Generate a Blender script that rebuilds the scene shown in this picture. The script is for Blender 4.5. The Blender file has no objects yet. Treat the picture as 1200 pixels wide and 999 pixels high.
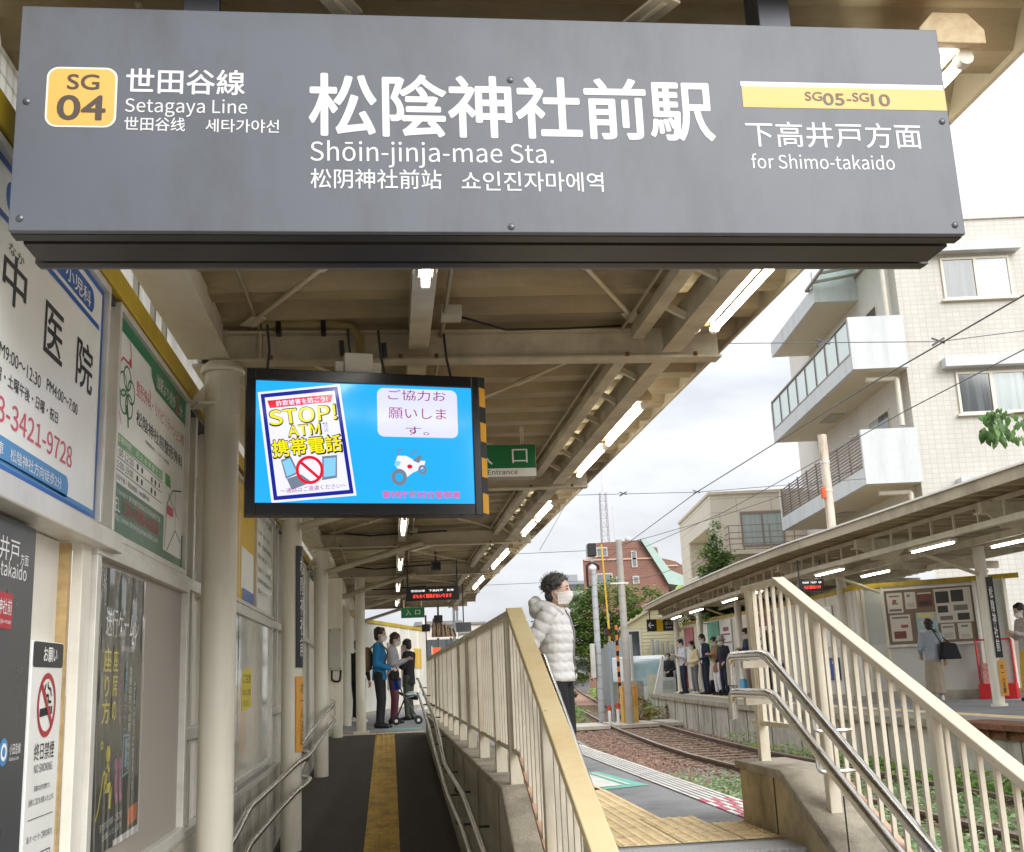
import bpy, bmesh, math, random
from mathutils import Vector, Matrix, Euler
random.seed(7)
R = math.radians
SC = bpy.context.scene
COL = SC.collection

# ---------------------------------------------------------------- camera
cam_data = bpy.data.cameras.new('camera')
cam = bpy.data.objects.new('camera', cam_data)
COL.objects.link(cam)
cam_data.sensor_width = 36.0
cam_data.lens = 1280.0 / 1200.0 * 36.0
cam_data.clip_start = 0.05
cam_data.clip_end = 2000.0
cam.matrix_world = Matrix(((0.99325, 0.01658, -0.11482, 0.0),
                           (-0.10818, -0.22506, -0.96832, 0.0),
                           (-0.04189, 0.97420, -0.22175, 0.8),
                           (0, 0, 0, 1)))
SC.camera = cam

# ---------------------------------------------------------------- world: overcast daylight
HORIZON = 2.85
SUN_EL, SUN_AZ = R(30), R(152)      # azimuth measured clockwise from +y
world = bpy.data.worlds.new("World")
SC.world = world
world.use_nodes = True
wn, wl = world.node_tree.nodes, world.node_tree.links
wn.clear()
w_out = wn.new('ShaderNodeOutputWorld')
w_bg = wn.new('ShaderNodeBackground')
w_bg.inputs['Strength'].default_value = 0.15
sky = wn.new('ShaderNodeTexSky')
sky.sky_type = 'NISHITA'
sky.sun_disc = False
sky.sun_elevation = SUN_EL
sky.sun_rotation = SUN_AZ
sky.dust_density = 4.0
sky.air_density = 1.2
w_tc = wn.new('ShaderNodeTexCoord')
w_map = wn.new('ShaderNodeMapping')
w_map.inputs['Scale'].default_value = (1.0, 1.0, 3.2)
w_noise = wn.new('ShaderNodeTexNoise')
w_noise.inputs['Scale'].default_value = 3.4
w_noise.inputs['Detail'].default_value = 6.0
w_noise.inputs['Roughness'].default_value = 0.55
w_ramp = wn.new('ShaderNodeValToRGB')
w_ramp.color_ramp.elements[0].position = 0.34
w_ramp.color_ramp.elements[0].color = (0.70, 0.73, 0.78, 1)
w_ramp.color_ramp.elements[1].position = 0.66
w_ramp.color_ramp.elements[1].color = (1.06, 1.08, 1.12, 1)
w_mix = wn.new('ShaderNodeMixRGB')
w_mix.inputs['Fac'].default_value = 0.97        # thick cloud deck over the clear sky
wl.new(w_tc.outputs['Generated'], w_map.inputs['Vector'])
wl.new(w_map.outputs['Vector'], w_noise.inputs['Vector'])
wl.new(w_noise.outputs['Fac'], w_ramp.inputs['Fac'])
wl.new(sky.outputs['Color'], w_mix.inputs['Color1'])
# overcast law: the zenith about three times as bright as the horizon
w_sep = wn.new('ShaderNodeSeparateXYZ')
w_grad = wn.new('ShaderNodeMapRange')
w_grad.inputs['From Min'].default_value = 0.0
w_grad.inputs['From Max'].default_value = 1.0
w_grad.inputs['To Min'].default_value = HORIZON
w_grad.inputs['To Max'].default_value = HORIZON * 2.6
w_mul = wn.new('ShaderNodeMixRGB'); w_mul.blend_type = 'MULTIPLY'; w_mul.inputs['Fac'].default_value = 1.0
wl.new(w_tc.outputs['Generated'], w_sep.inputs['Vector'])
wl.new(w_sep.outputs['Z'], w_grad.inputs['Value'])
wl.new(w_ramp.outputs['Color'], w_mul.inputs['Color1'])
wl.new(w_grad.outputs['Result'], w_mul.inputs['Color2'])
wl.new(w_mul.outputs['Color'], w_mix.inputs['Color2'])
wl.new(w_mix.outputs['Color'], w_bg.inputs['Color'])
wl.new(w_bg.outputs['Background'], w_out.inputs['Surface'])

sun_data = bpy.data.lights.new('sun', 'SUN')
sun_data.energy = 1.45
sun_data.angle = R(40)
sun_data.color = (1.0, 0.995, 0.985)
sun = bpy.data.objects.new('sun', sun_data)
COL.objects.link(sun)
_sd = Vector((math.sin(SUN_AZ) * math.cos(SUN_EL), math.cos(SUN_AZ) * math.cos(SUN_EL), math.sin(SUN_EL)))
sun.rotation_euler = _sd.to_track_quat('Z', 'Y').to_euler()
sun.location = _sd * 60

SC.view_settings.view_transform = 'Standard'
SC.view_settings.look = 'None'
SC.view_settings.exposure = 1.0
SC.view_settings.gamma = 1.0
SC.view_settings.use_curve_mapping = False
SC.render.engine = 'CYCLES'
SC.cycles.max_bounces = 8
SC.cycles.diffuse_bounces = 6
SC.cycles.glossy_bounces = 3
SC.cycles.transparent_max_bounces = 8
SC.cycles.caustics_reflective = False
SC.cycles.caustics_refractive = False
SC.cycles.sample_clamp_indirect = 6.0
SC.cycles.use_denoising = True

# ---------------------------------------------------------------- materials
def _lin(c):
    return tuple(((x / 255.0) / 12.92 if x / 255.0 <= 0.04045 else (((x / 255.0) + 0.055) / 1.055) ** 2.4) for x in c)

_mc = {}
def M(name, col, rough=0.55, metal=0.0, var=0.12, scale=6.0, bump=0.0, bscale=40.0, dirt=None, damt=0.0,
      dscale=(1.5, 1.5, 1.5), coat=0.0, spec=0.5, trans=0.0, fleck=None):
    """procedural painted / cast / woven surface: base colour, mottling, dirt stains, fine bump"""
    if name in _mc:
        return _mc[name]
    m = bpy.data.materials.new(name)
    m.use_nodes = True
    nt = m.node_tree
    n, l = nt.nodes, nt.links
    b = n['Principled BSDF']
    b.inputs['Roughness'].default_value = rough
    b.inputs['Metallic'].default_value = metal
    b.inputs['Coat Weight'].default_value = coat
    b.inputs['Specular IOR Level'].default_value = spec
    b.inputs['Transmission Weight'].default_value = trans
    tc = n.new('ShaderNodeTexCoord')
    last = None
    if var > 0:
        nz = n.new('ShaderNodeTexNoise')
        nz.inputs['Scale'].default_value = scale
        nz.inputs['Detail'].default_value = 5.0
        nz.inputs['Roughness'].default_value = 0.6
        l.new(tc.outputs['Object'], nz.inputs['Vector'])
        rp = n.new('ShaderNodeValToRGB')
        rp.color_ramp.elements[0].position = 0.3
        rp.color_ramp.elements[1].position = 0.7
        rp.color_ramp.elements[0].color = (*[max(0, c * (1 - var)) for c in col], 1)
        rp.color_ramp.elements[1].color = (*[min(1, c * (1 + var)) for c in col], 1)
        l.new(nz.outputs['Fac'], rp.inputs['Fac'])
        last = rp.outputs['Color']
        if rough > 0.12:
            rr = n.new('ShaderNodeMapRange')
            rr.inputs['To Min'].default_value = max(0.02, rough - 0.1)
            rr.inputs['To Max'].default_value = min(1, rough + 0.1)
            l.new(nz.outputs['Fac'], rr.inputs['Value'])
            l.new(rr.outputs['Result'], b.inputs['Roughness'])
    else:
        b.inputs['Base Color'].default_value = (*col, 1)
    if dirt is not None:
        mp = n.new('ShaderNodeMapping')
        mp.inputs['Scale'].default_value = (dscale[0], dscale[1], dscale[2])
        l.new(tc.outputs['Object'], mp.inputs['Vector'])
        nd = n.new('ShaderNodeTexNoise')
        nd.inputs['Scale'].default_value = 1.0
        nd.inputs['Detail'].default_value = 8.0
        nd.inputs['Roughness'].default_value = 0.68
        l.new(mp.outputs['Vector'], nd.inputs['Vector'])
        mr = n.new('ShaderNodeMapRange')
        mr.inputs['From Min'].default_value = 0.46
        mr.inputs['From Max'].default_value = 0.70
        mr.inputs['To Max'].default_value = damt
        l.new(nd.outputs['Fac'], mr.inputs['Value'])
        mx = n.new('ShaderNodeMixRGB')
        l.new(mr.outputs['Result'], mx.inputs['Fac'])
        if last is not None:
            l.new(last, mx.inputs['Color1'])
        else:
            mx.inputs['Color1'].default_value = (*col, 1)
        mx.inputs['Color2'].default_value = (*dirt, 1)
        last = mx.outputs['Color']
    if fleck is not None:          # chips: small spots of another colour, with sizes in metres
        fc, fscale, fth = fleck
        nf = n.new('ShaderNodeTexNoise')
        nf.inputs['Scale'].default_value = fscale
        nf.inputs['Detail'].default_value = 6.0
        nf.inputs['Roughness'].default_value = 0.7
        l.new(tc.outputs['Object'], nf.inputs['Vector'])
        mf = n.new('ShaderNodeMapRange')
        mf.inputs['From Min'].default_value = fth
        mf.inputs['From Max'].default_value = fth + 0.05
        mf.inputs['To Max'].default_value = 0.8
        l.new(nf.outputs['Fac'], mf.inputs['Value'])
        m2 = n.new('ShaderNodeMixRGB')
        l.new(mf.outputs['Result'], m2.inputs['Fac'])
        if last is not None: l.new(last, m2.inputs['Color1'])
        else: m2.inputs['Color1'].default_value = (*col, 1)
        m2.inputs['Color2'].default_value = (*fc, 1)
        last = m2.outputs['Color']
    if last is not None:
        l.new(last, b.inputs['Base Color'])
    if bump > 0:
        nb = n.new('ShaderNodeTexNoise')
        nb.inputs['Scale'].default_value = bscale
        nb.inputs['Detail'].default_value = 4.0
        l.new(tc.outputs['Object'], nb.inputs['Vector'])
        bp = n.new('ShaderNodeBump')
        bp.inputs['Strength'].default_value = bump
        bp.inputs['Distance'].default_value = 0.02
        l.new(nb.outputs['Fac'], bp.inputs['Height'])
        l.new(bp.outputs['Normal'], b.inputs['Normal'])
    _mc[name] = m
    return m

def S(name, rgb, **k):          # by sRGB triple of the paint itself
    return M(name, _lin(rgb), **k)

def EM(name, col, strength):
    if name in _mc:
        return _mc[name]
    m = bpy.data.materials.new(name)
    m.use_nodes = True
    b = m.node_tree.nodes['Principled BSDF']
    b.inputs['Base Color'].default_value = (*col, 1)
    b.inputs['Emission Color'].default_value = (*col, 1)
    b.inputs['Emission Strength'].default_value = strength
    b.inputs['Roughness'].default_value = 0.25
    _mc[name] = m
    return m

def SCR(name, rgb, strength=0.62):      # a patch of a lit screen: black glass that gives off its own colour
    if name in _mc:
        return _mc[name]
    m = bpy.data.materials.new(name)
    m.use_nodes = True
    b = m.node_tree.nodes['Principled BSDF']
    b.inputs['Base Color'].default_value = (0.01, 0.01, 0.012, 1)
    b.inputs['Emission Color'].default_value = (*_lin(rgb), 1)
    b.inputs['Emission Strength'].default_value = strength
    b.inputs['Roughness'].default_value = 0.12
    _mc[name] = m
    return m

def BRICKS(name, c1, c2, mortar, bw, bh, ms=0.012, rough=0.6, axes='xz', bump=0.35, offset=0.5, var=0.25):
    """tile / brick wall: bw x bh metres; axes picks the two wall axes of the object's coordinates"""
    if name in _mc:
        return _mc[name]
    m = bpy.data.materials.new(name)
    m.use_nodes = True
    n, l = m.node_tree.nodes, m.node_tree.links
    b = n['Principled BSDF']
    b.inputs['Roughness'].default_value = rough
    tc = n.new('ShaderNodeTexCoord')
    sp = n.new('ShaderNodeSeparateXYZ')
    cb = n.new('ShaderNodeCombineXYZ')
    l.new(tc.outputs['Object'], sp.inputs['Vector'])
    ad = n.new('ShaderNodeMath'); ad.operation = 'ADD'
    if axes == 'xz':
        l.new(sp.outputs['X'], ad.inputs[0]); l.new(sp.outputs['Y'], ad.inputs[1])
        l.new(ad.outputs[0], cb.inputs['X']); l.new(sp.outputs['Z'], cb.inputs['Y'])
    else:
        l.new(sp.outputs['X'], cb.inputs['X']); l.new(sp.outputs['Y'], cb.inputs['Y'])
    bt = n.new('ShaderNodeTexBrick')
    bt.offset = offset
    bt.inputs['Scale'].default_value = 1.0
    bt.inputs['Brick Width'].default_value = bw
    bt.inputs['Row Height'].default_value = bh
    bt.inputs['Mortar Size'].default_value = ms
    bt.inputs['Mortar Smooth'].default_value = 0.1
    bt.inputs['Color1'].default_value = (*c1, 1)
    bt.inputs['Color2'].default_value = (*c2, 1)
    bt.inputs['Mortar'].default_value = (*mortar, 1)
    l.new(cb.outputs[0], bt.inputs['Vector'])
    nz = n.new('ShaderNodeTexNoise')
    nz.inputs['Scale'].default_value = 0.7
    nz.inputs['Detail'].default_value = 7
    mp = n.new('ShaderNodeMapping'); mp.inputs['Scale'].default_value = (1.6, 1.6, .22)
    l.new(tc.outputs['Object'], mp.inputs['Vector'])
    l.new(mp.outputs['Vector'], nz.inputs['Vector'])
    mr = n.new('ShaderNodeMapRange')
    mr.inputs['From Min'].default_value = 0.3; mr.inputs['From Max'].default_value = 0.7
    mr.inputs['To Min'].default_value = 1 - var; mr.inputs['To Max'].default_value = 1.0
    l.new(nz.outputs['Fac'], mr.inputs['Value'])
    mx = n.new('ShaderNodeMixRGB'); mx.blend_type = 'MULTIPLY'; mx.inputs['Fac'].default_value = 1
    l.new(bt.outputs['Color'], mx.inputs['Color1']); l.new(mr.outputs['Result'], mx.inputs['Color2'])
    l.new(mx.outputs['Color'], b.inputs['Base Color'])
    bp = n.new('ShaderNodeBump'); bp.invert = True
    bp.inputs['Strength'].default_value = bump; bp.inputs['Distance'].default_value = 0.01
    l.new(bt.outputs['Fac'], bp.inputs['Height'])
    l.new(bp.outputs['Normal'], b.inputs['Normal'])
    _mc[name] = m
    return m

def TRANSLUCENT(name, col, ribs=0.0):
    if name in _mc:
        return _mc[name]
    m = bpy.data.materials.new(name)
    m.use_nodes = True
    n, l = m.node_tree.nodes, m.node_tree.links
    b = n['Principled BSDF']
    b.inputs['Base Color'].default_value = (*col, 1)
    b.inputs['Roughness'].default_value = 0.35
    t = n.new('ShaderNodeBsdfTranslucent')
    t.inputs['Color'].default_value = (*col, 1)
    mx = n.new('ShaderNodeMixShader')
    mx.inputs['Fac'].default_value = 0.7
    nz = n.new('ShaderNodeTexNoise'); nz.inputs['Scale'].default_value = 9; nz.inputs['Detail'].default_value = 6
    tc = n.new('ShaderNodeTexCoord')
    l.new(tc.outputs['Object'], nz.inputs['Vector'])
    rp = n.new('ShaderNodeValToRGB')
    rp.color_ramp.elements[0].color = (*[c * 0.75 for c in col], 1)
    rp.color_ramp.elements[1].color = (*col, 1)
    rp.color_ramp.elements[0].position = 0.35; rp.color_ramp.elements[1].position = 0.6
    l.new(nz.outputs['Fac'], rp.inputs['Fac'])
    l.new(rp.outputs['Color'], t.inputs['Color'])
    l.new(b.outputs['BSDF'], mx.inputs[1]); l.new(t.outputs['BSDF'], mx.inputs[2])
    l.new(mx.outputs['Shader'], n['Material Output'].inputs['Surface'])
    _mc[name] = m
    return m

def GLASS(name, tint=(0.8, 0.9, 0.9), alpha=0.35, rough=0.05):
    """thin pane: part see-through, part mirror"""
    if name in _mc:
        return _mc[name]
    m = bpy.data.materials.new(name)
    m.use_nodes = True
    n, l = m.node_tree.nodes, m.node_tree.links
    b = n['Principled BSDF']
    b.inputs['Base Color'].default_value = (*tint, 1)
    b.inputs['Roughness'].default_value = rough
    t = n.new('ShaderNodeBsdfTransparent')
    t.inputs['Color'].default_value = (*tint, 1)
    mx = n.new('ShaderNodeMixShader')
    mx.inputs['Fac'].default_value = alpha
    l.new(t.outputs['BSDF'], mx.inputs[1]); l.new(b.outputs['BSDF'], mx.inputs[2])
    l.new(mx.outputs['Shader'], n['Material Output'].inputs['Surface'])
    _mc[name] = m
    return m

def FOLIAGE(name, c1, c2, scale=3.0):
    if name in _mc:
        return _mc[name]
    m = bpy.data.materials.new(name)
    m.use_nodes = True
    n, l = m.node_tree.nodes, m.node_tree.links
    b = n['Principled BSDF']
    b.inputs['Roughness'].default_value = 0.5
    g = n.new('ShaderNodeNewGeometry')
    rp = n.new('ShaderNodeValToRGB')
    rp.color_ramp.elements[0].color = (*c1, 1)
    rp.color_ramp.elements[1].color = (*c2, 1)
    l.new(g.outputs['Random Per Island'], rp.inputs['Fac'])
    t = n.new('ShaderNodeBsdfTranslucent')
    l.new(rp.outputs['Color'], t.inputs['Color'])
    l.new(rp.outputs['Color'], b.inputs['Base Color'])
    mx = n.new('ShaderNodeMixShader'); mx.inputs['Fac'].default_value = 0.35
    l.new(b.outputs['BSDF'], mx.inputs[1]); l.new(t.outputs['BSDF'], mx.inputs[2])
    l.new(mx.outputs['Shader'], n['Material Output'].inputs['Surface'])
    _mc[name] = m
    return m

# ---------------------------------------------------------------- object helpers
OFF = {}            # world-placed things: where their origin stands
def tag(o, label=None, cat=None, group=None, kind=None):
    if label: o['label'] = label
    if cat and not kind: kind = 'thing'
    if cat: o['category'] = cat
    if group: o['group'] = group
    if kind: o['kind'] = kind
    return o

def thing(name, label, cat, loc=(0, 0, 0), group=None):
    o = bpy.data.objects.new(name, None)
    COL.objects.link(o)
    o.empty_display_size = 0.2
    o.location = loc
    OFF[o.name] = Vector(loc)
    return tag(o, label, cat, group)

def board(name, label, cat, origin, right, group=None):
    """an upright flat thing: its local x runs right along it, y up, z out of its face"""
    o = bpy.data.objects.new(name, None)
    COL.objects.link(o)
    o.empty_display_size = 0.2
    x = Vector(right).normalized(); y = Vector((0, 0, 1)); z = x.cross(y)
    y = z.cross(x)
    o.matrix_world = Matrix(((x.x, y.x, z.x, origin[0]), (x.y, y.y, z.y, origin[1]), (x.z, y.z, z.z, origin[2]), (0, 0, 0, 1)))
    OFF[o.name] = Vector((0, 0, 0))
    return tag(o, label, cat, group)

class MB:
    def __init__(s): s.v = []; s.f = []; s.mi = []; s.k = 0
    def mat(s, k): s.k = k; return s
    def add(s, vs, fs):
        b = len(s.v)
        s.v += [tuple(v) for v in vs]
        s.f += [tuple(i + b for i in f) for f in fs]
        s.mi += [s.k] * len(fs)
        return s
    def box(s, x0, x1, y0, y1, z0, z1):
        x0, x1 = min(x0, x1), max(x0, x1); y0, y1 = min(y0, y1), max(y0, y1); z0, z1 = min(z0, z1), max(z0, z1)
        return s.add([(x0, y0, z0), (x1, y0, z0), (x1, y1, z0), (x0, y1, z0), (x0, y0, z1), (x1, y0, z1), (x1, y1, z1), (x0, y1, z1)],
                     [(3, 2, 1, 0), (4, 5, 6, 7), (0, 1, 5, 4), (1, 2, 6, 5), (2, 3, 7, 6), (3, 0, 4, 7)])
    def bar(s, p, q, w, h, up=(0, 0, 1)):
        p, q = Vector(p), Vector(q)
        d = (q - p).normalized()
        r = d.cross(Vector(up))
        if r.length < 1e-4: r = d.cross(Vector((1, 0, 0)))
        r.normalize(); u = r.cross(d).normalized()
        vs = []
        for c in (p, q):
            for a, b in ((-1, -1), (1, -1), (1, 1), (-1, 1)):
                vs.append(c + r * (a * w / 2) + u * (b * h / 2))
        return s.add(vs, [(3, 2, 1, 0), (4, 5, 6, 7), (0, 1, 5, 4), (1, 2, 6, 5), (2, 3, 7, 6), (3, 0, 4, 7)])
    def tube(s, p, q, r0, r1=None, n=10, caps=True):
        return s.path([p, q], [r0, r0 if r1 is None else r1], n, caps)
    def path(s, pts, r, n=10, caps=True):
        pts = [Vector(p) for p in pts]
        rs = r if isinstance(r, (list, tuple)) else [r] * len(pts)
        vs, fs = [], []
        prev = None
        for i, p in enumerate(pts):
            if i == 0: d = pts[1] - p
            elif i == len(pts) - 1: d = p - pts[i - 1]
            else: d = (pts[i + 1] - p).normalized() + (p - pts[i - 1]).normalized()
            d.normalize()
            if prev is None:
                a = Vector((0, 0, 1)) if abs(d.z) < 0.9 else Vector((1, 0, 0))
                u = d.cross(a).normalized()
            else:
                u = (prev - d * prev.dot(d)).normalized()
            prev = u
            w = d.cross(u)
            k = 1.0
            if 0 < i < len(pts) - 1:
                c = max(0.5, math.cos((pts[i + 1] - p).angle(p - pts[i - 1], 0) / 2)); k = 1 / c
            for j in range(n):
                t = 2 * math.pi * j / n
                vs.append(p + u * (math.cos(t) * rs[i] * (1 if k < 1.02 else k ** 0.5)) + w * (math.sin(t) * rs[i]))
        m = len(pts)
        for i in range(m - 1):
            for j in range(n):
                j2 = (j + 1) % n
                fs.append((i * n + j, i * n + j2, (i + 1) * n + j2, (i + 1) * n + j))
        if caps:
            fs.append(tuple(reversed(range(n))))
            fs.append(tuple(range((m - 1) * n, m * n)))
        return s.add(vs, fs)
    def capsule(s, p, q, r0, r1, n=12):
        p, q = Vector(p), Vector(q)
        d = q - p
        L = d.length
        d = d / L if L > 1e-6 else Vector((0, 0, 1))
        pts, rs = [], []
        for k in range(4):
            a = math.pi / 2 * (k + 0.35) / 4.0
            pts.append(p - d * (r0 * math.cos(a))); rs.append(r0 * math.sin(a))
        pts.append(p); rs.append(r0)
        pts.append(p + d * max(L, 1e-4)); rs.append(r1)
        for k in (3, 2, 1, 0):
            a = math.pi / 2 * (k + 0.35) / 4.0
            pts.append(q + d * (r1 * math.cos(a))); rs.append(r1 * math.sin(a))
        return s.path(pts, rs, n, True)
    def ell(s, c, rx, ry, rz, n=16, m=10, rot=None):
        c = Vector(c)
        vs, fs = [], []
        for i in range(1, m):
            t = math.pi * i / m
            for j in range(n):
                a = 2 * math.pi * j / n
                v = Vector((rx * math.sin(t) * math.cos(a), ry * math.sin(t) * math.sin(a), rz * math.cos(t)))
                if rot is not None: v = rot @ v
                vs.append(c + v)
        top = Vector((0, 0, rz)); bot = Vector((0, 0, -rz))
        if rot is not None: top = rot @ top; bot = rot @ bot
        vs += [c + top, c + bot]
        T, B = len(vs) - 2, len(vs) - 1
        for i in range(m - 2):
            for j in range(n):
                j2 = (j + 1) % n
                fs.append((i * n + j, (i + 1) * n + j, (i + 1) * n + j2, i * n + j2))
        for j in range(n):
            j2 = (j + 1) % n
            fs.append((T, j, j2)); fs.append((B, (m - 2) * n + j2, (m - 2) * n + j))
        return s.add(vs, fs)
    def lathe(s, prof, c=(0, 0, 0), n=24):
        vs, fs = [], []
        for (r, z) in prof:
            for j in range(n):
                a = 2 * math.pi * j / n
                vs.append((c[0] + r * math.cos(a), c[1] + r * math.sin(a), c[2] + z))
        for i in range(len(prof) - 1):
            for j in range(n):
                j2 = (j + 1) % n
                fs.append((i * n + j, i * n + j2, (i + 1) * n + j2, (i + 1) * n + j))
        fs.append(tuple(reversed(range(n)))); fs.append(tuple(range((len(prof) - 1) * n, len(prof) * n)))
        return s.add(vs, fs)
    def prism(s, poly, d):
        """poly: 3-D points of one flat outline; d: vector it is pushed along"""
        poly = [Vector(p) for p in poly]; d = Vector(d); n = len(poly)
        vs = poly + [p + d for p in poly]
        fs = [tuple(reversed(range(n))), tuple(range(n, 2 * n))] + [(i, (i + 1) % n, n + (i + 1) % n, n + i) for i in range(n)]
        return s.add(vs, fs)
    def quad(s, a, b, c, d): return s.add([a, b, c, d], [(0, 1, 2, 3)])
    def grid(s, fn, nu, nv):
        vs = [fn(i / nu, j / nv) for j in range(nv + 1) for i in range(nu + 1)]
        fs = [(j * (nu + 1) + i, j * (nu + 1) + i + 1, (j + 1) * (nu + 1) + i + 1, (j + 1) * (nu + 1) + i) for j in range(nv) for i in range(nu)]
        return s.add(vs, fs)
    def mesh(s, name, mats, off=None):
        me = bpy.data.meshes.new(name)
        vs = s.v if off is None or off.length == 0 else [(v[0] - off.x, v[1] - off.y, v[2] - off.z) for v in s.v]
        me.from_pydata(vs, [], s.f)
        for m in (mats if isinstance(mats, (list, tuple)) else [mats]): me.materials.append(m)
        me.polygons.foreach_set('material_index', s.mi)
        me.update()
        return me
    def build(s, name, mats, parent=None, smooth=False, bevel=0.0, fix=True, seg=2, at=None):
        off = OFF.get(parent.name, Vector((0, 0, 0))) if parent else (Vector(at) if at else Vector((0, 0, 0)))
        me = s.mesh(name, mats, off)
        if fix:
            bm = bmesh.new(); bm.from_mesh(me)
            bmesh.ops.recalc_face_normals(bm, faces=bm.faces)
            bm.to_mesh(me); bm.free()
        o = bpy.data.objects.new(name, me)
        COL.objects.link(o)
        if parent: o.parent = parent
        elif at: o.location = at
        OFF[o.name] = off
        if smooth:
            me.polygons.foreach_set('use_smooth', [True] * len(me.polygons))
            if smooth == 'auto':
                _auto(me)
        if bevel:
            bv = o.modifiers.new('edge', 'BEVEL'); bv.width = bevel; bv.segments = seg; bv.limit_method = 'ANGLE'; bv.angle_limit = R(40)
        return o

def _auto(me, ang=R(38)):
    bm = bmesh.new(); bm.from_mesh(me)
    for e in bm.edges:
        if len(e.link_faces) == 2:
            e.smooth = e.calc_face_angle(0) < ang
    bm.to_mesh(me); bm.free()

def dup_tree(o, parent=None):
    """copy of a thing with copies of its parts and sub-parts"""
    c = o.copy()
    COL.objects.link(c)
    OFF[c.name] = OFF.get(o.name, Vector((0, 0, 0)))
    if parent: c.parent = parent
    for ch in list(o.children): dup_tree(ch, c)
    return c

def remesh(mb, voxel, smooth=6, fac=0.5):
    """one continuous surface out of overlapping volumes; returns (verts, faces)"""
    me = mb.mesh('tmp', [])
    o = bpy.data.objects.new('tmp', me); COL.objects.link(o)
    r = o.modifiers.new('r', 'REMESH'); r.mode = 'VOXEL'; r.voxel_size = voxel
    if smooth:
        s = o.modifiers.new('s', 'SMOOTH'); s.iterations = smooth; s.factor = fac
    dg = bpy.context.evaluated_depsgraph_get()
    ev = o.evaluated_get(dg)
    m2 = bpy.data.meshes.new_from_object(ev)
    vs = [v.co.copy() for v in m2.vertices]; fs = [tuple(p.vertices) for p in m2.polygons]
    bpy.data.objects.remove(o); bpy.data.meshes.remove(me); bpy.data.meshes.remove(m2)
    return vs, fs

_txt = {}
_sans = None
try:        # the plain sans-serif that ships inside Blender, for the Latin lettering
    import os
    _sans = bpy.data.fonts.load(os.path.join(bpy.utils.system_resource('DATAFILES'), 'fonts', 'Noto Sans CJK Regular.woff2'))
except Exception:
    _sans = None
def text_mesh(s, bold=0.0, spacing=1.0, vertical=False, lines=1.0, hum=False):
    key = (s, spacing, vertical, lines, hum)
    if key in _txt: return _txt[key]
    cu = bpy.data.curves.new('lettering', 'FONT')
    cu.body = '\n'.join(s) if vertical else s
    cu.align_x = 'CENTER' if vertical or '\n' in s else 'LEFT'
    cu.space_line = lines
    if _sans and not hum and all(ord(ch) < 0x500 for ch in s): cu.font = _sans
    cu.space_character = spacing
    cu.resolution_u = 4
    o = bpy.data.objects.new('tmp', cu); COL.objects.link(o)
    dg = bpy.context.evaluated_depsgraph_get()
    me = bpy.data.meshes.new_from_object(o.evaluated_get(dg))
    vs = [v.co.copy() for v in me.vertices]; fs = [tuple(p.vertices) for p in me.polygons]
    bpy.data.objects.remove(o); bpy.data.curves.remove(cu); bpy.data.meshes.remove(me)
    _txt[key] = (vs, fs)
    return vs, fs

def letter(mb, s, a0, b0, a1, b1, z=0.001, bold=0.0, spacing=1.0, vertical=False, rot=0.0, lines=1.0, keep=False, k=0, hum=False):
    """letters s fitted to the box a0..a1 x b0..b1 of a board's face, into mb"""
    vs, fs = text_mesh(s, bold, spacing, vertical, lines, hum)
    if not vs: return
    x0 = min(v.x for v in vs); x1 = max(v.x for v in vs); y0 = min(v.y for v in vs); y1 = max(v.y for v in vs)
    sx = (a1 - a0) / max(1e-6, x1 - x0); sy = (b1 - b0) / max(1e-6, y1 - y0)
    if keep: sx = sy = min(sx, sy)
    cx, cy = (a0 + a1) / 2, (b0 + b1) / 2
    c, sn = math.cos(rot), math.sin(rot)
    sh = [(0, 0)]
    if bold > 0:      # heavier strokes: the same letters laid again a hair to each side
        q = bold * .75 * (y1 - y0) / (len(s) * .95 if vertical else .8)
        sh += [(q, 0), (-q, 0), (0, q), (0, -q)] if bold < .02 else [(q, 0), (-q, 0), (0, q), (0, -q), (q * .7, q * .7), (-q * .7, q * .7), (q * .7, -q * .7), (-q * .7, -q * .7)]
    mb.mat(k)
    for i, (ex, ey) in enumerate(sh):
        out = []
        for v in vs:
            x = (v.x + ex - (x0 + x1) / 2) * sx; y = (v.y + ey - (y0 + y1) / 2) * sy
            out.append((cx + x * c - y * sn, cy + x * sn + y * c, z + i * .00004))
        mb.add(out, fs)

def Txt(parent, mat, items, name='lettering', z=0.001):
    for it in items:
        s, a0, b0, a1, b1 = it[:5]
        kw = it[5] if len(it) > 5 else {}
        kw.setdefault('z', z)
        mb = MB()
        letter(mb, s, a0, b0, a1, b1, **kw)
        mb.build(name, mat, parent, fix=False)

def flat(mb, pts, z, k=0):
    mb.mat(k); mb.add([(p[0], p[1], z) for p in pts], [tuple(range(len(pts)))])

def disc(mb, cx, cy, rx, ry, z, n=32, k=0, r_in=0.0):
    mb.mat(k)
    if r_in <= 0:
        mb.add([(cx + rx * math.cos(2 * math.pi * i / n), cy + ry * math.sin(2 * math.pi * i / n), z) for i in range(n)], [tuple(range(n))])
    else:
        vs = []
        for f in (1.0, r_in):
            vs += [(cx + rx * f * math.cos(2 * math.pi * i / n), cy + ry * f * math.sin(2 * math.pi * i / n), z) for i in range(n)]
        mb.add(vs, [(i, (i + 1) % n, n + (i + 1) % n, n + i) for i in range(n)])

def rrect(x0, y0, x1, y1, r, n=6):
    pts = []
    for cx, cy, a in ((x1 - r, y0 + r, -90), (x1 - r, y1 - r, 0), (x0 + r, y1 - r, 90), (x0 + r, y0 + r, 180)):
        for i in range(n + 1):
            t = R(a + 90 * i / n)
            pts.append((cx + r * math.cos(t), cy + r * math.sin(t)))
    return pts

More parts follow.
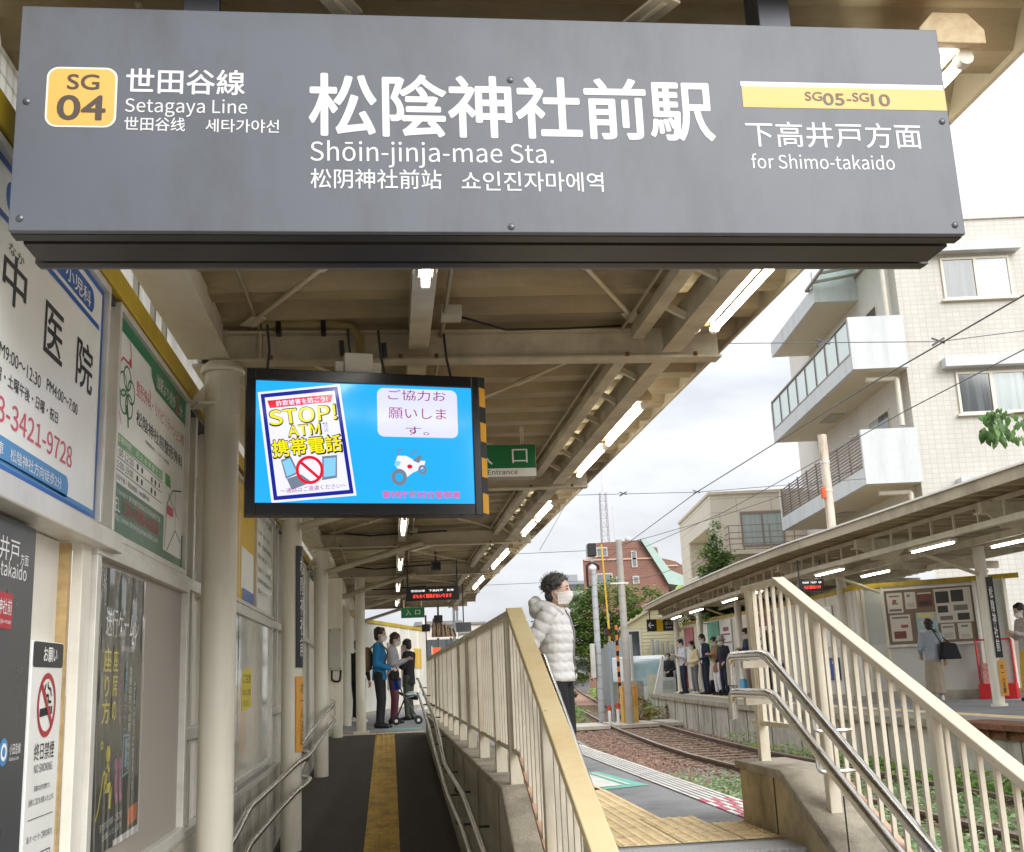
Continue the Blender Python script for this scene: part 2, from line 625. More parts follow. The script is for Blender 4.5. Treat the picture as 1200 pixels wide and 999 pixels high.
def strip(mb, pts, w, z, k=0):
    """flat line of width w through 2-D pts"""
    mb.mat(k)
    for (a, b) in zip(pts[:-1], pts[1:]):
        dx, dy = b[0] - a[0], b[1] - a[1]; L = math.hypot(dx, dy) or 1
        nx, ny = -dy / L * w / 2, dx / L * w / 2
        mb.add([(a[0] + nx, a[1] + ny, z), (a[0] - nx, a[1] - ny, z), (b[0] - nx, b[1] - ny, z), (b[0] + nx, b[1] + ny, z)], [(0, 1, 2, 3)])

# the line the tracks and platforms follow: straight, then a slow bend to the right
_CU = [(-60, 0), (19, 0), (22, .15), (26.5, .5), (31, .9), (36, 1.45), (47, 2.7), (58, 4.2), (80, 7.3), (120, 13.2), (200, 25)]
def bend(y):
    for (a, fa), (b, fb) in zip(_CU[:-1], _CU[1:]):
        if y <= b:
            return fa + (fb - fa) * (y - a) / (b - a)
    return _CU[-1][1]
# ================================================================ MATERIAL SET
cream = S('cream_paint', (216, 211, 194), rough=.45, var=.06, scale=3, dirt=(.38, .31, .19), damt=.32, dscale=(3, 3, .6), bump=.05, fleck=((.22, .12, .06), 11, .69))
cream_old = S('cream_steel_grimy', (196, 187, 162), rough=.55, var=.14, scale=4, dirt=(.14, .105, .05), damt=.55, dscale=(2.2, 2.2, 2.2), bump=.08, fleck=((.12, .06, .03), 12, .67))
deck_m = S('roof_deck', (160, 145, 112), rough=.6, var=.16, scale=2.2, dirt=(.09, .065, .028), damt=.65, dscale=(.9, 5, 3), bump=.1)
column_m = S('column_paint', (230, 226, 210), rough=.4, var=.05, scale=3, dirt=(.46, .39, .26), damt=.42, dscale=(6, 6, .8), bump=.04, fleck=((.30, .20, .11), 13, .70))
ivory = S('ivory_panel', (228, 225, 214), rough=.4, var=.05, dirt=(.5, .46, .36), damt=.35, dscale=(2, 2, .5))
alu = S('aluminium', (214, 212, 204), rough=.35, metal=.2, var=.07, dirt=(.25, .22, .16), damt=.3, dscale=(4, 4, .7))
steel = M('stainless', (.62, .61, .58), rough=.22, metal=1.0, var=.06, scale=30)
yellow_m = S('yellow_beam', (188, 160, 26), rough=.5, var=.12, dirt=(.18, .13, .02), damt=.6, dscale=(3, 3, 1))
concrete = S('concrete', (172, 166, 150), rough=.85, var=.12, scale=3, bump=.35, bscale=60, dirt=(.14, .125, .095), damt=.55, dscale=(2.6, 2.6, .6))
concrete_d = S('concrete_weathered', (188, 183, 170), rough=.9, var=.16, scale=5, bump=.4, bscale=50, dirt=(.08, .07, .052), damt=.7, dscale=(2.2, 2.2, .6))
cap_m = S('coping_concrete', (158, 150, 132), rough=.85, var=.16, scale=6, bump=.35, bscale=80, dirt=(.07, .055, .04), damt=.7, dscale=(4, 4, 4))
asphalt = M('asphalt', (.068, .061, .053), rough=.85, var=.3, scale=60, bump=.5, bscale=220, dirt=(.11, .10, .085), damt=.5, dscale=(1.2, .5, 1))
plat_m = S('platform_asphalt', (148, 148, 150), rough=.88, var=.2, scale=90, bump=.4, bscale=240, dirt=(.1, .1, .1), damt=.6, dscale=(1.5, 1.5, 1))
granite = S('granite', (176, 178, 178), rough=.6, var=.35, scale=120, bump=.1, dirt=(.22, .21, .2), damt=.5, dscale=(3, 3, 3))
tac_y = S('tactile_yellow', (232, 208, 160), rough=.7, var=.1, scale=12, bump=.15, dirt=(.36, .27, .15), damt=.5, dscale=(4, 4, 4))
tac_ramp = S('tactile_worn', (208, 172, 84), rough=.7, var=.15, scale=12, bump=.15, dirt=(.12, .08, .03), damt=.7, dscale=(4, 2, 4))
white_paint = S('white_marking', (226, 224, 218), rough=.7, var=.08, scale=20, dirt=(.3, .29, .27), damt=.55, dscale=(5, 5, 5))
green_mark = S('green_marking', (118, 196, 178), rough=.7, var=.1, scale=20, dirt=(.2, .3, .27), damt=.5, dscale=(5, 5, 5))
red_mark = S('red_marking', (206, 96, 116), rough=.7, var=.1, scale=20, dirt=(.6, .5, .5), damt=.5, dscale=(8, 8, 5))
rust = S('rusty_steel', (122, 78, 50), rough=.8, var=.3, scale=10, bump=.3, dirt=(.06, .03, .015), damt=.7, dscale=(4, 4, 4))
railhead = M('rail_steel', (.15, .095, .065), rough=.7, metal=.1, var=.3, scale=8, dirt=(.07, .04, .025), damt=.8, dscale=(3, 3, 8))
rail_top = M('rail_running_face', (.46, .40, .34), rough=.32, metal=.6, var=.2, scale=6)
sleeper_m = S('sleeper_timber', (148, 128, 108), rough=.9, var=.25, scale=8, bump=.4, dirt=(.05, .035, .025), damt=.7, dscale=(6, 2, 4))
ballast_m = S('ballast', (166, 130, 108), rough=.95, var=.4, scale=26, bump=.9, bscale=30, dirt=(.12, .085, .06), damt=.8, dscale=(5, 5, 5))
stone_m = M('ballast_stone', (.36, .25, .19), rough=.95, var=.5, scale=7)
stone_g = M('ballast_stone_grey', (.34, .35, .32), rough=.95, var=.45, scale=7)
earth = S('earth', (120, 112, 96), rough=.95, var=.3, scale=.4, bump=.3, bscale=4)
black_m = S('black_plastic', (18, 18, 20), rough=.4, var=.1)
dark_m = S('dark_grey', (52, 54, 57), rough=.45, var=.06)
whitem = S('white_enamel', (232, 232, 228), rough=.4, var=.04)
txt_w = S('letter_white', (240, 240, 238), rough=.5, var=.02)
txt_k = S('letter_black', (22, 22, 24), rough=.5, var=.02)

# ================================================================ SETTING
def structure(name, mb, m, **k):
    o = mb.build(name, m, None, **k)
    return tag(o, kind='structure')

# ground far and wide
g = MB(); g.quad((-500, -300, -.98), (500, -300, -.98), (500, 900, -.98), (-500, 900, -.98))
structure('ground', g, earth)
# street before the station
g = MB(); g.quad((-14, -40, -.86), (16, -40, -.86), (16, 3.02, -.86), (-14, 3.02, -.86))
structure('street', g, S('street_paving', (176, 172, 164), rough=.85, var=.15, scale=20, bump=.3, bscale=120))
# access ramp, climbing to the platform
def ramp_z(y): return -.06 * (17.3 - y) if y > 3.0 else -.858
g = MB(); g.prism([(-1.2, 3.0, ramp_z(3.0)), (-1.2, 17.3, 0), (-1.2, 17.3, -1), (-1.2, 3.0, -1)], (1.72, 0, 0))
structure('ramp', g, asphalt)

# near platform: slab plus floor
def edge_x(y): return 2.1 + bend(y)
g = MB()
ys = [17.3 + i * (30 - 17.3) / 14 for i in range(15)]
poly = [(-3.5, 30, 0), (-3.5, 17.3, 0), (.72, 17.3, 0), (.72, 5.22, 0), (1.83, 5.22, 0), (1.83, 5.9, 0), (2.1, 5.9, 0)] + [(edge_x(y), y, 0) for y in [12] + ys]
g.prism(poly, (0, 0, -1.0))
structure('platform', g, plat_m)
# granite nosing and steps down to the street
g = MB()
g.box(.72, 1.83, 4.98, 5.22, -.12, .0)
for i in range(1, 5):
    g.box(.72, 1.83, 4.98 - .42 * i, 5.22 - .42 * (i - 1) - .2, -.172 * i - .12, -.172 * i)
g.box(.72, 1.83, 3.3, 5.2, -1.0, -.8)
structure('stairs', g, granite, bevel=.006)
# opposite platform
g = MB()
yy = [2, 8, 14, 19, 22, 25, 28, 31, 34, 36]
g.prism([(7.0 + bend(y), y, 0) for y in yy] + [(16, 36, 0), (16, 2, 0)], (0, 0, -1.0))
structure('opposite_platform', g, [concrete_d])
g = MB()
a = [(7.35 + bend(y), y, .004) for y in yy]; b = [(15.9, y, .004) for y in yy]
for i in range(len(yy) - 1): g.quad(a[i], b[i], b[i + 1], a[i + 1])
structure('opposite_platform_floor', g, plat_m)
# track bed between the platforms
g = MB()
tys = [-20, 0, 6] + [8 + .5 * i for i in range(50)] + [36 + 4 * i for i in range(40)]
rnd = random.Random(3)
def bed(u, v):
    k = v * (len(tys) - 1); i = min(int(k), len(tys) - 2); y = tys[i] + (tys[i + 1] - tys[i]) * (k - i)
    x = 2.11 + bend(y) * .98 + u * 4.88
    d = min(abs(x - bend(y) - 3.1), abs(x - bend(y) - 5.75))
    z = -.775 + rnd.uniform(-.015, .02) - .03 * max(0, d - .9)
    return (x, y, z)
g.grid(bed, 26, len(tys) - 1)
structure('track_bed', g, ballast_m, smooth=True)

# loose stones on the visible bed
def stones(name, n, m, xr, yr, size, label):
    rr = random.Random(len(name) * 13)
    mb = MB()
    for _ in range(n):
        y = yr[0] + (yr[1] - yr[0]) * rr.random() ** 1.5
        x = rr.uniform(*xr) + bend(y)
        s = rr.uniform(*size) * (1 + .02 * (y - 10))
        c = (x, y, -.77 + s * .25)
        vs = []
        for dx, dy, dz in ((-1, -1, -1), (1, -1, -1), (1, 1, -1), (-1, 1, -1), (-1, -1, 1), (1, -1, 1), (1, 1, 1), (-1, 1, 1)):
            q = rr.uniform(.5, 1.0)
            vs.append((c[0] + dx * s * q * .6, c[1] + dy * s * q * .6, c[2] + dz * s * rr.uniform(.3, .6)))
        mb.add(vs, [(3, 2, 1, 0), (4, 5, 6, 7), (0, 1, 5, 4), (1, 2, 6, 5), (2, 3, 7, 6), (3, 0, 4, 7)])
    o = mb.build(name, m, None, fix=False)
    tag(o, label, 'ballast stones', kind='stuff')
stones('ballast_stones', 9000, stone_m, (3.4, 6.95), (10, 42), (.022, .045), 'loose brown ballast stones between the rails')
stones('pale_ballast_stones', 2200, stone_g, (4.2, 6.2), (9, 17.5), (.02, .042), 'loose grey ballast stones beside the weeds')

# tracks: two lines, each with its rails and sleepers
def track(cx, label, y0, y1, step, gauge=1.3):
    root = thing('railway_track', label, 'railway track', (cx, 10, -.78), 'parallel railway tracks')
    for sx in (-1, 1):
        mb = MB()
        pts = [y0] + [y for y in range(int(y0) + 1, int(min(y1, 46)))] + list(range(48, int(y1), 6))
        prof = [(-.06, 0), (.06, 0), (.05, .012), (.012, .03), (.012, .085), (.034, .098), (.034, .13), (-.034, .13), (-.034, .098), (-.012, .085), (-.012, .03), (-.05, .012)]
        vs, fs = [], []
        for y in pts:
            x = cx + bend(y) + sx * gauge / 2
            vs += [(x + a, y, -.78 + b) for a, b in prof]
        n = len(prof)
        for i in range(len(pts) - 1):
            for j in range(n):
                fs.append((i * n + j, i * n + (j + 1) % n, (i + 1) * n + (j + 1) % n, (i + 1) * n + j))
        mb.add(vs, fs)
        mb.mi = [1 if k % n == 6 else 0 for k in range(len(fs))]
        mb.build('rail', [railhead, rail_top], root)
    mb = MB().box(-1.0, 1.0, -.1, .1, -.1, .05)
    for sx in (-1, 1):
        mb.box(sx * gauge / 2 - .13, sx * gauge / 2 - .06, -.07, .07, .0, .062)
        mb.box(sx * gauge / 2 + .06, sx * gauge / 2 + .13, -.07, .07, .0, .062)
    me = mb.mesh('sleeper', sleeper_m)
    y = 9.0
    k = 0
    while y < 52 and k < 90:
        o = bpy.data.objects.new('sleeper', me); COL.objects.link(o); o.parent = root
        h = math.atan2(bend(y + .5) - bend(y - .5), 1.0)
        o.location = (bend(y), y - 10, rnd.uniform(-.012, .004)); o.rotation_euler = (0, 0, -h + rnd.uniform(-.02, .02))
        y += step; k += 1
track(5.75, 'rusty railway track curving away along the opposite platform', 2, 150, .62)
track(3.02, 'railway track hidden close under the near platform edge', 2, 150, .62)

# boarded foot crossing over the rails
t = thing('foot_crossing', 'pale plank foot crossing laid across the rails beyond the platforms', 'crossing', (5.6, 30.5, -.7))
for x0, x1 in ((3.2, 5.0), (5.16, 6.36), (6.56, 7.4)):
    MB().box(x0 + .8, x1 + .8, 29.6, 31.6, -.72, -.62).build('crossing_plank', S('crossing_board', (196, 190, 176), rough=.8, var=.15, dirt=(.25, .15, .08), damt=.6), t, bevel=.01)

# weeds between and beside the rails
leaf_g = FOLIAGE('weed_leaf', (.08, .20, .03), (.38, .54, .12))
leaf_b = FOLIAGE('clover_leaf', (.14, .27, .09), (.44, .60, .30))
def leaf_quad(mb, c, s, rr, tilt=1.0):
    a = rr.uniform(0, 2 * math.pi); t = rr.uniform(-.9, .9) * tilt
    u = Vector((math.cos(a), math.sin(a), t * .6)); w = Vector((-math.sin(a), math.cos(a), rr.uniform(-.6, .6) * tilt))
    c = Vector(c)
    mb.add([c - u * s, c - w * s * .5 + Vector((0, 0, s * .1)), c + u * s, c + w * s * .5 + Vector((0, 0, s * .1))], [(0, 1, 2, 3)])
def weeds(name, n, m, fn, size, label):
    rr = random.Random(len(name) * 7 + n)
    mb = MB()
    for _ in range(n):
        c = fn(rr)
        if c: leaf_quad(mb, c, rr.uniform(*size), rr)
    o = mb.build(name, m, None, fix=False)
    tag(o, label, 'weeds', kind='stuff')
def f1(rr):
    y = rr.uniform(7.5, 17.5); x = rr.choice((rr.uniform(3.9, 5.0), rr.uniform(5.2, 6.3), rr.uniform(3.9, 6.9)))
    dens = .5 + .5 * math.sin(x * 3.1 + y * 1.7) * math.sin(y * 2.3 - x)
    if y > 13.5 and x < 6.3 and rr.random() < (y - 13.5) / 3.0: return None
    if abs(x - 5.1) < .09 or abs(x - 6.4) < .09: return None
    if rr.random() > .35 + dens * .65: return None
    return (x, y, -.77 + rr.random() ** 2 * .11)
weeds('clover', 26000, leaf_b, f1, (.02, .05), 'low pale clover spreading over the track bed')
def f2(rr):
    y = rr.uniform(7.5, 22); x = rr.uniform(6.45, 6.98)
    if y > 17 and rr.random() < .75: return None
    dens = .5 + .5 * math.sin(y * 2.1) * math.cos(y * .9)
    if rr.random() > .35 + dens: return None
    return (x + bend(y), y, -.78 + rr.random() ** 1.5 * (.12 + .2 * dens))
weeds('grass_weeds', 9000, leaf_g, f2, (.02, .06), 'bright green weeds along the foot of the opposite platform')
def f3(rr):
    y = rr.uniform(33, 75); x = rr.choice((rr.uniform(3.6, 4.8), rr.uniform(6.7, 8.0), rr.uniform(7.0, 9.5)))
    return (x + bend(y), y, -.8 + rr.random() ** 1.3 * .5)
weeds('trackside_grass', 9000, leaf_g, f3, (.05, .14), 'tall grass along the curving track beyond the crossing')
# ================================================================ NEAR PLATFORM MARKINGS (flat paint and laid tiles)
def tactile(name, label, cells, m, z0=.004, dots=True):
    """cells: (x, y, size, kind, dirx) tiles; kind 'dot' or 'bar'"""
    mb = MB()
    for (x, y, sx, sy, kind, zf) in cells:
        zz = lambda yy: zf(yy) + z0
        g = .004
        mb.add([(x + g, y + g, zz(y)), (x + sx - g, y + g, zz(y)), (x + sx - g, y + sy - g, zz(y + sy)), (x + g, y + sy - g, zz(y + sy))], [(0, 1, 2, 3)])
        if kind == 'dot':
            for i in range(5):
                for j in range(5):
                    cx, cy = x + sx * (i + .5) / 5, y + sy * (j + .5) / 5
                    b = zz(cy)
                    mb.lathe([(.0155, 0), (.011, .0055)], (cx, cy, b + .0005), 7)
        else:
            for i in range(4):
                if kind == 'bary':
                    cx = x + sx * (i + .5) / 4
                    y0, y1 = y + .02, y + sy - .02
                    mb.add([(cx - .017, y0, zz(y0) + .0005), (cx + .017, y0, zz(y0) + .0005), (cx + .017, y1, zz(y1) + .0005), (cx - .017, y1, zz(y1) + .0005),
                            (cx - .011, y0 + .006, zz(y0) + .006), (cx + .011, y0 + .006, zz(y0) + .006), (cx + .011, y1 - .006, zz(y1) + .006), (cx - .011, y1 - .006, zz(y1) + .006)],
                           [(4, 5, 6, 7), (0, 1, 5, 4), (1, 2, 6, 5), (2, 3, 7, 6), (3, 0, 4, 7)])
    o = mb.build(name, m, None, fix=False)
    return tag(o, label, 'tactile paving', 'tactile paving strips')
zero = lambda y: 0.0
cells = [(-.23, y, .29, .3, 'bary', ramp_z) for y in [3.1 + .3 * i for i in range(47)]]
tactile('tactile_paving', 'worn yellow ribbed tactile strip running up the middle of the ramp', cells, tac_ramp)
cells = [(-1.0 + .3 * i, 17.35, .3, .3, 'dot', zero) for i in range(5)]
tactile('tactile_paving', 'yellow dotted tactile row crossing the top of the ramp', cells, tac_y)
cells = [(.74 + .3 * i, 5.26 + .3 * j, .3, .3, 'dot', zero) for i in range(3) for j in range(3)] + [(1.64 - .0, 5.26 + .3 * j, .18, .3, 'dot', zero) for j in range(2)]
cells += [(.86 + .3 * i, 6.16 + .3 * j, .3, .3, 'dot', zero) for i in range(2) for j in range(8)]
tactile('tactile_paving', 'broad pale yellow dotted tactile paving at the top of the stairs', cells, tac_y)

# door mark: green frame with white field
mb = MB()
flat(mb, [(1.28, 7.72), (1.80, 7.90), (1.66, 9.15), (1.2, 8.98)], .004, 0)
flat(mb, [(1.32, 7.86), (1.62, 7.96), (1.54, 8.98), (1.26, 8.88)], .0075, 1)
flat(mb, [(1.66, 7.97), (1.69, 7.98), (1.61, 9.0), (1.58, 8.99)], .0075, 1)
o = mb.build('floor_marking', [green_mark, white_paint], None, fix=False)
tag(o, 'green framed white door mark painted on the near platform', 'floor marking', 'painted platform markings')
mb = MB()
flat(mb, [(-.05, 18.6), (.5, 18.6), (.5, 19.0), (-.05, 19.0)], .004, 0)
o = mb.build('floor_marking', green_mark, None, fix=False)
tag(o, 'small green mark on the floor by the queue with the pushchair', 'floor marking', 'painted platform markings')
# platform edge: white slip-resistant ribs
mb = MB()
nr = 6
for i in range(nr):
    x0 = -.235 + i * .04
    ysb = [6.9 + .5 * k for k in range(47)]
    for a, b in zip(ysb[:-1], ysb[1:]):
        w = .024
        mb.add([(edge_x(a) + x0, a, .004), (edge_x(a) + x0 + w, a, .004), (edge_x(b) + x0 + w, b, .004), (edge_x(b) + x0, b, .004)], [(0, 1, 2, 3)])
    y = 6.9
    while y < 16:
        mb.box(edge_x(y) + x0, edge_x(y) + x0 + .024, y, y + .19, .005, .009); y += .2
o = mb.build('platform_edge_strip', white_paint, None, fix=False)
tag(o, 'white ribbed slip-resistant strip along the near platform edge', 'edge strip', 'platform edge strips')
mb = MB()
for i in range(nr):
    x0 = -.235 + i * .04
    for j in range(5):
        y = 5.92 + j * .2
        mb.mat(0 if (i + j) % 2 == 0 else 1)
        mb.box(2.1 + x0, 2.1 + x0 + .03, y, y + .185, .002, .007)
o = mb.build('platform_edge_strip', [red_mark, white_paint], None, fix=False)
tag(o, 'red and white chequered strip at the stair end of the platform edge', 'edge strip', 'platform edge strips')
mb = MB()
ysb = [9 + k for k in range(22)]
for a, b in zip(ysb[:-1], ysb[1:]):
    mb.add([(edge_x(a) + .003, a, -.06), (edge_x(b) + .003, b, -.06), (edge_x(b) + .003, b, .006), (edge_x(a) + .003, a, .006), (edge_x(a) - .02, a, .006), (edge_x(b) - .02, b, .006)], [(0, 1, 2, 3), (3, 2, 5, 4)])
o = mb.build('platform_nosing', white_paint, None, fix=False)
tag(o, 'thin white nosing along the near platform edge', 'nosing')

# ================================================================ PARAPET, FENCES, HANDRAILS BETWEEN RAMP AND STAIRS
t = thing('parapet_wall', 'low stained concrete parapet between the ramp and the platform', 'wall', (.6, 11, -.3))
mb = MB()
mb.prism([(.52, 2.9, -1.0), (.52, 17.0, -1.0), (.52, 17.0, .262), (.52, 5.2, .262), (.52, 2.9, -.78)], (.2, 0, 0))
mb.build('wall', concrete, t)
mb = MB()
mb.prism([(.492, 17.03, .262), (.492, 17.03, .302), (.492, 5.18, .302), (.492, 2.9, -.74), (.492, 2.9, -.782), (.492, 5.2, .26)], (.255, 0, 0))
mb.build('coping', cap_m, t, bevel=.008)
mb = MB()
for k in range(9): mb.box(.517, .52, 5.6 + 1.3 * k, 5.606 + 1.3 * k, -1, .26)
mb.build('joint', S('wall_joint_pale', (112, 106, 94), rough=.9), t)

fence_white = S('fence_paint', (210, 203, 184), rough=.45, var=.06, scale=4, dirt=(.40, .28, .16), damt=.5, dscale=(6, 6, 2.5), bump=.05, fleck=((.26, .13, .06), 16, .665))
fence_top = S('fence_top_yellowed', (222, 204, 160), rough=.5, var=.1, scale=5, dirt=(.52, .37, .17), damt=.75, dscale=(2.5, 2.5, 2.5), bump=.06, fleck=((.30, .17, .08), 20, .67))
def fence(label, x, y_far, y_bend, z_top, z_low, slope, y_low, z_base, posts, xb, cap_mat, cap_w, post_w=.06, step=.128, bw=.011):
    t = thing('railing', label, 'railing', (x, y_bend, z_base), 'stair and ramp railings')
    topz = lambda y: z_top if y >= y_bend else z_top - (y_bend - y) * slope
    lowz = lambda y: z_low if y >= y_bend - .06 else z_low - (y_bend - .06 - y) * slope
    MB().bar((x, y_far, z_top), (x, y_bend, z_top), cap_w * .6, .03).build('top_rail', fence_white, t, bevel=.004)
    MB().bar((x, y_bend + .01, z_top + .004), (x, y_low, topz(y_low) + .004), cap_w, .034).build('sloping_top_rail', cap_mat, t, bevel=.004)
    MB().bar((x, y_far, z_low), (x, y_bend - .06, z_low), .034, .022).build('lower_rail', fence_white, t)
    MB().bar((x, y_bend - .05, z_low), (x, y_low, lowz(y_low)), .034, .022).build('sloping_lower_rail', S('lower_rail_rusting', (204, 166, 142), rough=.6, var=.15, scale=9, dirt=(.30, .14, .08), damt=.6, dscale=(7, 7, 7)), t)
    basez = lambda y: z_base if y >= xb else z_base - (xb - y) * .452
    for y in posts:
        MB().box(x - post_w / 2, x + post_w / 2, y - post_w / 2, y + post_w / 2, basez(y) - .012, topz(y) - .012).build('post', fence_white, t, bevel=.004)
    n = 0
    y = y_far - .06
    bars = MB().box(-bw, bw, -bw, bw, 0, 1).mesh('baluster', fence_white)
    mbx = MB()
    while y > y_low + .05 and n < 100:
        if min(abs(y - p) for p in posts) > .05:
            o = bpy.data.objects.new('baluster', bars); COL.objects.link(o); o.parent = t
            o.location = Vector((x, y, lowz(y))) - OFF[t.name]
            o.scale = (1, 1, topz(y) - lowz(y) - .012)
            n += 1
        y -= step
    return t
fence('cream railing between ramp and platform with a yellowed sloping top rail', .58, 16.85, 5.12, 1.085, .455, .40, 3.0, .302,
      [5.32, 6.02, 7.1, 8.15, 9.17, 10.04, 10.9, 11.9, 12.9, 13.9, 14.9, 15.9, 16.8, 4.15, 3.3], 5.18, fence_top, .078)
fence('cream railing at the far side of the stairs above the weedy track', 1.93, 5.86, 5.3, 1.2, .50, .395, 2.6, .31,
      [5.75, 4.87, 3.84, 2.85], 5.2, S('fence_top_pale', (206, 197, 176), rough=.45, var=.08, scale=6, dirt=(.4, .3, .2), damt=.5, fleck=((.30, .2, .12), 18, .67)), .062, .052, .101, .0085)

t = thing('stair_side_wall', 'short tan concrete wall with sloping coping beside the stairs', 'wall', (1.93, 5, -.4))
mb = MB(); mb.prism([(1.83, 5.87, -.2), (1.83, 5.87, .268), (1.83, 5.22, .268), (1.83, 2.7, -.88), (1.83, 2.7, -1), (1.83, 5.3, -1)], (.24, 0, 0))
mb.build('wall', S('tan_concrete', (172, 156, 124), rough=.85, var=.14, scale=4, bump=.3, bscale=60, dirt=(.09, .075, .05), damt=.75, dscale=(3, 3, 2)), t)
mb = MB(); mb.prism([(1.81, 5.9, .268), (1.81, 5.9, .31), (1.81, 5.2, .31), (1.81, 2.7, -.83), (1.81, 2.7, -.876), (1.81, 5.22, .266)], (.285, 0, 0))
mb.build('coping', cap_m, t, bevel=.007)
mb = MB()
for y in (5.34, 4.5): mb.box(1.826, 1.83, y, y + .008, -.5, .262)
mb.build('joint', S('wall_joint', (70, 66, 58), rough=.9), t)

def round_path(pts, rad=.05, n=5):
    pts = [Vector(p) for p in pts]
    out = [pts[0]]
    for a, b, c in zip(pts[:-2], pts[1:-1], pts[2:]):
        d0 = (a - b); d1 = (c - b)
        r = min(rad, d0.length * .45, d1.length * .45)
        p0 = b + d0.normalized() * r; p1 = b + d1.normalized() * r
        for i in range(n + 1):
            t = i / n
            out.append(p0 * (1 - t) ** 2 + b * 2 * t * (1 - t) + p1 * t ** 2)
    out.append(pts[-1])
    return out
# stainless two-tier handrail on the right of the stairs
t = thing('handrail', 'two-tier stainless handrail sloping down beside the tan concrete wall', 'handrail', (1.75, 4.6, -.2), 'stainless handrails')
for pts in ([(1.75, 5.62, .70), (1.75, 5.62, .845), (1.75, 5.07, .842), (1.75, 2.75, -.21)], [(1.75, 5.64, .53), (1.75, 5.64, .662), (1.75, 5.03, .662), (1.75, 2.75, -.375)]):
    MB().path(round_path(pts, .06), .0235, 14).build('tube', steel, t, smooth='auto')
for y, z in ((5.5, .8), (5.5, .62)):
    MB().box(1.77, 1.91, y - .02, y + .02, z - .018, z + .018).build('bracket', fence_white, t)
for y in (4.55, 3.7):
    for dz in (.842 - (5.07 - y) * .454, .662 - (5.03 - y) * .454):
        MB().path(round_path([(1.75, y, dz - .02), (1.75, y, dz - .09), (1.91, y, dz - .09)], .03), .009, 8).build('bracket', steel, t)
# stainless handrail on the left of the stairs
t = thing('handrail', 'single stainless handrail beside the yellowed sloping top rail', 'handrail', (.63, 4.4, -.2), 'stainless handrails')
MB().path(round_path([(.66, 4.83, .80), (.66, 4.83, .872), (.66, 4.4, .68), (.66, 2.9, -.02)], .05), .021, 14).build('tube', steel, t, smooth='auto')
for y in (4.5, 3.5):
    MB().bar((.66, y, .71 - (4.5 - y) * .45), (.6, y, .66 - (4.5 - y) * .45), .016, .016).build('bracket', steel, t)
# handrail on the parapet, ramp side
t = thing('handrail', 'two-tier steel handrail fixed along the concrete parapet of the ramp', 'handrail', (.43, 11, -.3), 'stainless handrails')
ra = [(17.6, .80), (16.9, .80), (10.75, .40), (8.93, .13), (6.71, .12), (4.2, -.08)]
rb = [(17.6, .58), (17.0, .58), (13.01, .30), (8.65, -.06), (6.96, -.09), (4.2, -.28)]
for rr in (ra, rb):
    MB().path(round_path([(.42, y, z) for y, z in rr], .2), .018, 10).build('tube', steel, t, smooth='auto')
def interp(tab, y):
    for (a, za), (b, zb) in zip(tab[:-1], tab[1:]):
        if b <= y <= a: return zb + (za - zb) * (y - b) / (a - b)
    return tab[-1][1]
for y in (16, 14.6, 13.2, 11.8, 10.4, 9, 7.6, 6.2, 5):
    for tab in (ra, rb):
        z = interp(tab, y)
        MB().path(round_path([(.42, y, z - .015), (.42, y, z - .07), (.518, y, z - .07)], .025), .008, 6).build('bracket', dark_m, t)

# ================================================================ LEFT WALL OF THE STATION
WX = -.97
t = thing('station_wall', 'cream panelled station side wall along the ramp', 'wall', (WX, 8, -.5))
mb = MB()
mb.box(WX - .2, WX + .03, 1.0, 17.2, -1.0, .13)
mb.build('plinth', concrete_d, t)
lower = S('ivory_corrugated', (230, 226, 214), rough=.35, var=.05, dirt=(.42, .36, .25), damt=.4, dscale=(4, 4, .6))
mb = MB()
def corr(u, v):
    y = 5.3 + u * (17.1 - 5.3)
    return (WX - .03 + .008 * math.sin(y * 2 * math.pi / .11), y, .13 + v * 1.15)
mb.grid(corr, 500, 1)
mb.build('corrugated_panel', lower, t, fix=False)
mb = MB(); mb.box(WX - .06, WX - .02, 1.0, 3.44, .13, 1.25)
mb.build('panel', ivory, t)
mb = MB()
mb.box(WX - .05, WX + .035, 1.0, 17.2, .13, .17)
for y in (5.27, 5.56, 5.95, 7.23, 9.2, 9.75, 10.2, 13.0, 13.6, 16.9):
    mb.box(WX - .04, WX + .012, y, y + .05, .17, 2.15)
mb.build('mullion', alu, t, bevel=.004)
for y0, y1 in ((5.3, 5.95), (9.3, 10.2)): MB().box(WX - .02, WX + .02, y0, y1, .56, .62).build('transom', alu, t, bevel=.004)
mb = MB(); mb.box(WX - .06, WX + .075, 1.0, 3.84, 1.255, 1.318); mb.box(WX - .06, WX + .03, 3.84, 17.2, 1.26, 1.318)
mb.build('ledge', alu, t, bevel=.005)
mb = MB(); mb.box(WX - .06, WX + .012, 1.0, 17.2, 2.15, 2.18)
mb.build('head_rail', dark_m, t)
mb = MB(); mb.box(WX - .08, WX + .035, 1.0, 17.2, 2.18, 2.275)
mb.build('yellow_beam', yellow_m, t, bevel=.006)
mb = MB(); mb.quad((WX - .06, 1.0, 2.275), (WX - .06, 17.2, 2.275), (WX - .06, 17.2, 2.6), (WX - .06, 1.0, 2.6))
mb.build('clerestory_pane', TRANSLUCENT('frosted_pane', (.92, .90, .84)), t, fix=False)
mb = MB()
for y in (4.42, 4.75, 5.0, 8, 12, 16): mb.box(WX - .07, WX - .04, y, y + .03, 2.275, 2.6)
for k in range(40): mb.box(WX - .066, WX - .062, 1.0 + .055 * k, 1.003 + .055 * k, 2.275, 2.6)
for k in range(6): mb.box(WX - .066, WX - .062, 1.0, 3.3, 2.30 + .055 * k, 2.303 + .055 * k)
mb.build('glazing_bar', alu, t)
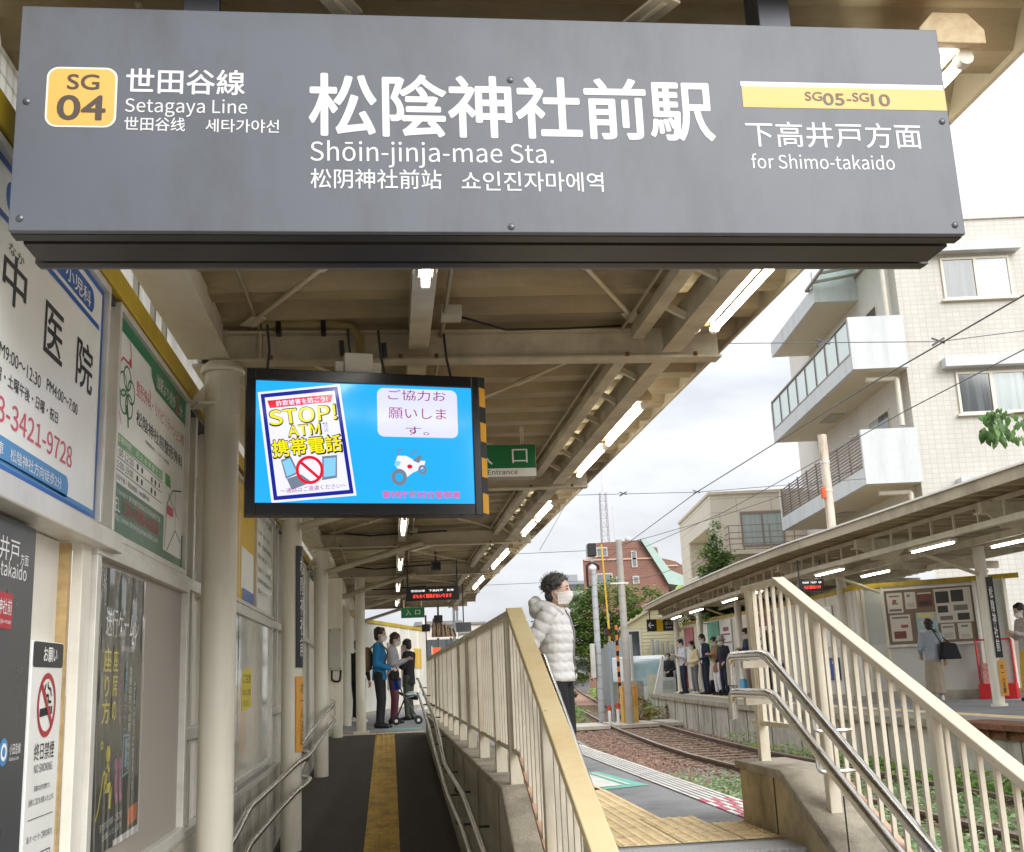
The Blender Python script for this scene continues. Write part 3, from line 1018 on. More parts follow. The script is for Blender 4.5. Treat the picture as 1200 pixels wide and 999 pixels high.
mb = MB(); mb.quad((WX - .05, 3.6, 1.318), (WX - .05, 17.2, 1.318), (WX - .05, 17.2, 2.15), (WX - .05, 3.6, 2.15))
mb.build('upper_panel', ivory, t, fix=False)

# ---- sign boards on the wall: local x = along the wall (y), y = up
def wall_board(name, label, cat, y0, y1, z0, z1, out=.0, group=None):
    b = board(name, label, cat, (WX + out, y0, z0), (0, 1, 0), group)
    return b, y1 - y0, z1 - z0
def framed(b, w, h, m_panel, fw=.025, fd=.02, m_frame=alu):
    mb = MB(); mb.box(0, w, 0, h, -.03, 0); mb.build('panel', m_panel, b)
    mb = MB()
    mb.box(-fw, w + fw, -fw, 0, -.03, fd); mb.box(-fw, w + fw, h, h + fw, -.03, fd)
    mb.box(-fw, 0, 0, h, -.03, fd); mb.box(w, w + fw, 0, h, -.03, fd)
    mb.build('frame', m_frame, b, bevel=.003)

blue = S('sign_blue', (28, 92, 172), rough=.35, var=.04)
blue2 = S('sign_light_blue', (70, 140, 196), rough=.35, var=.04)
pinkred = S('sign_pink_red', (206, 82, 102), rough=.4, var=.04)
signwhite = S('sign_white', (240, 242, 238), rough=.3, var=.03, scale=2, dirt=(.62, .62, .56), damt=.3)
# blue and white clinic board
b, w, h = wall_board('clinic_sign', 'blue and white clinic sign with large black characters above the dark route sign', 'sign', 1.70, 3.70, 1.345, 2.145, .012, 'clinic signs on the station wall')
framed(b, w, h, signwhite)
o_ = 1.70; oz = 1.345
def P(y, z): return (y - o_, z - oz)
mb = MB()
for pts in ([(0, 0), (w, 0), (w, .022), (0, .022)], [(w - .022, .022), (w, .022), (w, h), (w - .022, h)], [(0, h - .02), (w - .022, h - .02), (w - .022, h), (0, h)], [(0, .635), (1.955, .645), (1.955, .663), (0, .653)]):
    flat(mb, pts, .001)
flat(mb, rrect(.02, .675, .95, .765, .04), .001); flat(mb, rrect(1.02, .675, 1.88, .76, .042), .001)
mb.build('blue_band', blue, b, fix=False)
mb = MB(); flat(mb, rrect(.2, P(0, 1.372)[1], 3.385 - o_, P(0, 1.438)[1], .03), .001)
flat(mb, [(0, .022), (w - .022, .022), (w - .022, .036), (0, .036)], .001)
mb.build('pale_blue_band', blue2, b, fix=False)
Txt(b, txt_k, [('中', P(2.735, 0)[0], .443, P(2.915, 0)[0], .578, dict(bold=.012)), ('医', P(3.085, 0)[0], .405, P(3.26, 0)[0], .555, dict(bold=.012)), ('院', P(3.41, 0)[0], .40, P(3.595, 0)[0], .556, dict(bold=.012)),
               ('なか', P(2.765, 0)[0], .572, P(2.885, 0)[0], .602),
               ('AM9:00〜12:30', 1.0, .288, P(3.075, 0)[0], .325), ('PM4:00〜7:00', P(3.13, 0)[0], .30, P(3.445, 0)[0], .335),
               ('曜・土曜午後・日曜・祝日', 1.03, .226, P(3.25, 0)[0], .262, dict(bold=.006))])
Txt(b, pinkred, [('03-3421-9728', .99, .125, P(3.41, 0)[0], .19, dict(bold=.012))])
Txt(b, txt_w, [('車　松陰神社方向徒歩2分', 1.07, .043, P(3.315, 0)[0], .078, dict(z=.002)), ('小児科', P(3.25, 0)[0], .685, P(3.535, 0)[0], .738, dict(z=.002, bold=.01))])
# green and white clinic board
b, w, h = wall_board('clinic_sign', 'green and white clinic sign with a clover emblem beside the first column', 'sign', 3.89, 5.255, 1.34, 2.145, .012, 'clinic signs on the station wall')
framed(b, w, h, signwhite)
o_ = 3.89; oz = 1.34
green = S('sign_green', (22, 122, 84), rough=.35, var=.04)
green2 = S('sign_light_green', (70, 160, 82), rough=.35, var=.04)
green3 = S('sign_grey_green', (78, 122, 100), rough=.35, var=.04)
mb = MB()
flat(mb, [(0, .752), (.585, .758), (.595, .725), (.68, .685), (w, .69), (w, h), (0, h)], .001)
mb.build('green_band', green, b, fix=False)
mb = MB(); flat(mb, [(0, .328), (.865, .335), (.865, .374), (0, .37)], .001); flat(mb, [(.93, .33), (1.06, .33), (1.03, .382), (.93, .382)], .001)
mb.build('light_green_band', green2, b, fix=False)
mb = MB(); flat(mb, [(0, 0), (w, 0), (w, .045), (.92, .045), (.92, .19), (0, .19)], .001)
flat(mb, [(w - .03, .045), (w, .045), (w, .16), (w - .03, .16)], .001)
mb.build('grey_green_band', green3, b, fix=False)
Txt(b, txt_w, [('当駅より徒歩', .70, .705, 1.1, .765, dict(z=.002, bold=.008)), ('分', 1.20, .705, 1.27, .76, dict(z=.002, bold=.008)),
               ('診療時間', .06, .338, .28, .365, dict(z=.002)), ('月火水木金土日', .36, .338, .84, .365, dict(z=.002, spacing=1.4)),
               ('TEL', .03, .088, .14, .135, dict(z=.002, bold=.01)), ('http://www.shoinjinjamae-clinic.com', .05, .05, .81, .08, dict(z=.002)),
               ('〒154-0017 東京都世田谷区世田谷四丁目', .05, .150, .84, .172, dict(z=.002))])
Txt(b, pinkred, [('2', 1.115, .70, 1.185, .785, dict(z=.002, bold=.02)), ('03-3706-6060', .18, .09, .82, .14, dict(z=.003, bold=.014)),
                 ('整形外科・リハビリテーション科', .335, .575, 1.335, .638)])
Txt(b, txt_k, [('松陰神社前整形外科', .35, .465, 1.31, .525, dict(bold=.006)), ('日曜日午後・祝日休診　※水曜午後', .02, .20, .62, .222),
               ('9:00-12:00', .05, .29, .33, .318), ('15:00-19:00', .05, .245, .33, .272), ('骨粗鬆症・スポーツ外傷', .52, .425, 1.0, .44)])
mb = MB()
for (x, y) in [(.40, .305), (.48, .305), (.66, .30), (.73, .30), (.40, .258), (.48, .258), (.66, .256), (.73, .256)]: disc(mb, x, y, .016, .013, .001, 14)
flat(mb, [(.79, .295), (.825, .295), (.808, .32)], .001)
for y in (.325, .282, .236): strip(mb, [(0, y), (.865, y)], .003, .001)
strip(mb, [(.95, .06), (.98, .25), (1.1, .33), (1.3, .36)], .006, .001); strip(mb, [(1.0, .05), (1.18, .16), (1.3, .12)], .006, .001); strip(mb, [(1.18, .16), (1.16, .33)], .006, .001)
strip(mb, [(1.0, .30), (1.25, .22)], .004, .001)
mb.build('timetable_dots', txt_k, b, fix=False)
mb = MB()
for k in range(5):
    a = R(90 + 72 * k)
    disc(mb, .185 + .07 * math.cos(a), .545 + .055 * math.sin(a), .062, .048, .001, 20, r_in=.82)
strip(mb, [(.19, .50), (.215, .46), (.225, .42)], .022, .001)
mb.build('clover_emblem', green, b, fix=False)
mb = MB()
strip(mb, [(.02, .56), (.05, .62), (.11, .66), (.20, .662), (.235, .68), (.225, .72), (.20, .745)], .010, .001); disc(mb, .222, .668, .022, .018, .0015, 16)
strip(mb, [(.02, .53), (.05, .47), (.12, .41)], .006, .001)
flat(mb, [(.99, .21), (1.12, .21), (1.12, .25), (.99, .25)], .0015)
mb.build('red_sprig', pinkred, b, fix=False)

# dark route sign at the lower left
b, w, h = wall_board('route_sign', 'dark grey route sign with white place names under the blue clinic sign', 'sign', 2.15, 3.115, .25, 1.245, .0)
mb = MB(); mb.box(0, w, 0, h, -.02, .012); mb.build('panel', S('route_panel', (74, 77, 80), rough=.3, var=.05), b, bevel=.003)
o_ = 2.15; oz = .25
Txt(b, txt_w, [('下高井戸', .52, .885, .83, .945, dict(z=.0135)), ('方面', .84, .885, .905, .915, dict(z=.0135)), ('for Shimo-takaido', .42, .845, .895, .885, dict(z=.0135))])
red = S('sign_red', (176, 40, 54), rough=.35, var=.04)
mb = MB(); flat(mb, rrect(.60, .715, .80, .805, .01), .0135); mb.build('red_badge', red, b, fix=False)
Txt(b, txt_w, [('松陰神社前', .62, .75, .79, .79, dict(z=.015)), ('Shoin-jinja-mae', .62, .725, .79, .74, dict(z=.015)), ('小田急線', .84, .405, .925, .432, dict(z=.0135)), ('Odakyu Line', .84, .388, .915, .40, dict(z=.0135)), ('京王線', .83, .10, .915, .14, dict(z=.0135)), ('Keio Line', .83, .08, .90, .095, dict(z=.0135))])
mb = MB(); disc(mb, .795, .415, .034, .034, .0135, 24); mb.build('blue_roundel', blue2, b, fix=False)
mb = MB(); disc(mb, .795, .415, .022, .022, .0145, 20, r_in=.55); mb.build('roundel_ring', txt_w, b, fix=False)

# no smoking notice
b, w, h = wall_board('no_smoking_sign', 'tall white no-smoking notice with a red ring beside the dark route sign', 'sign', 3.15, 3.435, .10, .947, .0)
mb = MB(); mb.box(0, w, 0, h, -.02, .008); mb.build('panel', signwhite, b, bevel=.003)
mb = MB(); flat(mb, rrect(.004, .775, w - .004, h - .003, .012), .0095); mb.build('header', dark_m, b, fix=False)
Txt(b, txt_w, [('お願い', .09, .79, .215, .83, dict(z=.011, bold=.02))])
mb = MB(); disc(mb, .145, .672, .085, .088, .0095, 40, r_in=.82); strip(mb, [(.088, .732), (.202, .612)], .016, .0105); mb.build('red_ring', S('sign_red', (176, 40, 54)), b, fix=False)
mb = MB()
flat(mb, [(.085, .640), (.175, .646), (.175, .668), (.085, .662)], .0098); flat(mb, [(.182, .646), (.196, .647), (.196, .669), (.182, .668)], .0098)
strip(mb, [(.13, .73), (.12, .71), (.135, .695), (.155, .70), (.16, .68), (.185, .68)], .008, .0098); strip(mb, [(.15, .735), (.15, .72), (.175, .715), (.185, .695)], .007, .0098)
strip(mb, [(.03, .375), (.25, .375)], .002, .0098)
for x0 in (.055, .155):
    strip(mb, [(x0, .13), (x0 + .085, .13), (x0 + .085, .28), (x0, .28), (x0, .13)], .003, .0098)
disc(mb, .09, .265, .008, .01, .0098, 12); strip(mb, [(.09, .25), (.092, .20), (.118, .20), (.122, .165)], .008, .0098); disc(mb, .095, .18, .026, .028, .0098, 20, r_in=.72)
disc(mb, .215, .265, .007, .009, .0098, 12); strip(mb, [(.215, .255), (.213, .20), (.222, .145)], .009, .0098); strip(mb, [(.208, .2), (.2, .15)], .006, .0098); strip(mb, [(.213, .235), (.185, .20)], .005, .0098); disc(mb, .182, .185, .012, .012, .0098, 12); disc(mb, .18, .15, .006, .006, .0098, 8)
mb.build('pictogram', txt_k, b, fix=False)
Txt(b, txt_k, [('終日禁煙', .055, .525, .235, .572, dict(z=.0098)), ('NO SMOKING', .062, .493, .225, .515, dict(z=.0098)), ('駅構内は終日禁煙です。', .07, .445, .215, .46, dict(z=.0098)), ('皆様のご協力をお願いいたします。', .03, .41, .255, .428, dict(z=.0098)), ('車いす・ベビーカーご利用のお客さま', .03, .315, .255, .335, dict(z=.0098)), ('は係員にお申し付けください', .06, .09, .24, .105, dict(z=.0098))])

mb = MB().box(WX - .04, WX + .004, 3.462, 3.492, .13, 1.25)
o = mb.build('timber_batten', S('pine_batten', (196, 168, 118), rough=.7, var=.15, scale=20, dirt=(.12, .07, .03), damt=.5, dscale=(3, 3, 12)), None, at=(WX, 3.48, .13))
tag(o, 'bare pine batten standing between the no-smoking notice and the notice case', 'batten')

# notice case with the plastic-wrapped poster
b, w, h = wall_board('notice_case', 'white framed grey notice case holding a dark poster', 'notice case', 3.69, 5.255, .20, 1.235, .015)
framed(b, w, h, S('notice_grey', (164, 157, 148), rough=.6, var=.04, scale=3), fw=.05, fd=.03)
mb = MB(); mb.box(-.16, -.055, -.04, h + .06, -.02, .012); mb.build('side_panel', ivory, b, bevel=.003)
b2, w2, h2 = wall_board('poster', 'dark green manners poster in creased clear plastic inside the notice case', 'poster', 3.70, 4.46, .285, 1.215, .017)
postm = S('poster_dark', (52, 58, 50), rough=.5, var=.12, scale=3)
def crease(u, v):
    x = u * w2; y = v * h2
    a = .35 + .65 * v ** 2
    z = .006 + a * (.006 * math.sin(x * 34 + 1.5 * math.sin(y * 5)) + .004 * math.sin(x * 71 + y * 4) + .002 * math.sin(y * 31 + x * 12))
    return (x, y, z)
mb = MB(); mb.grid(lambda u, v: (u * w2, v * h2, .001), 2, 2); mb.build('sheet', postm, b2, fix=False)
film = bpy.data.materials.new('clear_film'); film.use_nodes = True
_n, _l = film.node_tree.nodes, film.node_tree.links
_b = _n['Principled BSDF']; _b.inputs['Base Color'].default_value = (1, 1, 1, 1); _b.inputs['Roughness'].default_value = .12; _b.inputs['Metallic'].default_value = .9
_t = _n.new('ShaderNodeBsdfTransparent'); _x = _n.new('ShaderNodeMixShader'); _x.inputs['Fac'].default_value = .33
_l.new(_t.outputs[0], _x.inputs[1]); _l.new(_b.outputs[0], _x.inputs[2]); _l.new(_x.outputs[0], _n['Material Output'].inputs['Surface'])
mb = MB(); mb.grid(crease, 120, 60); mb.build('plastic_film', film, b2, fix=False, smooth=True)
yel = S('poster_yellow', (230, 214, 60), var=.03); pk = S('poster_pink', (196, 120, 160), var=.03); cy = S('poster_cyan', (120, 184, 204), var=.03); orange = S('poster_orange', (228, 122, 50), var=.03)
Txt(b2, txt_w, [('送行ゲームシ', .18, .70, .68, .80, dict(z=.002)), ('MANNERS', .42, .655, .6, .675, dict(z=.002)), ('周囲の方への思いやりと', .55, .24, .59, .60, dict(z=.002, vertical=True)), ('ゆずりあいの心でマナーを守りましょう', .63, .16, .66, .55, dict(z=.002, vertical=True)), ('皆さまのご理解・ご協力を', .2, .075, .5, .10, dict(z=.002, rot=.06)), ('お願いいたします', .24, .04, .5, .062, dict(z=.002, rot=.06))])
Txt(b2, yel, [('座り方。', .17, .33, .27, .66, dict(z=.002, vertical=True, bold=.02)), ('座席の', .30, .42, .37, .66, dict(z=.002, vertical=True, bold=.01))])
Txt(b2, pk, [('イヤホンの音', .40, .40, .44, .62, dict(z=.002, vertical=True))])
Txt(b2, cy, [('携帯電話のマナー', .48, .38, .52, .66, dict(z=.002, vertical=True))])
mb = MB()
disc(mb, .275, .31, .028, .028, .002, 16); strip(mb, [(.275, .28), (.25, .20), (.33, .20), (.32, .13)], .03, .002); strip(mb, [(.17, .14), (.2, .2), (.22, .25), (.3, .26)], .012, .002); strip(mb, [(.17, .14), (.14, .11)], .012, .002)
mb.build('yellow_figure', yel, b2, fix=False)
mb = MB()
for x in (.39, .45): disc(mb, x, .265, .022, .024, .002, 14); strip(mb, [(x, .24), (x + .005, .18), (x + .03, .14)], .03, .002)
mb.build('pink_figures', pk, b2, fix=False)
mb = MB(); strip(mb, [(.49, .22), (.58, .23), (.58, .36), (.49, .36), (.49, .22)], .008, .002); disc(mb, .535, .33, .02, .02, .002, 14); strip(mb, [(.535, .31), (.535, .25)], .03, .002)
mb.build('blue_figure', cy, b2, fix=False)
mb = MB(); flat(mb, [(.60, .04), (.74, .05), (.74, .11), (.60, .1)], .002); mb.build('orange_patch', orange, b2, fix=False)
mb = MB(); flat(mb, [(.38, .0), (.755, .0), (.755, .028), (.38, .02)], .003); mb.build('white_footer', txt_w, b2, fix=False)

# second bay: white notices behind the first column
b, w, h = wall_board('notice_board', 'white printed notice board high on the wall past the first column', 'notice board', 8.10, 9.35, 1.345, 2.12, .012)
framed(b, w, h, signwhite)
Txt(b, txt_k, [('お客さまへのご案内', .15, .68, 1.1, .74), ('世田谷線　運賃のご案内', .1, .56, .95, .60), ('乗車券・定期券のお取扱い', .1, .47, 1.1, .51), ('駅係員にお申し付けください', .1, .38, 1.1, .42), ('東急線アプリ　運行情報', .1, .28, 1.05, .32), ('お忘れ物のお問い合わせ', .1, .20, 1.1, .24), ('ご案内センター', .1, .12, .8, .16)])
b, w, h = wall_board('advert_board', 'yellow and blue advertisement beside the white notice board past the first column', 'advertisement', 6.35, 8.05, 1.345, 2.12, .012)
framed(b, w, h, S('advert_yellow', (214, 176, 42), var=.05))
mb = MB(); flat(mb, [(1.0, .08), (1.65, .08), (1.65, .36), (1.0, .36)], .001); mb.build('pale_patch', signwhite, b, fix=False)
mb = MB(); flat(mb, [(1.05, .0), (1.68, .0), (1.68, .09), (1.05, .09)], .002); mb.build('blue_patch', blue, b, fix=False)
b, w, h = wall_board('white_board', 'blank white board with a yellow sticker low on the wall past the first column', 'board', 6.2, 9.15, .24, 1.25, .012)
framed(b, w, h, S('gloss_white', (216, 214, 204), rough=.15, var=.03, coat=.4), fw=.03)
mb = MB(); flat(mb, [(1.25, .40), (1.75, .42), (1.75, .68), (1.25, .66)], .001); mb.build('yellow_sticker', S('sticker_yellow', (226, 208, 60), var=.05), b, fix=False)
Txt(b, txt_k, [('ご注意', 1.3, .58, 1.7, .64, dict(z=.002)), ('足元にご注意', 1.3, .5, 1.7, .54, dict(z=.002)), ('ください', 1.3, .43, 1.6, .47, dict(z=.002))])
b, w, h = wall_board('notice_board', 'small white notice board seen edge on past the second column', 'notice board', 11.6, 12.9, 1.3, 2.1, .012)
framed(b, w, h, signwhite)
Txt(b, txt_k, [('ご案内', .1, .62, 1.1, .72), ('時刻表', .1, .45, 1.1, .55), ('平日・土休日', .1, .3, 1.1, .38)])
# ================================================================ NEAR PLATFORM CANOPY
Y0 = 2.42                                         # roof cut short here, which lets more daylight onto the sign and wall
BY = [1.4 + 3.95 * k for k in range(7)]          # cross beams: 1.4, 5.35, 9.3 ...
ZB = 2.365                                        # underside of the cross beams
canopy = thing('platform_canopy', 'long grimy cream steel canopy over the ramp and near platform', 'canopy', (-.8, 5.35, 0))
# folded-plate roof deck, its folds running across
mb = MB()
yy0, yy1, per = Y0, 27.2, .40
prof = []
y = yy0
while y < yy1:
    prof += [(y, 2.60), (y + .13, 2.60), (y + .19, 2.70), (y + .33, 2.70)]
    y += per
prof.append((yy1, 2.60))
def cx(y, x): return x + .85 * max(0, bend(y) - .35)
for (a, za), (b_, zb) in zip(prof[:-1], prof[1:]):
    mb.add([(cx(a, -1.1), a, za - .06), (cx(a, 1.93), a, za), (cx(b_, 1.93), b_, zb), (cx(b_, -1.1), b_, zb - .06)], [(0, 1, 2, 3)])
    mb.add([(cx(a, -1.1), a, za - .05), (cx(a, 1.93), a, za + .012), (cx(b_, 1.93), b_, zb + .012), (cx(b_, -1.1), b_, zb - .05)], [(3, 2, 1, 0)])
mb.build('roof_deck', deck_m, canopy, fix=False)
mb = MB()
fy = [Y0] + [3 + k for k in range(24)] + [27.2]
for a, b_ in zip(fy[:-1], fy[1:]): mb.bar((cx(a, 1.94), a, 2.645), (cx(b_, 1.94), b_, 2.645), .018, .13)
mb.build('eave_fascia', S('eave_fascia', (176, 164, 138), rough=.6, var=.1, dirt=(.15, .11, .06), damt=.6, dscale=(2, 2, 2)), canopy)
def ibeam(mb, p, q, w, h, t=.012):
    p, q = Vector(p), Vector(q)
    mb.bar(p + Vector((0, 0, t / 2)), q + Vector((0, 0, t / 2)), w, t)
    mb.bar(p + Vector((0, 0, h - t / 2)), q + Vector((0, 0, h - t / 2)), w, t)
    mb.bar(p + Vector((0, 0, h / 2)), q + Vector((0, 0, h / 2)), t, h - 2 * t)
for y in BY[1:]:
    mb = MB(); ibeam(mb, (cx(y, -.86), y, ZB), (cx(y, 1.74), y, ZB), .11, .155)
    mb.box(cx(y, -.62), cx(y, -.606), y - .05, y + .05, ZB + .012, ZB + .143)
    mb.build('cross_beam', cream_old, canopy)
# beams along: wall-side girder, centre beam, lattice beam at the track side
mb = MB()
for a, b_ in zip([Y0 + .3] + BY[1:], BY[1:] + [27.2]):
    mb.bar((cx(a, -.86), a + .06, ZB + .015), (cx(b_, -.86), b_ - .06, ZB + .015), .20, .014)
    mb.bar((cx(a, -.80), a + .06, ZB + .115), (cx(b_, -.80), b_ - .06, ZB + .115), .014, .18)
    mb.bar((cx(a, -.92), a + .06, ZB + .11), (cx(b_, -.92), b_ - .06, ZB + .11), .012, .16)
mb.build('wall_side_girder', cream, canopy)
mb = MB()
for a, b_ in zip([Y0 + .3] + BY[1:], BY[1:] + [27.2]):
    ibeam(mb, (cx(a, .17), a + .06, ZB + .045), (cx(b_, .17), b_ - .06, ZB + .045), .10, .12, .01)
mb.build('centre_beam', cream_old, canopy)
for a, b_ in zip([Y0 + .3] + BY[1:], BY[1:] + [27.2]):
    mb = MB()
    mb.bar((cx(a, 1.30), a + .06, ZB + .13), (cx(b_, 1.30), b_ - .06, ZB + .13), .065, .065)
    mb.bar((cx(a, 1.44), a + .06, ZB + .10), (cx(b_, 1.44), b_ - .06, ZB + .10), .02, .13)
    mb.bar((cx(a, 1.47), a + .06, ZB + .030), (cx(b_, 1.47), b_ - .06, ZB + .030), .10, .012)
    n = max(1, int((b_ - a) / .52))
    for k in range(1, n):
        y = a + (b_ - a) * k / n
        mb.bar((cx(y, 1.32), y, ZB + .12), (cx(y, 1.43), y, ZB + .06), .03, .03)
    mb.build('lattice_girder', cream_old, canopy)
for a, b_ in zip(BY, BY[1:]):
    for (x0, x1) in ((-.66, 1.28), (1.28, -.66)):
        p, q = Vector((cx(a, x0), a + .12, 2.53 + (.012 if x0 < 0 else 0))), Vector((cx(b_, x1), b_ - .12, 2.53 + (.012 if x0 < 0 else 0)))
        if p.y < Y0: p = p + (q - p) * ((Y0 + .1 - p.y) / (q.y - p.y))
        mb = MB(); mb.tube(p, q, .011, n=8)
        d = (q - p).normalized()
        for s in (p, q):
            e = d if s is p else -d
            mb.bar(s - e * .02, s + e * .13, .075, .008)
        m_ = p + d * .95
        mb.tube(m_ - d * .09, m_ + d * .09, .02, n=8)
        m_ = q - d * .95
        mb.tube(m_ - d * .09, m_ + d * .09, .02, n=8)
        mb.build('tie_rod', S('tie_rod_paint', (206, 196, 168), rough=.5, var=.08), canopy)
for y in BY[2:]:
    MB().tube((cx(y, -.72), y - .09, 2.07), (cx(y, .42), y - .09, 2.40), .034, n=12).build('diagonal_brace', cream_old, canopy, smooth='auto')
mb = MB()
mb.path([(-.6, 5.27, 2.545), (-.25, 5.27, 2.545), (-.16, 5.26, 2.53), (-.12, 5.24, 2.46), (-.115, 5.22, 2.36), (-.115, 5.20, 2.25)], .022, 10)
mb.build('flexible_conduit', S('conduit_tan', (150, 134, 86), rough=.6, var=.1), canopy, smooth='auto')
for x in (-.52, -.3): MB().box(x - .012, x + .012, 5.24, 5.30, 2.49, 2.58).build('conduit_clip', black_m, canopy)
mb = MB()
for yb in BY[3:6]:
    mb.path([(cx(yb, -.5), yb - .3, 2.5), (cx(yb, -.2), yb - .5, 2.44), (cx(yb, .2), yb - .4, 2.47), (cx(yb, .7), yb - .3, 2.5)], .012, 6)
mb.build('cable', black_m, canopy)

# small fittings: conduit runs, junction boxes, bolts at the joints
for (x, z, r, a, b_) in ((.29, 2.50, .011, 2.6, 26.5), (-.62, 2.535, .009, 2.6, 26.5), (1.22, 2.515, .008, 2.6, 26.5)):
    mb = MB(); pts = [(cx(y, x), y, z) for y in [a + (b_ - a) * k / 30 for k in range(31)]]
    mb.path(pts, r, 6); mb.build('conduit', S('conduit_grey', (150, 142, 118), rough=.5, var=.1), canopy, smooth=True)
for y in BY[1:]:
    for x in (-.56, .08, .26, 1.24, 1.6):
        MB().tube((cx(y, x), y - .058, ZB + .006), (cx(y, x), y - .058, ZB + .026), .011, n=6).build('bolt', rust, canopy)
for k, (x, y) in enumerate(((.32, 5.0), (-.58, 6.4), (.32, 8.9), (1.2, 9.0), (.3, 12.9), (-.58, 13.6))):
    MB().box(x - .05, x + .05, y - .05, y + .05, 2.475, 2.535).build('junction_box', S('box_pale', (186, 184, 170), rough=.5, var=.06), canopy, bevel=.004)
mb = MB(); mb.path([(.35, 5.02, 2.50), (.6, 5.15, 2.47), (.9, 5.2, 2.49), (1.2, 5.22, 2.51)], .006, 5); mb.build('cable', black_m, canopy, smooth=True)
mb = MB(); mb.path([(.35, 8.95, 2.50), (.62, 9.1, 2.46), (.95, 9.15, 2.48), (1.2, 9.18, 2.51)], .006, 5); mb.build('cable', black_m, canopy, smooth=True)

# ---- columns carrying the canopy
ordn = ['nearest', 'second', 'third', 'fourth', 'fifth', 'sixth', 'seventh']
def column(x, y, z0, z1, label, r=.0825, collar=True, sign=False):
    t = thing('canopy_column', label, 'column', (x, y, z0), 'round columns of the near canopy')
    MB().lathe([(r, 0), (r, z1 - z0)], (x, y, z0), 28).build('shaft', column_m, t, smooth='auto')
    MB().lathe([(r + .02, 0), (r + .026, .012), (r + .02, .03), (r + .004, .042)], (x, y, z1 - .05), 28).build('cap', column_m, t, smooth='auto')
    if collar:
        mb = MB(); mb.prism([(x - .10, y - .10, 2.14), (x - .02, y - .095, 2.14), (x - .02, y + .02, 2.14), (x - .16, y + .02, 2.14)], (0, 0, .012))
        mb.prism([(x - .17, y - .02, 2.15), (x - .08, y - .02, 2.15), (x - .08, y - .02, 2.26)], (0, .012, 0))
        mb.build('wall_bracket', column_m, t)
        MB().lathe([(r + .003, 0), (r + .003, .03)], (x, y, 2.1), 28).build('strap', column_m, t, smooth='auto')
    return t
names = ['cream round canopy column just outside the frame beside the blue clinic sign', 'thick cream round canopy column beside the hanging screen', 'cream round column carrying the dark and orange wrap signs',
         'cream round column where the ramp handrail bends, behind the wrapped one', 'cream round column with the grey switch box, at the top of the ramp', 'slender cream column beyond the grey switch box', 'farthest slender cream column of the near canopy']
for k, y in enumerate(BY):
    if k in (0, 6): continue
    column(cx(y, -.8), y, ramp_z(min(max(y, 3.0), 17.3)) - .05, ZB - .002, names[k])
t = column(-.45, 17.55, 0, ZB + .1, 'square-footed cream post at the edge of the ramp head, left of the queue', r=.075, collar=False)
MB().box(-.57, -.33, 17.43, 17.67, 0, .05).build('foot', S('foot_white', (214, 210, 200), var=.05), t, bevel=.01)

# wrap-round sign plates on the second-bay column
def wrap(name, label, z0, z1, m, txt, tm, y, x=-.8):
    t = thing(name, label, 'sign', (x, y, z0))
    mb = MB(); r = .094
    def fn(u, v):
        a = R(-62) + u * R(102)
        return (x + r * math.cos(a), y + r * math.sin(a), z0 + v * (z1 - z0))
    mb.grid(fn, 14, 1)
    def fn2(u, v):
        a = R(-62) + (1 - u) * R(102)
        return (x + (r - .008) * math.cos(a), y + (r - .008) * math.sin(a), z0 + v * (z1 - z0))
    mb.grid(fn2, 14, 1)
    mb.build('plate', m, t, fix=False, smooth=True)
    vs, fs = text_mesh(txt, 0.02, 1.0, True, 1.0)
    x0 = min(v.x for v in vs); x1 = max(v.x for v in vs); b0 = min(v.y for v in vs); b1 = max(v.y for v in vs)
    H = (z1 - z0) * .82; W = .07
    out = []
    for v in vs:
        a = R(-18) + ((v.x - x0) / (x1 - x0) - .5) * W / r
        out.append((x + (r + .002) * math.cos(a), y + (r + .002) * math.sin(a), z0 + (z1 - z0) * .09 + (v.y - b0) / (b1 - b0) * H))
    mb = MB(); mb.add(out, fs); mb.build('lettering', tm, t, fix=False)
wrap('column_sign', 'dark vertical station name plate wrapped round the second column', .93, 1.92, S('plate_charcoal', (40, 44, 46), rough=.4), '松陰神社前', txt_w, BY[2])
wrap('column_sign', 'orange vertical plate wrapped round the second visible column under the dark one', .27, .86, S('plate_orange', (226, 164, 72), rough=.45, var=.06), 'ホーム注意', txt_k, BY[2])

# grey switch box on the wall side at the head of the ramp
t = thing('switch_box', 'pale grey electrical switch box on the column at the head of the ramp', 'switch box', (-.78, 16.5, .97))
MB().box(-.88, -.70, 16.45, 16.62, .97, 1.57).build('cabinet', S('box_grey', (196, 194, 182), rough=.45, var=.05, dirt=(.3, .27, .2), damt=.4), t, bevel=.008)
mb = MB()
for x in (-.86, -.72):
    for z in (1.0, 1.54): mb.tube((x, 16.445, z), (x, 16.452, z), .009, n=8)
mb.build('screw', dark_m, t)
MB().path(round_path([(-.84, 16.5, .97), (-.84, 16.48, .82), (-.72, 16.48, .80), (-.71, 16.5, .97)], .08), .014, 8).build('cable', black_m, t, smooth=True)
mb = MB(); mb.box(-.90, -.68, 16.5, 16.53, .2, 2.3); mb.build('backing_post', column_m, t)

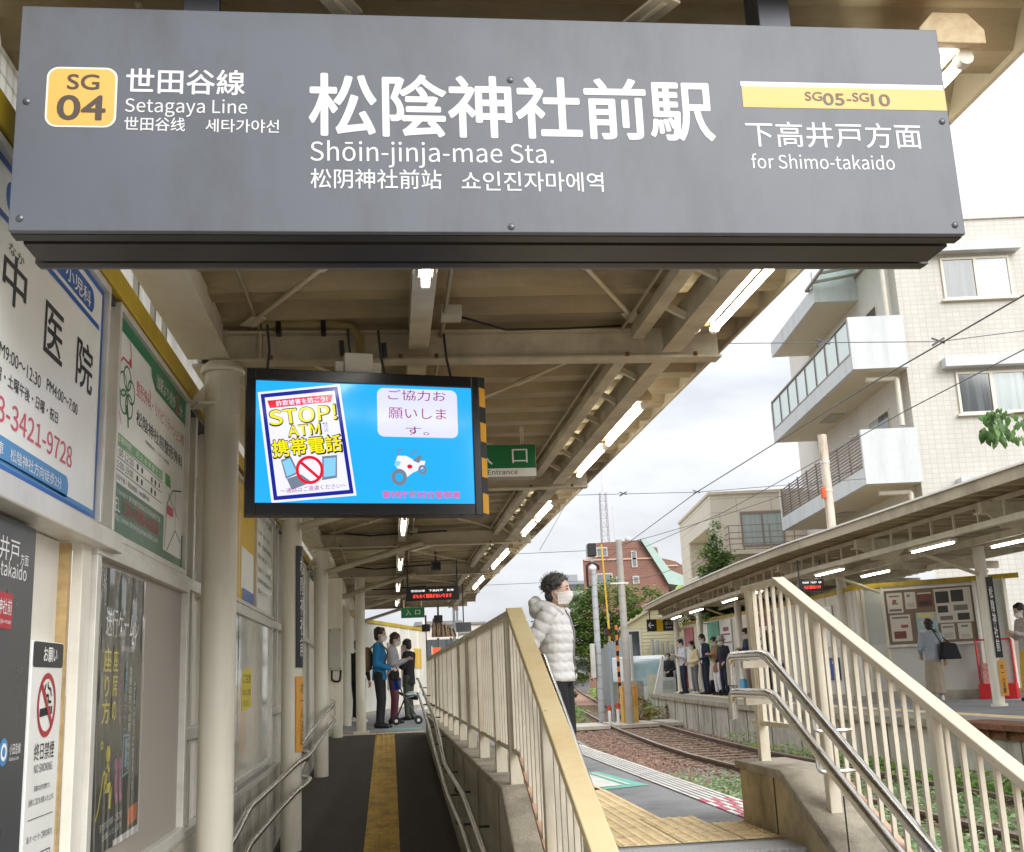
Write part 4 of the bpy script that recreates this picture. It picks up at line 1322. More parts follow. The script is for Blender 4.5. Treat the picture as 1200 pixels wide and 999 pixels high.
# stainless two-tier handrail weaving along the wall and round the columns
t = thing('handrail', 'two-tier stainless handrail weaving past the round columns along the station wall', 'handrail', (-.8, 9, -.3), 'stainless handrails')
segs = [
    [(-.80, 15.6, .56), (-.66, 13.6, .555), (-.66, 13.0, .55), (-.71, 12.4, .47), (-.80, 10.4, .28), (-.80, 9.9, .20)],
    [(-.80, 9.75, .25), (-.665, 9.6, .235), (-.665, 9.1, .23), (-.71, 8.75, .215), (-.79, 8.3, .14), (-.80, 6.6, .13), (-.795, 6.0, .06), (-.80, 5.75, .03)],
    [(-.80, 5.75, -.03), (-.67, 5.62, -.02), (-.665, 5.2, -.02), (-.70, 4.9, -.03), (-.80, 4.5, -.09), (-.80, 3.2, -.1)]]
for sg in segs:
    for dz in (0, -.20):
        MB().path(round_path([(x, y, z + dz) for x, y, z in sg], .12), .019, 12).build('tube', steel, t, smooth='auto')
    for (x, y, z) in (sg[1], sg[-2]):
        mb = MB(); mb.path(round_path([(x, y, z - .0), (x - .03, y, z - .06), (x - .1, y, z - .06)], .02), .008, 6)
        mb.build('bracket', dark_m, t)
    mb = MB(); mb.bar((sg[0][0] + .05, sg[0][1] - .1, sg[0][2]), (sg[0][0] + .05, sg[0][1] - .1, sg[0][2] - .2), .018, .018); mb.build('end_bend', steel, t)

# ================================================================ FLUORESCENT LIGHTS
tube_m = EM('lit_tube', (1.0, .98, .93), 8.0)
lamp_house = S('lamp_housing', (206, 200, 178), rough=.45, var=.06, dirt=(.3, .2, .08), damt=.5, dscale=(5, 5, 5))
lamp_rust = S('lamp_end_rusty', (196, 176, 136), rough=.6, var=.15, dirt=(.30, .14, .05), damt=.8, dscale=(9, 9, 9))
def twin_light(x, y, L, z, label, group):
    t = thing('fluorescent_light', label, 'light', (x, y, z), group)
    mb = MB(); mb.prism([(x - .06, y, z + .07), (x + .06, y, z + .07), (x + .045, y, z + .035), (x - .045, y, z + .035)], (0, L, 0)); mb.build('housing', lamp_house, t)
    for e in (y, y + L):
        d = .03 if e == y else -.03
        mb = MB(); mb.prism([(x - .095, e - d * .2, z + .022), (x + .095, e - d * .2, z + .022), (x + .095, e - d * .2, z + .065), (x + .05, e - d * .2, z + .115), (x - .05, e - d * .2, z + .115), (x - .095, e - d * .2, z + .065)], (0, d, 0))
        mb.build('end_plate', lamp_rust, t, bevel=.003)
        for sx in (-.048, .048):
            mb = MB(); mb.tube((x + sx, e + d * .8, z), (x + sx, e + d * 1.9, z), .023, n=12); mb.box(x + sx - .014, x + sx + .014, e + d * .95, e + d * 1.6, z + .015, z + .036)
            mb.build('lamp_holder', S('holder_white', (222, 216, 200), var=.05), t, smooth='auto')
    for sx in (-.048, .048):
        MB().tube((x + sx, y + .05, z), (x + sx, y + L - .05, z), .0165, n=14).build('tube', tube_m, t, smooth='auto')
    return t
row = ['nearest of all, behind the dark sign', 'its near half behind the dark sign', 'nearer of the pair by the entrance sign', 'farther of the pair by the entrance sign',
       'nearer of the pair past the entrance sign', 'farther of the pair past the entrance sign', 'fourth last before the eave ends', 'third last before the eave ends', 'second last before the eave ends', 'last before the eave ends']
k = 0
for y0 in (2.53, 6.48, 10.40, 14.35, 18.30):
    for j in range(2):
        twin_light(cx(y0, 1.56), y0 + j * 1.26, 1.22, 2.41, 'twin-tube light under the canopy edge, ' + row[k], 'lights along the canopy edge'); k += 1
row = ['just under the dark station sign', 'hidden behind the hanging screen', 'just below the hanging screen', 'second below the hanging screen', 'left of the display board', 'level with the green entrance sign far off', 'at the far end']
for k, y0 in enumerate((2.98, 6.93, 10.88, 14.83, 18.78, 22.73)):
    x = cx(y0, .17); z = 2.375
    t = thing('fluorescent_light', 'single-tube light on the canopy centre beam, ' + row[k], 'light', (x, y0, z), 'lights along the centre beam')
    MB().box(x - .03, x + .03, y0, y0 + 1.25, z + .015, z + .034).build('housing', lamp_house, t)
    MB().tube((x, y0 + .03, z - .008), (x, y0 + 1.22, z - .008), .0165, n=14).build('tube', tube_m, t, smooth='auto')
    for e in (y0 + .006, y0 + 1.22): MB().box(x - .018, x + .018, e, e + .024, z - .03, z + .016).build('lamp_holder', whitem, t)

# ================================================================ MAIN STATION SIGN
b = board('station_sign', 'big dark grey hanging station name sign with white Japanese and English lettering', 'sign', (-.871, 2.5, 1.862), (1, 0, 0))
w, h = 2.371, .592
face = S('sign_grey', (90, 94, 101), rough=.42, var=.035, scale=1.6, dirt=(.055, .055, .058), damt=.6, dscale=(3.4, 1.3, 2))
body = S('sign_body', (48, 45, 42), rough=.38, var=.08, metal=.2)
gapm = S('sign_gap', (8, 8, 8), rough=.7, var=0)
mb = MB(); mb.box(0, w, 0, h, -.02, 0); mb.build('face_panel', face, b, bevel=.002)
mb = MB(); mb.box(0, w, 0, h, -.25, -.235); mb.build('rear_panel', face, b)
mb = MB(); mb.box(.0, w, -.0012, h - .002, -.060, -.021); mb.box(.012, w - .012, -.003, h - .02, -.185, -.075); mb.box(.0, w, -.0012, h - .002, -.234, -.203)
mb.build('frame', body, b)
mb = MB(); mb.box(.02, w - .02, .012, h - .03, -.204, -.0605); mb.build('core', gapm, b)
mb = MB()
for x in (.022, .0): pass
for (x, y) in ((.024, .333), (.025, .031), (1.201, .416), (1.187, .015), (2.35, .319), (2.345, .025)):
    mb.lathe([(.0085, 0), (.0085, .002), (.005, .0045)], (x, y, .0), 14)
mb.build('screw', S('screw_grey', (92, 94, 98), rough=.3, metal=.6, var=.1), b, smooth='auto')
o_, oz = -.871, 1.862
def B_(x0, z0, x1, z1): return (x0 - o_, z0 - oz, x1 - o_, z1 - oz)
badge_y = S('badge_yellow', (218, 172, 84), rough=.4, var=.02); badge_t = S('badge_brown', (76, 64, 52), rough=.5, var=.02)
x0, y0, x1, y1 = B_(-.803, 2.129, -.637, 2.289)
mb = MB(); flat(mb, rrect(x0, y0, x1, y1, .028), .0006); mb.build('badge_border', S('badge_cream', (222, 218, 206), var=.02), b, fix=False)
mb = MB(); flat(mb, rrect(x0 + .005, y0 + .005, x1 - .005, y1 - .005, .024), .0012); mb.build('badge_field', badge_y, b, fix=False)
sw = S('sign_letter_white', (214, 214, 213), rough=.45, var=.015)
Txt(b, badge_t, [('SG', *B_(-.754, 2.229, -.680, 2.269), dict(z=.0018, bold=.022, hum=True)), ('04', *B_(-.774, 2.148, -.664, 2.212), dict(z=.0018, bold=.028, hum=True))])
Txt(b, sw, [('世田谷線', *B_(-.616, 2.222, -.333, 2.289), dict(bold=.016)), ('世田谷线', *B_(-.617, 2.122, -.474, 2.158), dict(bold=.008)), ('세타가야선', *B_(-.425, 2.121, -.249, 2.156), dict(bold=.008)),
            ('Setagaya Line', *B_(-.617, 2.160, -.326, 2.209)), ('松陰神社前駅', *B_(-.174, 2.117, .854, 2.285), dict(bold=.02, spacing=.97)),
            ('Shōin-jinja-mae Sta.', *B_(-.173, 2.032, .431, 2.103)), ('松阴神社前站', *B_(-.172, 1.975, .147, 2.027), dict(bold=.006)), ('쇼인진자마에역', *B_(.197, 1.972, .554, 2.024), dict(bold=.006)),
            ('下高井戸方面', *B_(.938, 2.101, 1.414, 2.173), dict(bold=.006)), ('for Shimo-takaido', *B_(.945, 2.040, 1.331, 2.082))], z=.0008)
mb = MB(); x0, y0, x1, y1 = B_(.936, 2.2735, 1.495, 2.287); flat(mb, [(x0, y0), (x1, y0), (x1, y1), (x0, y1)], .0008); mb.build('white_stripe', sw, b, fix=False)
mb = MB(); x0, y0, x1, y1 = B_(.938, 2.213, 1.497, 2.2735); flat(mb, [(x0, y0), (x1, y0), (x1, y1), (x0, y1)], .0008); mb.build('yellow_stripe', badge_y, b, fix=False)
Txt(b, S('badge_grey_text', (104, 94, 80), var=.02), [('SG', *B_(1.108, 2.235, 1.154, 2.260), dict(z=.0016, bold=.02, hum=True)), ('05', *B_(1.157, 2.223, 1.214, 2.257), dict(z=.0016, bold=.022, hum=True)), ('-', *B_(1.221, 2.236, 1.234, 2.241), dict(z=.0016)),
                 ('SG', *B_(1.238, 2.235, 1.283, 2.260), dict(z=.0016, bold=.02, hum=True)), ('10', *B_(1.289, 2.223, 1.34, 2.257), dict(z=.0016, bold=.022, hum=True))])
post_d = S('hanger_grey', (66, 68, 74), rough=.4, metal=.3, var=.05)
for x in (-.45 - o_, 1.065 - o_):
    mb = MB(); mb.box(x - .045, x + .045, h - .03, .80, -.075, -.04); mb.box(x - .045, x - .01, h - .03, .80, -.14, -.076); mb.build('hanger', post_d, b, bevel=.003)

# ================================================================ HANGING SCREEN
right = Vector((1.03, .20, 0)).normalized()
b = board('information_screen', 'black framed flat screen showing a safety notice hung under the canopy beam', 'screen', (-.598, 4.68, 1.505), right)
w, h = 1.045, .645
mb = MB(); mb.box(0, w, 0, h, -.09, -.001); mb.build('case', black_m, b, bevel=.006)
mb = MB(); mb.box(0, .04, 0, h, -.002, .012); mb.box(w - .035, w, 0, h, -.002, .012); mb.box(.04, w - .035, 0, .052, -.002, .012); mb.box(.04, w - .035, h - .053, h, -.002, .012); mb.build('bezel', S('bezel_black', (14, 14, 17), rough=.25, var=0), b, bevel=.003)
mb = MB(); mb.box(w + .001, w + .03, 0, h, -.09, .006); mb.build('edge_guard', black_m, b)
mb = MB()
for k in range(4): flat(mb, [(w + .002, .012 + .165 * k), (w + .029, .004 + .165 * k), (w + .029, .094 + .165 * k), (w + .002, .102 + .165 * k)], .0075)
mb.build('hazard_stripe', S('hazard_yellow', (236, 176, 48), rough=.5, var=.05), b, fix=False)
sx0, sx1, sy0, sy1 = .04, w - .035, .052, h - .053
def q(px, py):   # a spot on the picture, as fractions of its width and height from the top left
    return (sx0 + px * (sx1 - sx0), sy1 - py * (sy1 - sy0))
mb = MB(); flat(mb, [q(0, 1), q(1, 1), q(1, 0), q(0, 0)], .001); mb.build('display', SCR('screen_blue', (34, 168, 246)), b, fix=False)
pw = SCR('screen_white', (226, 226, 250)); pn = SCR('screen_navy', (20, 34, 140)); pr = SCR('screen_red', (214, 26, 48)); py_ = SCR('screen_yellow', (240, 226, 22)); pk_ = SCR('screen_black', (24, 24, 30)); pg = SCR('screen_grey', (110, 124, 140)); plb = SCR('screen_pale_blue', (130, 196, 240)); pmar = SCR('screen_maroon', (150, 34, 74)); ppk = SCR('screen_pink', (226, 70, 120)); ppale = SCR('screen_lilac', (212, 214, 250))
TLx = [(.008, .10), (.375, .006), (.448, .935), (.072, 1.0)]      # notice sheet, tilted
def s(u, v):
    a, b2_, c, d = TLx
    x = (a[0] * (1 - u) + b2_[0] * u) * (1 - v) + (d[0] * (1 - u) + c[0] * u) * v
    y = (a[1] * (1 - u) + b2_[1] * u) * (1 - v) + (d[1] * (1 - u) + c[1] * u) * v
    return q(x, y)
mb = MB(); flat(mb, [s(0, 1), s(1, 1), s(1, 0), s(0, 0)], .0014); mb.build('notice_sheet', pw, b, fix=False)
mb = MB()
for (u0, v0, u1, v1) in ((.03, .02, .97, .055), (.03, .945, .97, .98), (.03, .055, .075, .945), (.925, .055, .97, .945)):
    flat(mb, [s(u0, v1), s(u1, v1), s(u1, v0), s(u0, v0)], .0018)
mb.build('notice_border', pn, b, fix=False)
mb = MB(); flat(mb, [s(.12, .155), s(.86, .155), s(.9, .085), s(.1, .085)], .0018); mb.build('notice_banner', pr, b, fix=False)
def st(txt, u0, v0, u1, v1, mat_, z=.0022, bold=.0, outline=None):
    c = [s(u0, v0), s(u1, v0), s(u1, v1), s(u0, v1)]
    cxm = sum(p[0] for p in c) / 4; cym = sum(p[1] for p in c) / 4
    ww = math.hypot(c[1][0] - c[0][0], c[1][1] - c[0][1]); hh = math.hypot(c[3][0] - c[0][0], c[3][1] - c[0][1]); ro = math.atan2(c[1][1] - c[0][1], c[1][0] - c[0][0])
    if outline:
        Txt(b, outline, [(txt, cxm - ww / 2 - .003 + .002, cym - hh / 2 - .004, cxm + ww / 2 + .003 + .002, cym + hh / 2 + .002, dict(z=z, bold=bold + .04, rot=ro))])
        z += .0005
    Txt(b, mat_, [(txt, cxm - ww / 2, cym - hh / 2, cxm + ww / 2, cym + hh / 2, dict(z=z, bold=bold, rot=ro))])
st('詐欺被害を防ごう!', .2, .095, .82, .145, pw, bold=.02)
st('STOP!', .1, .18, .9, .31, py_, bold=.022, outline=pk_)
st('ATM', .30, .335, .68, .425, py_, bold=.018, outline=pk_)
st('での', .72, .33, .78, .42, pk_)
st('携帯電話', .09, .45, .91, .60, py_, bold=.022, outline=pk_)
st('〜通話はご遠慮ください〜', .12, .88, .90, .925, pmar)
mb = MB()
flat(mb, [s(.20, .80), s(.36, .76), s(.29, .60), s(.17, .63)], .002); flat(mb, [s(.25, .90), s(.50, .85), s(.38, .77), s(.21, .80)], .002)
flat(mb, [s(.62, .84), s(.80, .83), s(.84, .63), s(.66, .63)], .002)
mb.build('phone_picture', pg, b, fix=False)
mb = MB(); flat(mb, [s(.215, .78), s(.335, .75), s(.275, .62), s(.185, .645)], .0023); flat(mb, [s(.645, .815), s(.785, .81), s(.82, .65), s(.675, .65)], .0023); mb.build('phone_glass', plb, b, fix=False)
c = s(.49, .74)
mb = MB(); disc(mb, c[0], c[1], .060, .063, .0027, 40, r_in=.78); strip(mb, [(c[0] - .04, c[1] + .035), (c[0] + .04, c[1] - .035)], .013, .0030); mb.build('ban_ring', pr, b, fix=False)
x0, y0 = q(.548, .44); x1, y1 = q(.93, .025)
mb = MB(); flat(mb, rrect(x0, y0, x1, y1, .03), .0014); mb.build('speech_panel', ppale, b, fix=False)
for (tx, u0, v0, u1, v1) in (('ご協力お', .60, .035, .875, .125), ('願いしま', .60, .19, .875, .285), ('す。', .68, .35, .79, .42)):
    x0, y0 = q(u0, v1); x1, y1 = q(u1, v0); Txt(b, pmar, [(tx, x0, y0, x1, y1, dict(z=.002))])
x0, y0 = q(.565, .955); x1, y1 = q(.93, .895); Txt(b, ppk, [('警視庁世田谷警察署', x0, y0, x1, y1, dict(z=.002, bold=.01))])
# white motor scooter drawing
def pq(*pp): return [q(*p) for p in pp]
mb = MB()
flat(mb, list(reversed(pq((.625, .67), (.64, .60), (.68, .60), (.72, .64), (.77, .64), (.76, .70), (.71, .74), (.68, .78), (.65, .74)))), .0018); mb.build('scooter_body', pw, b, fix=False)
mb = MB(); c = q(.645, .78); disc(mb, c[0], c[1], .035, .038, .002, 24, r_in=.5); c = q(.755, .715); disc(mb, c[0], c[1], .020, .022, .002, 20, r_in=.5)
strip(mb, pq((.64, .60), (.645, .55), (.665, .545)), .006, .002); strip(mb, pq((.70, .60), (.72, .555), (.735, .56)), .006, .002); flat(mb, list(reversed(pq((.71, .64), (.74, .59), (.755, .60), (.74, .66)))), .002)
mb.build('scooter_wheels', pg, b, fix=False)
mb = MB(); c = q(.695, .69); disc(mb, c[0], c[1], .012, .010, .0022, 16); mb.build('scooter_badge', pr, b, fix=False)
mb = MB(); flat(mb, list(reversed(pq((.622, .68), (.628, .64), (.655, .65), (.645, .69)))), .0022); mb.build('scooter_screen', plb, b, fix=False)
# hangers
mb = MB()
for x in (.09, .45, .62, .93): mb.path([(x, h, -.045), (x + (.01 if x < .6 else -.02), h + .10, -.045), (x + (.0 if x < .6 else -.03), h + .22, -.045)], .006, 6)
for x in (.425, .62): mb.tube((x, h + .09, -.045), (x - .005, h + .16, -.045), .012, n=8)
mb.build('hanger_rod', black_m, b)
mb = MB(); mb.box(.43, .56, h, h + .10, -.07, -.02); mb.box(.39, .43, h, h + .06, -.06, -.03); mb.box(.56, .60, h, h + .06, -.06, -.03); mb.build('junction_box', S('box_pale', (186, 184, 170), rough=.5, var=.06), b, bevel=.004)

# ================================================================ ENTRANCE SIGNS, DISPLAY BOARD, CAMERAS
def entrance(label, x0, y, z0, w, h, jp, split=.27):
    b = board('entrance_sign', label, 'sign', (x0, y, z0), (1, 0, 0), 'green entrance signs')
    mb = MB(); mb.box(0, w, 0, h, -.12, 0); mb.build('case', S('case_grey', (150, 146, 130), var=.05), b, bevel=.004)
    mb = MB(); flat(mb, [(.004, h * split), (w - .004, h * split), (w - .004, h - .004), (.004, h - .004)], .001); mb.build('green_field', S('entrance_green', (20, 112, 62), rough=.4, var=.03), b, fix=False)
    if split > 0:
        mb = MB(); flat(mb, [(.004, .004), (w - .004, .004), (w - .004, h * split), (.004, h * split)], .001); mb.build('white_field', signwhite, b, fix=False)
        Txt(b, txt_k, [('Entrance', w - .36 + .015, .02, w - .36 + .225, h * split - .01, dict(z=.002))])
    for x in (w * .12, w * .88): MB().box(x - .012, x + .012, h, h + .14, -.08, -.05).build('hanger', cream_old, b)
    Txt(b, txt_w, jp)
entrance('green and white entrance sign half hidden behind the hanging screen', .34, 7.5, 2.15, .71, .235, [('口', .71 - .36 + .19, .10, .71 - .36 + .30, .20, dict(z=.002)), ('入', .71 - .36 - .06, .09, .71 - .36 + .05, .20, dict(z=.002))])
entrance('small green entrance sign far down the canopy above the queue', .22, 20.0, 1.875, .42, .18, [('入', .08, .04, .18, .14, dict(z=.002)), ('口', .25, .05, .34, .13, dict(z=.002))], split=0)

led_r = EM('led_red', (1.0, .05, .03), 1.6); led_w = EM('led_white', (.9, .9, .85), .8)
def ledboard(label, x0, y, z0, w, h, right=(1, 0, 0)):
    b = board('display_board', label, 'display board', (x0, y, z0), right, 'dark train display boards')
    mb = MB(); mb.box(0, w, 0, h, -.1, 0); mb.build('case', S('led_case', (34, 28, 26), rough=.4, var=.1), b, bevel=.005)
    Txt(b, led_w, [('世田谷線　下高井戸　各停', .06, h * .62, w * .9, h * .78, dict(z=.002))])
    Txt(b, led_r, [('まもなく電車がまいります', .09, h * .18, w * .86, h * .46, dict(z=.002))])
    for x in (.012, w - .03): MB().box(x, x + .02, h, h + .34, -.06, -.04).build('hanger', dark_m, b)
ledboard('dark train display board with red lettering under the near canopy', .22, 14.0, 1.76, .67, .175)
def camera_box(label, x, y, z):
    t = thing('security_camera', label, 'camera', (x, y, z), 'dark cameras under the canopy')
    MB().box(x - .07, x + .07, y - .1, y + .1, z - .12, z).build('housing', S('cam_dark', (36, 34, 30), rough=.5, var=.1), t, bevel=.01)
    MB().box(x - .015, x + .015, y - .015, y + .015, z, z + .16).build('stem', dark_m, t)
    MB().tube((x, y - .1, z - .06), (x, y - .112, z - .06), .035, n=16).build('lens', black_m, t)
camera_box('dark boxy camera on the cross beam above the display board', .69, 16.0, 2.44)
camera_box('small dark camera by the tilted ribbed awning', .82, 18.6, 1.82)
camera_box('dark camera hanging above the dark blank panel', .64, 19.5, 1.72)
b = board('blank_panel', 'small dark blank panel hanging above the railing at the canopy end', 'panel', (1.14, 19.0, 1.55), (1, 0, 0))
mb = MB(); mb.box(0, .26, 0, .16, -.03, 0); mb.build('panel', S('panel_slate', (70, 74, 78), rough=.5, var=.08), b, bevel=.003)
mb = MB(); mb.box(.12, .14, .16, .8, -.02, 0); mb.build('hanger', dark_m, b)
# tilted ribbed roof sheet over the far shelter
t = thing('ribbed_awning', 'tilted brown ribbed awning sheet at the far end of the near canopy', 'awning', (.95, 19.6, 1.5))
mb = MB()
def aw(u, v):
    x = .74 + u * .42 + .06 * v * (1 - u)
    return (x, 19.4 + v * .9, 1.49 + .27 * v - .18 * (u - .5) * v + .012 * math.sin(u * 44) * v)
mb.grid(aw, 40, 6); mb.build('sheet', S('awning_brown', (150, 124, 96), rough=.6, var=.15, dirt=(.12, .08, .05), damt=.5), t, fix=False, smooth=True)
mb = MB()
for k in range(6): mb.bar(Vector(aw(k / 5, 0)) + Vector((0, 0, .012)), Vector(aw(k / 5, 1)) + Vector((0, 0, .012)), .012, .012)
mb.build('rib', dark_m, t)

# far waiting-area wall beyond the ramp
t = thing('waiting_wall', 'pale panelled wall with a yellow top rail behind the queue', 'wall', (-.6, 27, 0))
pts = [(-1.0, 17.3), (-.95, 22.5), (-.62, 27.0), (1.08, 33.6)]
mb = MB(); my = MB(); mm = MB(); mk = MB()
for (a, b_) in zip(pts[:-1], pts[1:]):
    mb.bar((*a, 1.12), (*b_, 1.12), .05, 2.1); my.bar((*a, 2.22), (*b_, 2.22), .1, .09); mk.bar((*a, .04), (*b_, .04), .12, .08)
    L = math.hypot(b_[0] - a[0], b_[1] - a[1]); n = int(L / 1.1)
    for k in range(n + 1):
        f = k / max(1, n); mm.box(a[0] + (b_[0] - a[0]) * f - .03, a[0] + (b_[0] - a[0]) * f + .04, a[1] + (b_[1] - a[1]) * f - .05, a[1] + (b_[1] - a[1]) * f + .02, .08, 2.17)
mb.build('panel', ivory, t); my.build('yellow_rail', yellow_m, t); mm.build('mullion', cream, t); mk.build('kerb', concrete, t)
d = Vector((1.7, 6.6, 0)).normalized()
for (f, z0, w, h, m, lab) in ((.32, .55, .9, 1.2, S('poster_grey', (120, 122, 120), var=.3, scale=9), 'dark grey poster on the far waiting wall behind the black-clad person'), (.55, .6, 1.0, 1.1, S('poster_brown', (112, 96, 84), var=.35, scale=9), 'brown toned poster on the far waiting wall beside the end post'), (.78, 1.1, .9, .55, S('poster_ochre', (214, 172, 60), var=.15), 'ochre poster high on the far waiting wall by the end post')):
    o = Vector((-.62, 27.0, z0)) + d * (f * 6.6) + Vector((d.y, -d.x, 0)) * .04
    b = board('poster', lab, 'poster', o, d)
    mb = MB(); mb.box(0, w, 0, h, -.01, .006); mb.build('sheet', m, b)
MB().box(1.0, 1.12, 33.55, 33.67, 0, 2.5).build('end_post', cream, t)
# ================================================================ OPPOSITE PLATFORM
def ox(y): return bend(y)
# edge lip
mb = MB()
es = [2, 8, 14, 19, 22, 25, 28, 31, 34, 36]
def lip(mb, x0, x1, z0, z1, ya, yb):
    ys_ = [y for y in es if ya < y < yb]; ys_ = [ya] + ys_ + [yb]
    for a, b_ in zip(ys_[:-1], ys_[1:]):
        vs = []
        for y in (a, b_):
            for (x, z) in ((x0, z0), (x1, z0), (x1, z1), (x0, z1)): vs.append((x + ox(y), y, z))
        mb.add(vs, [(3, 2, 1, 0), (4, 5, 6, 7), (0, 1, 5, 4), (1, 2, 6, 5), (2, 3, 7, 6), (3, 0, 4, 7)])
lip(mb, 6.93, 7.4, -.09, .008, 13.4, 36)
o = mb.build('platform_coping', cap_m, None, fix=True); tag(o, 'pale concrete coping along the opposite platform edge', 'coping')
mb = MB(); lip(mb, 6.90, 7.4, -.055, .010, 2, 13.4); lip(mb, 6.97, 7.02, -.16, -.055, 2, 13.4)
for k in range(30): mb.box(6.93, 6.99, 2.2 + .37 * k, 2.23 + .37 * k, -.15, -.05)
o = mb.build('platform_edge_beam', rust, None); tag(o, 'rust brown steel edge beam on the near end of the opposite platform', 'edge beam')
mb = MB()
lip(mb, 7.75, 8.05, .004, .009, 2, 36)
o = mb.build('tactile_paving', tac_y, None); tag(o, 'yellow tactile line along the opposite platform', 'tactile paving', 'tactile paving strips')
mb = MB(); lip(mb, 7.42, 7.62, .004, .008, 5, 12.6); o = mb.build('floor_marking', green_mark, None); tag(o, 'green band painted along the opposite platform edge', 'floor marking', 'painted platform markings')
mb = MB()
for y in [12 + 1.7 * k for k in range(14)]:
    mb.box(6.985 + ox(y), 6.9975 + ox(y), y, y + .008, -.76, -.1)
o = mb.build('wall_joint', S('wall_joint_pale', (112, 106, 94), rough=.9), None); tag(o, 'row of vertical joints in the opposite platform face', 'joint')

# ---- canopy
c2 = thing('platform_canopy', 'cream steel canopy over the opposite platform with a wavy eave', 'canopy', (9.4, 16.7, 0))
mb = MB()
y = 3.0; prof = []
while y < 36.6:
    prof += [(y, 0), (y + .13, 0), (y + .19, .09), (y + .33, .09)]; y += .4
for (a, za), (b_, zb) in zip(prof[:-1], prof[1:]):
    ra_, rb_ = ox(a), ox(b_)
    mb.add([(7.05 + ra_, a, 2.715 + za), (12.2 + ra_, a, 2.735 + za), (12.2 + rb_, b_, 2.735 + zb), (7.05 + rb_, b_, 2.715 + zb)], [(0, 1, 2, 3)])
    mb.add([(7.05 + ra_, a, 2.73 + za), (12.2 + ra_, a, 2.75 + za), (12.2 + rb_, b_, 2.75 + zb), (7.05 + rb_, b_, 2.73 + zb)], [(3, 2, 1, 0)])
mb.build('roof_deck', deck_m, c2, fix=False)
mb = MB(); lip(mb, 7.02, 7.05, 2.70, 2.835, 3, 36.8); mb.build('eave_fascia', S('eave_fascia', (176, 164, 138)), c2)
mb = MB(); lip(mb, 6.98, 7.07, 2.838, 2.862, 3, 36.8); mb.build('eave_trim', S('eave_trim_white', (232, 230, 222), var=.05), c2)
fr = S('truss_cream', (204, 194, 166), rough=.5, var=.08, dirt=(.2, .15, .08), damt=.5, dscale=(2, 2, 2))
BY2 = [5.3, 9.1, 12.9, 16.7, 20.5, 24.3, 28.1, 31.9, 35.7]
mb = MB(); lip(mb, 7.55, 7.62, 2.655, 2.705, 3, 36.5); mb.build('upper_chord', fr, c2)
mb = MB(); lip(mb, 7.54, 7.63, 2.37, 2.45, 3, 36.5); mb.build('lower_chord', fr, c2)
mb = MB()
y = 3.2
while y < 36.4:
    mb.bar((7.585 + ox(y), y, 2.45), (7.585 + ox(y), y, 2.655), .03, .03); y += .63
mb.build('lattice_post', fr, c2)
for y in BY2:
    x = ox(y)
    mb = MB(); mb.prism([(7.50 + x, y, 2.52), (7.66 + x, y, 2.34), (8.05 + x, y, 2.34), (8.25 + x, y, 2.52)], (0, .03, 0)); mb.prism([(7.36 + x, y - .06, 2.52), (8.3 + x, y - .06, 2.52), (8.3 + x, y + .1, 2.52), (7.36 + x, y + .1, 2.52)], (0, 0, .014))
    mb.build('bracket', fr, c2)
    mb = MB(); mb.bar((7.4 + x, y, 2.60), (11.9 + x, y, 2.52), .1, .14); mb.build('cross_beam', cream_old, c2)
    mb = MB(); mb.tube((9.35 + x, y - .1, 2.05), (8.3 + x, y - .1, 2.46), .03, n=10); mb.build('diagonal_brace', fr, c2)
for xx in (8.9, 10.4):
    mb = MB(); lip(mb, xx, xx + .08, 2.44, 2.54, 3, 36); mb.build('purlin', cream_old, c2)
pos = ['beside the wrapped sign pole at the right', 'right of the bulletin board end, left of pair', 'fourth from the platform start', 'fifth behind the railing', 'by the queue', 'last at the far end']
cols2 = [(9.46, 16.7, 'cream canopy column on the opposite platform carrying the dark name plate'), (9.30, 21.9, 'cream round column standing before the back wall beside the bulletin wall'), (9.62, 22.6, 'cream round column half hidden behind its twin next to the bulletin wall'),
         (9.32, 28.9, 'cream column behind the railing post on the opposite platform'), (9.38, 32.9, 'cream column beside the green poster above the queue'), (9.46, 36.0, 'cream end column of the opposite canopy left of the queue')]
for x, y, lab in cols2:
    t = thing('canopy_column', lab, 'column', (x, y, 0), 'round columns of the opposite canopy')
    MB().lathe([(.09, 0), (.09, 2.5)], (x, y, 0), 24).build('shaft', column_m, t, smooth='auto')
    MB().lathe([(.11, 0), (.11, .03)], (x, y, 2.08), 24).build('strap', column_m, t, smooth='auto')
    MB().lathe([(.13, 0), (.13, .04)], (x, y, .0), 24).build('foot', column_m, t, smooth='auto')
wrap2 = []
def wrap_flat(name, label, x, y, z0, z1, m, txt, tm):
    b = board(name, label, 'sign', (x, y, z0), (.86, -.5, 0))
    w = .105; h = z1 - z0
    mb = MB(); mb.box(0, w, 0, h, -.012, 0); mb.build('plate', m, b, bevel=.004)
    Txt(b, tm, [(txt, .028, h * .08, .078, h * .88, dict(vertical=True, bold=.02))])
wrap_flat('column_sign', 'dark vertical station name plate on the opposite platform column', 9.455, 16.595, .74, 2.0, S('plate_charcoal', (40, 44, 46)), '松陰神社前', txt_w)
wrap_flat('column_sign', 'yellow orange vertical plate low on the opposite platform column', 9.465, 16.590, .16, .70, S('plate_orange', (226, 164, 72)), 'ホーム注意', txt_k)

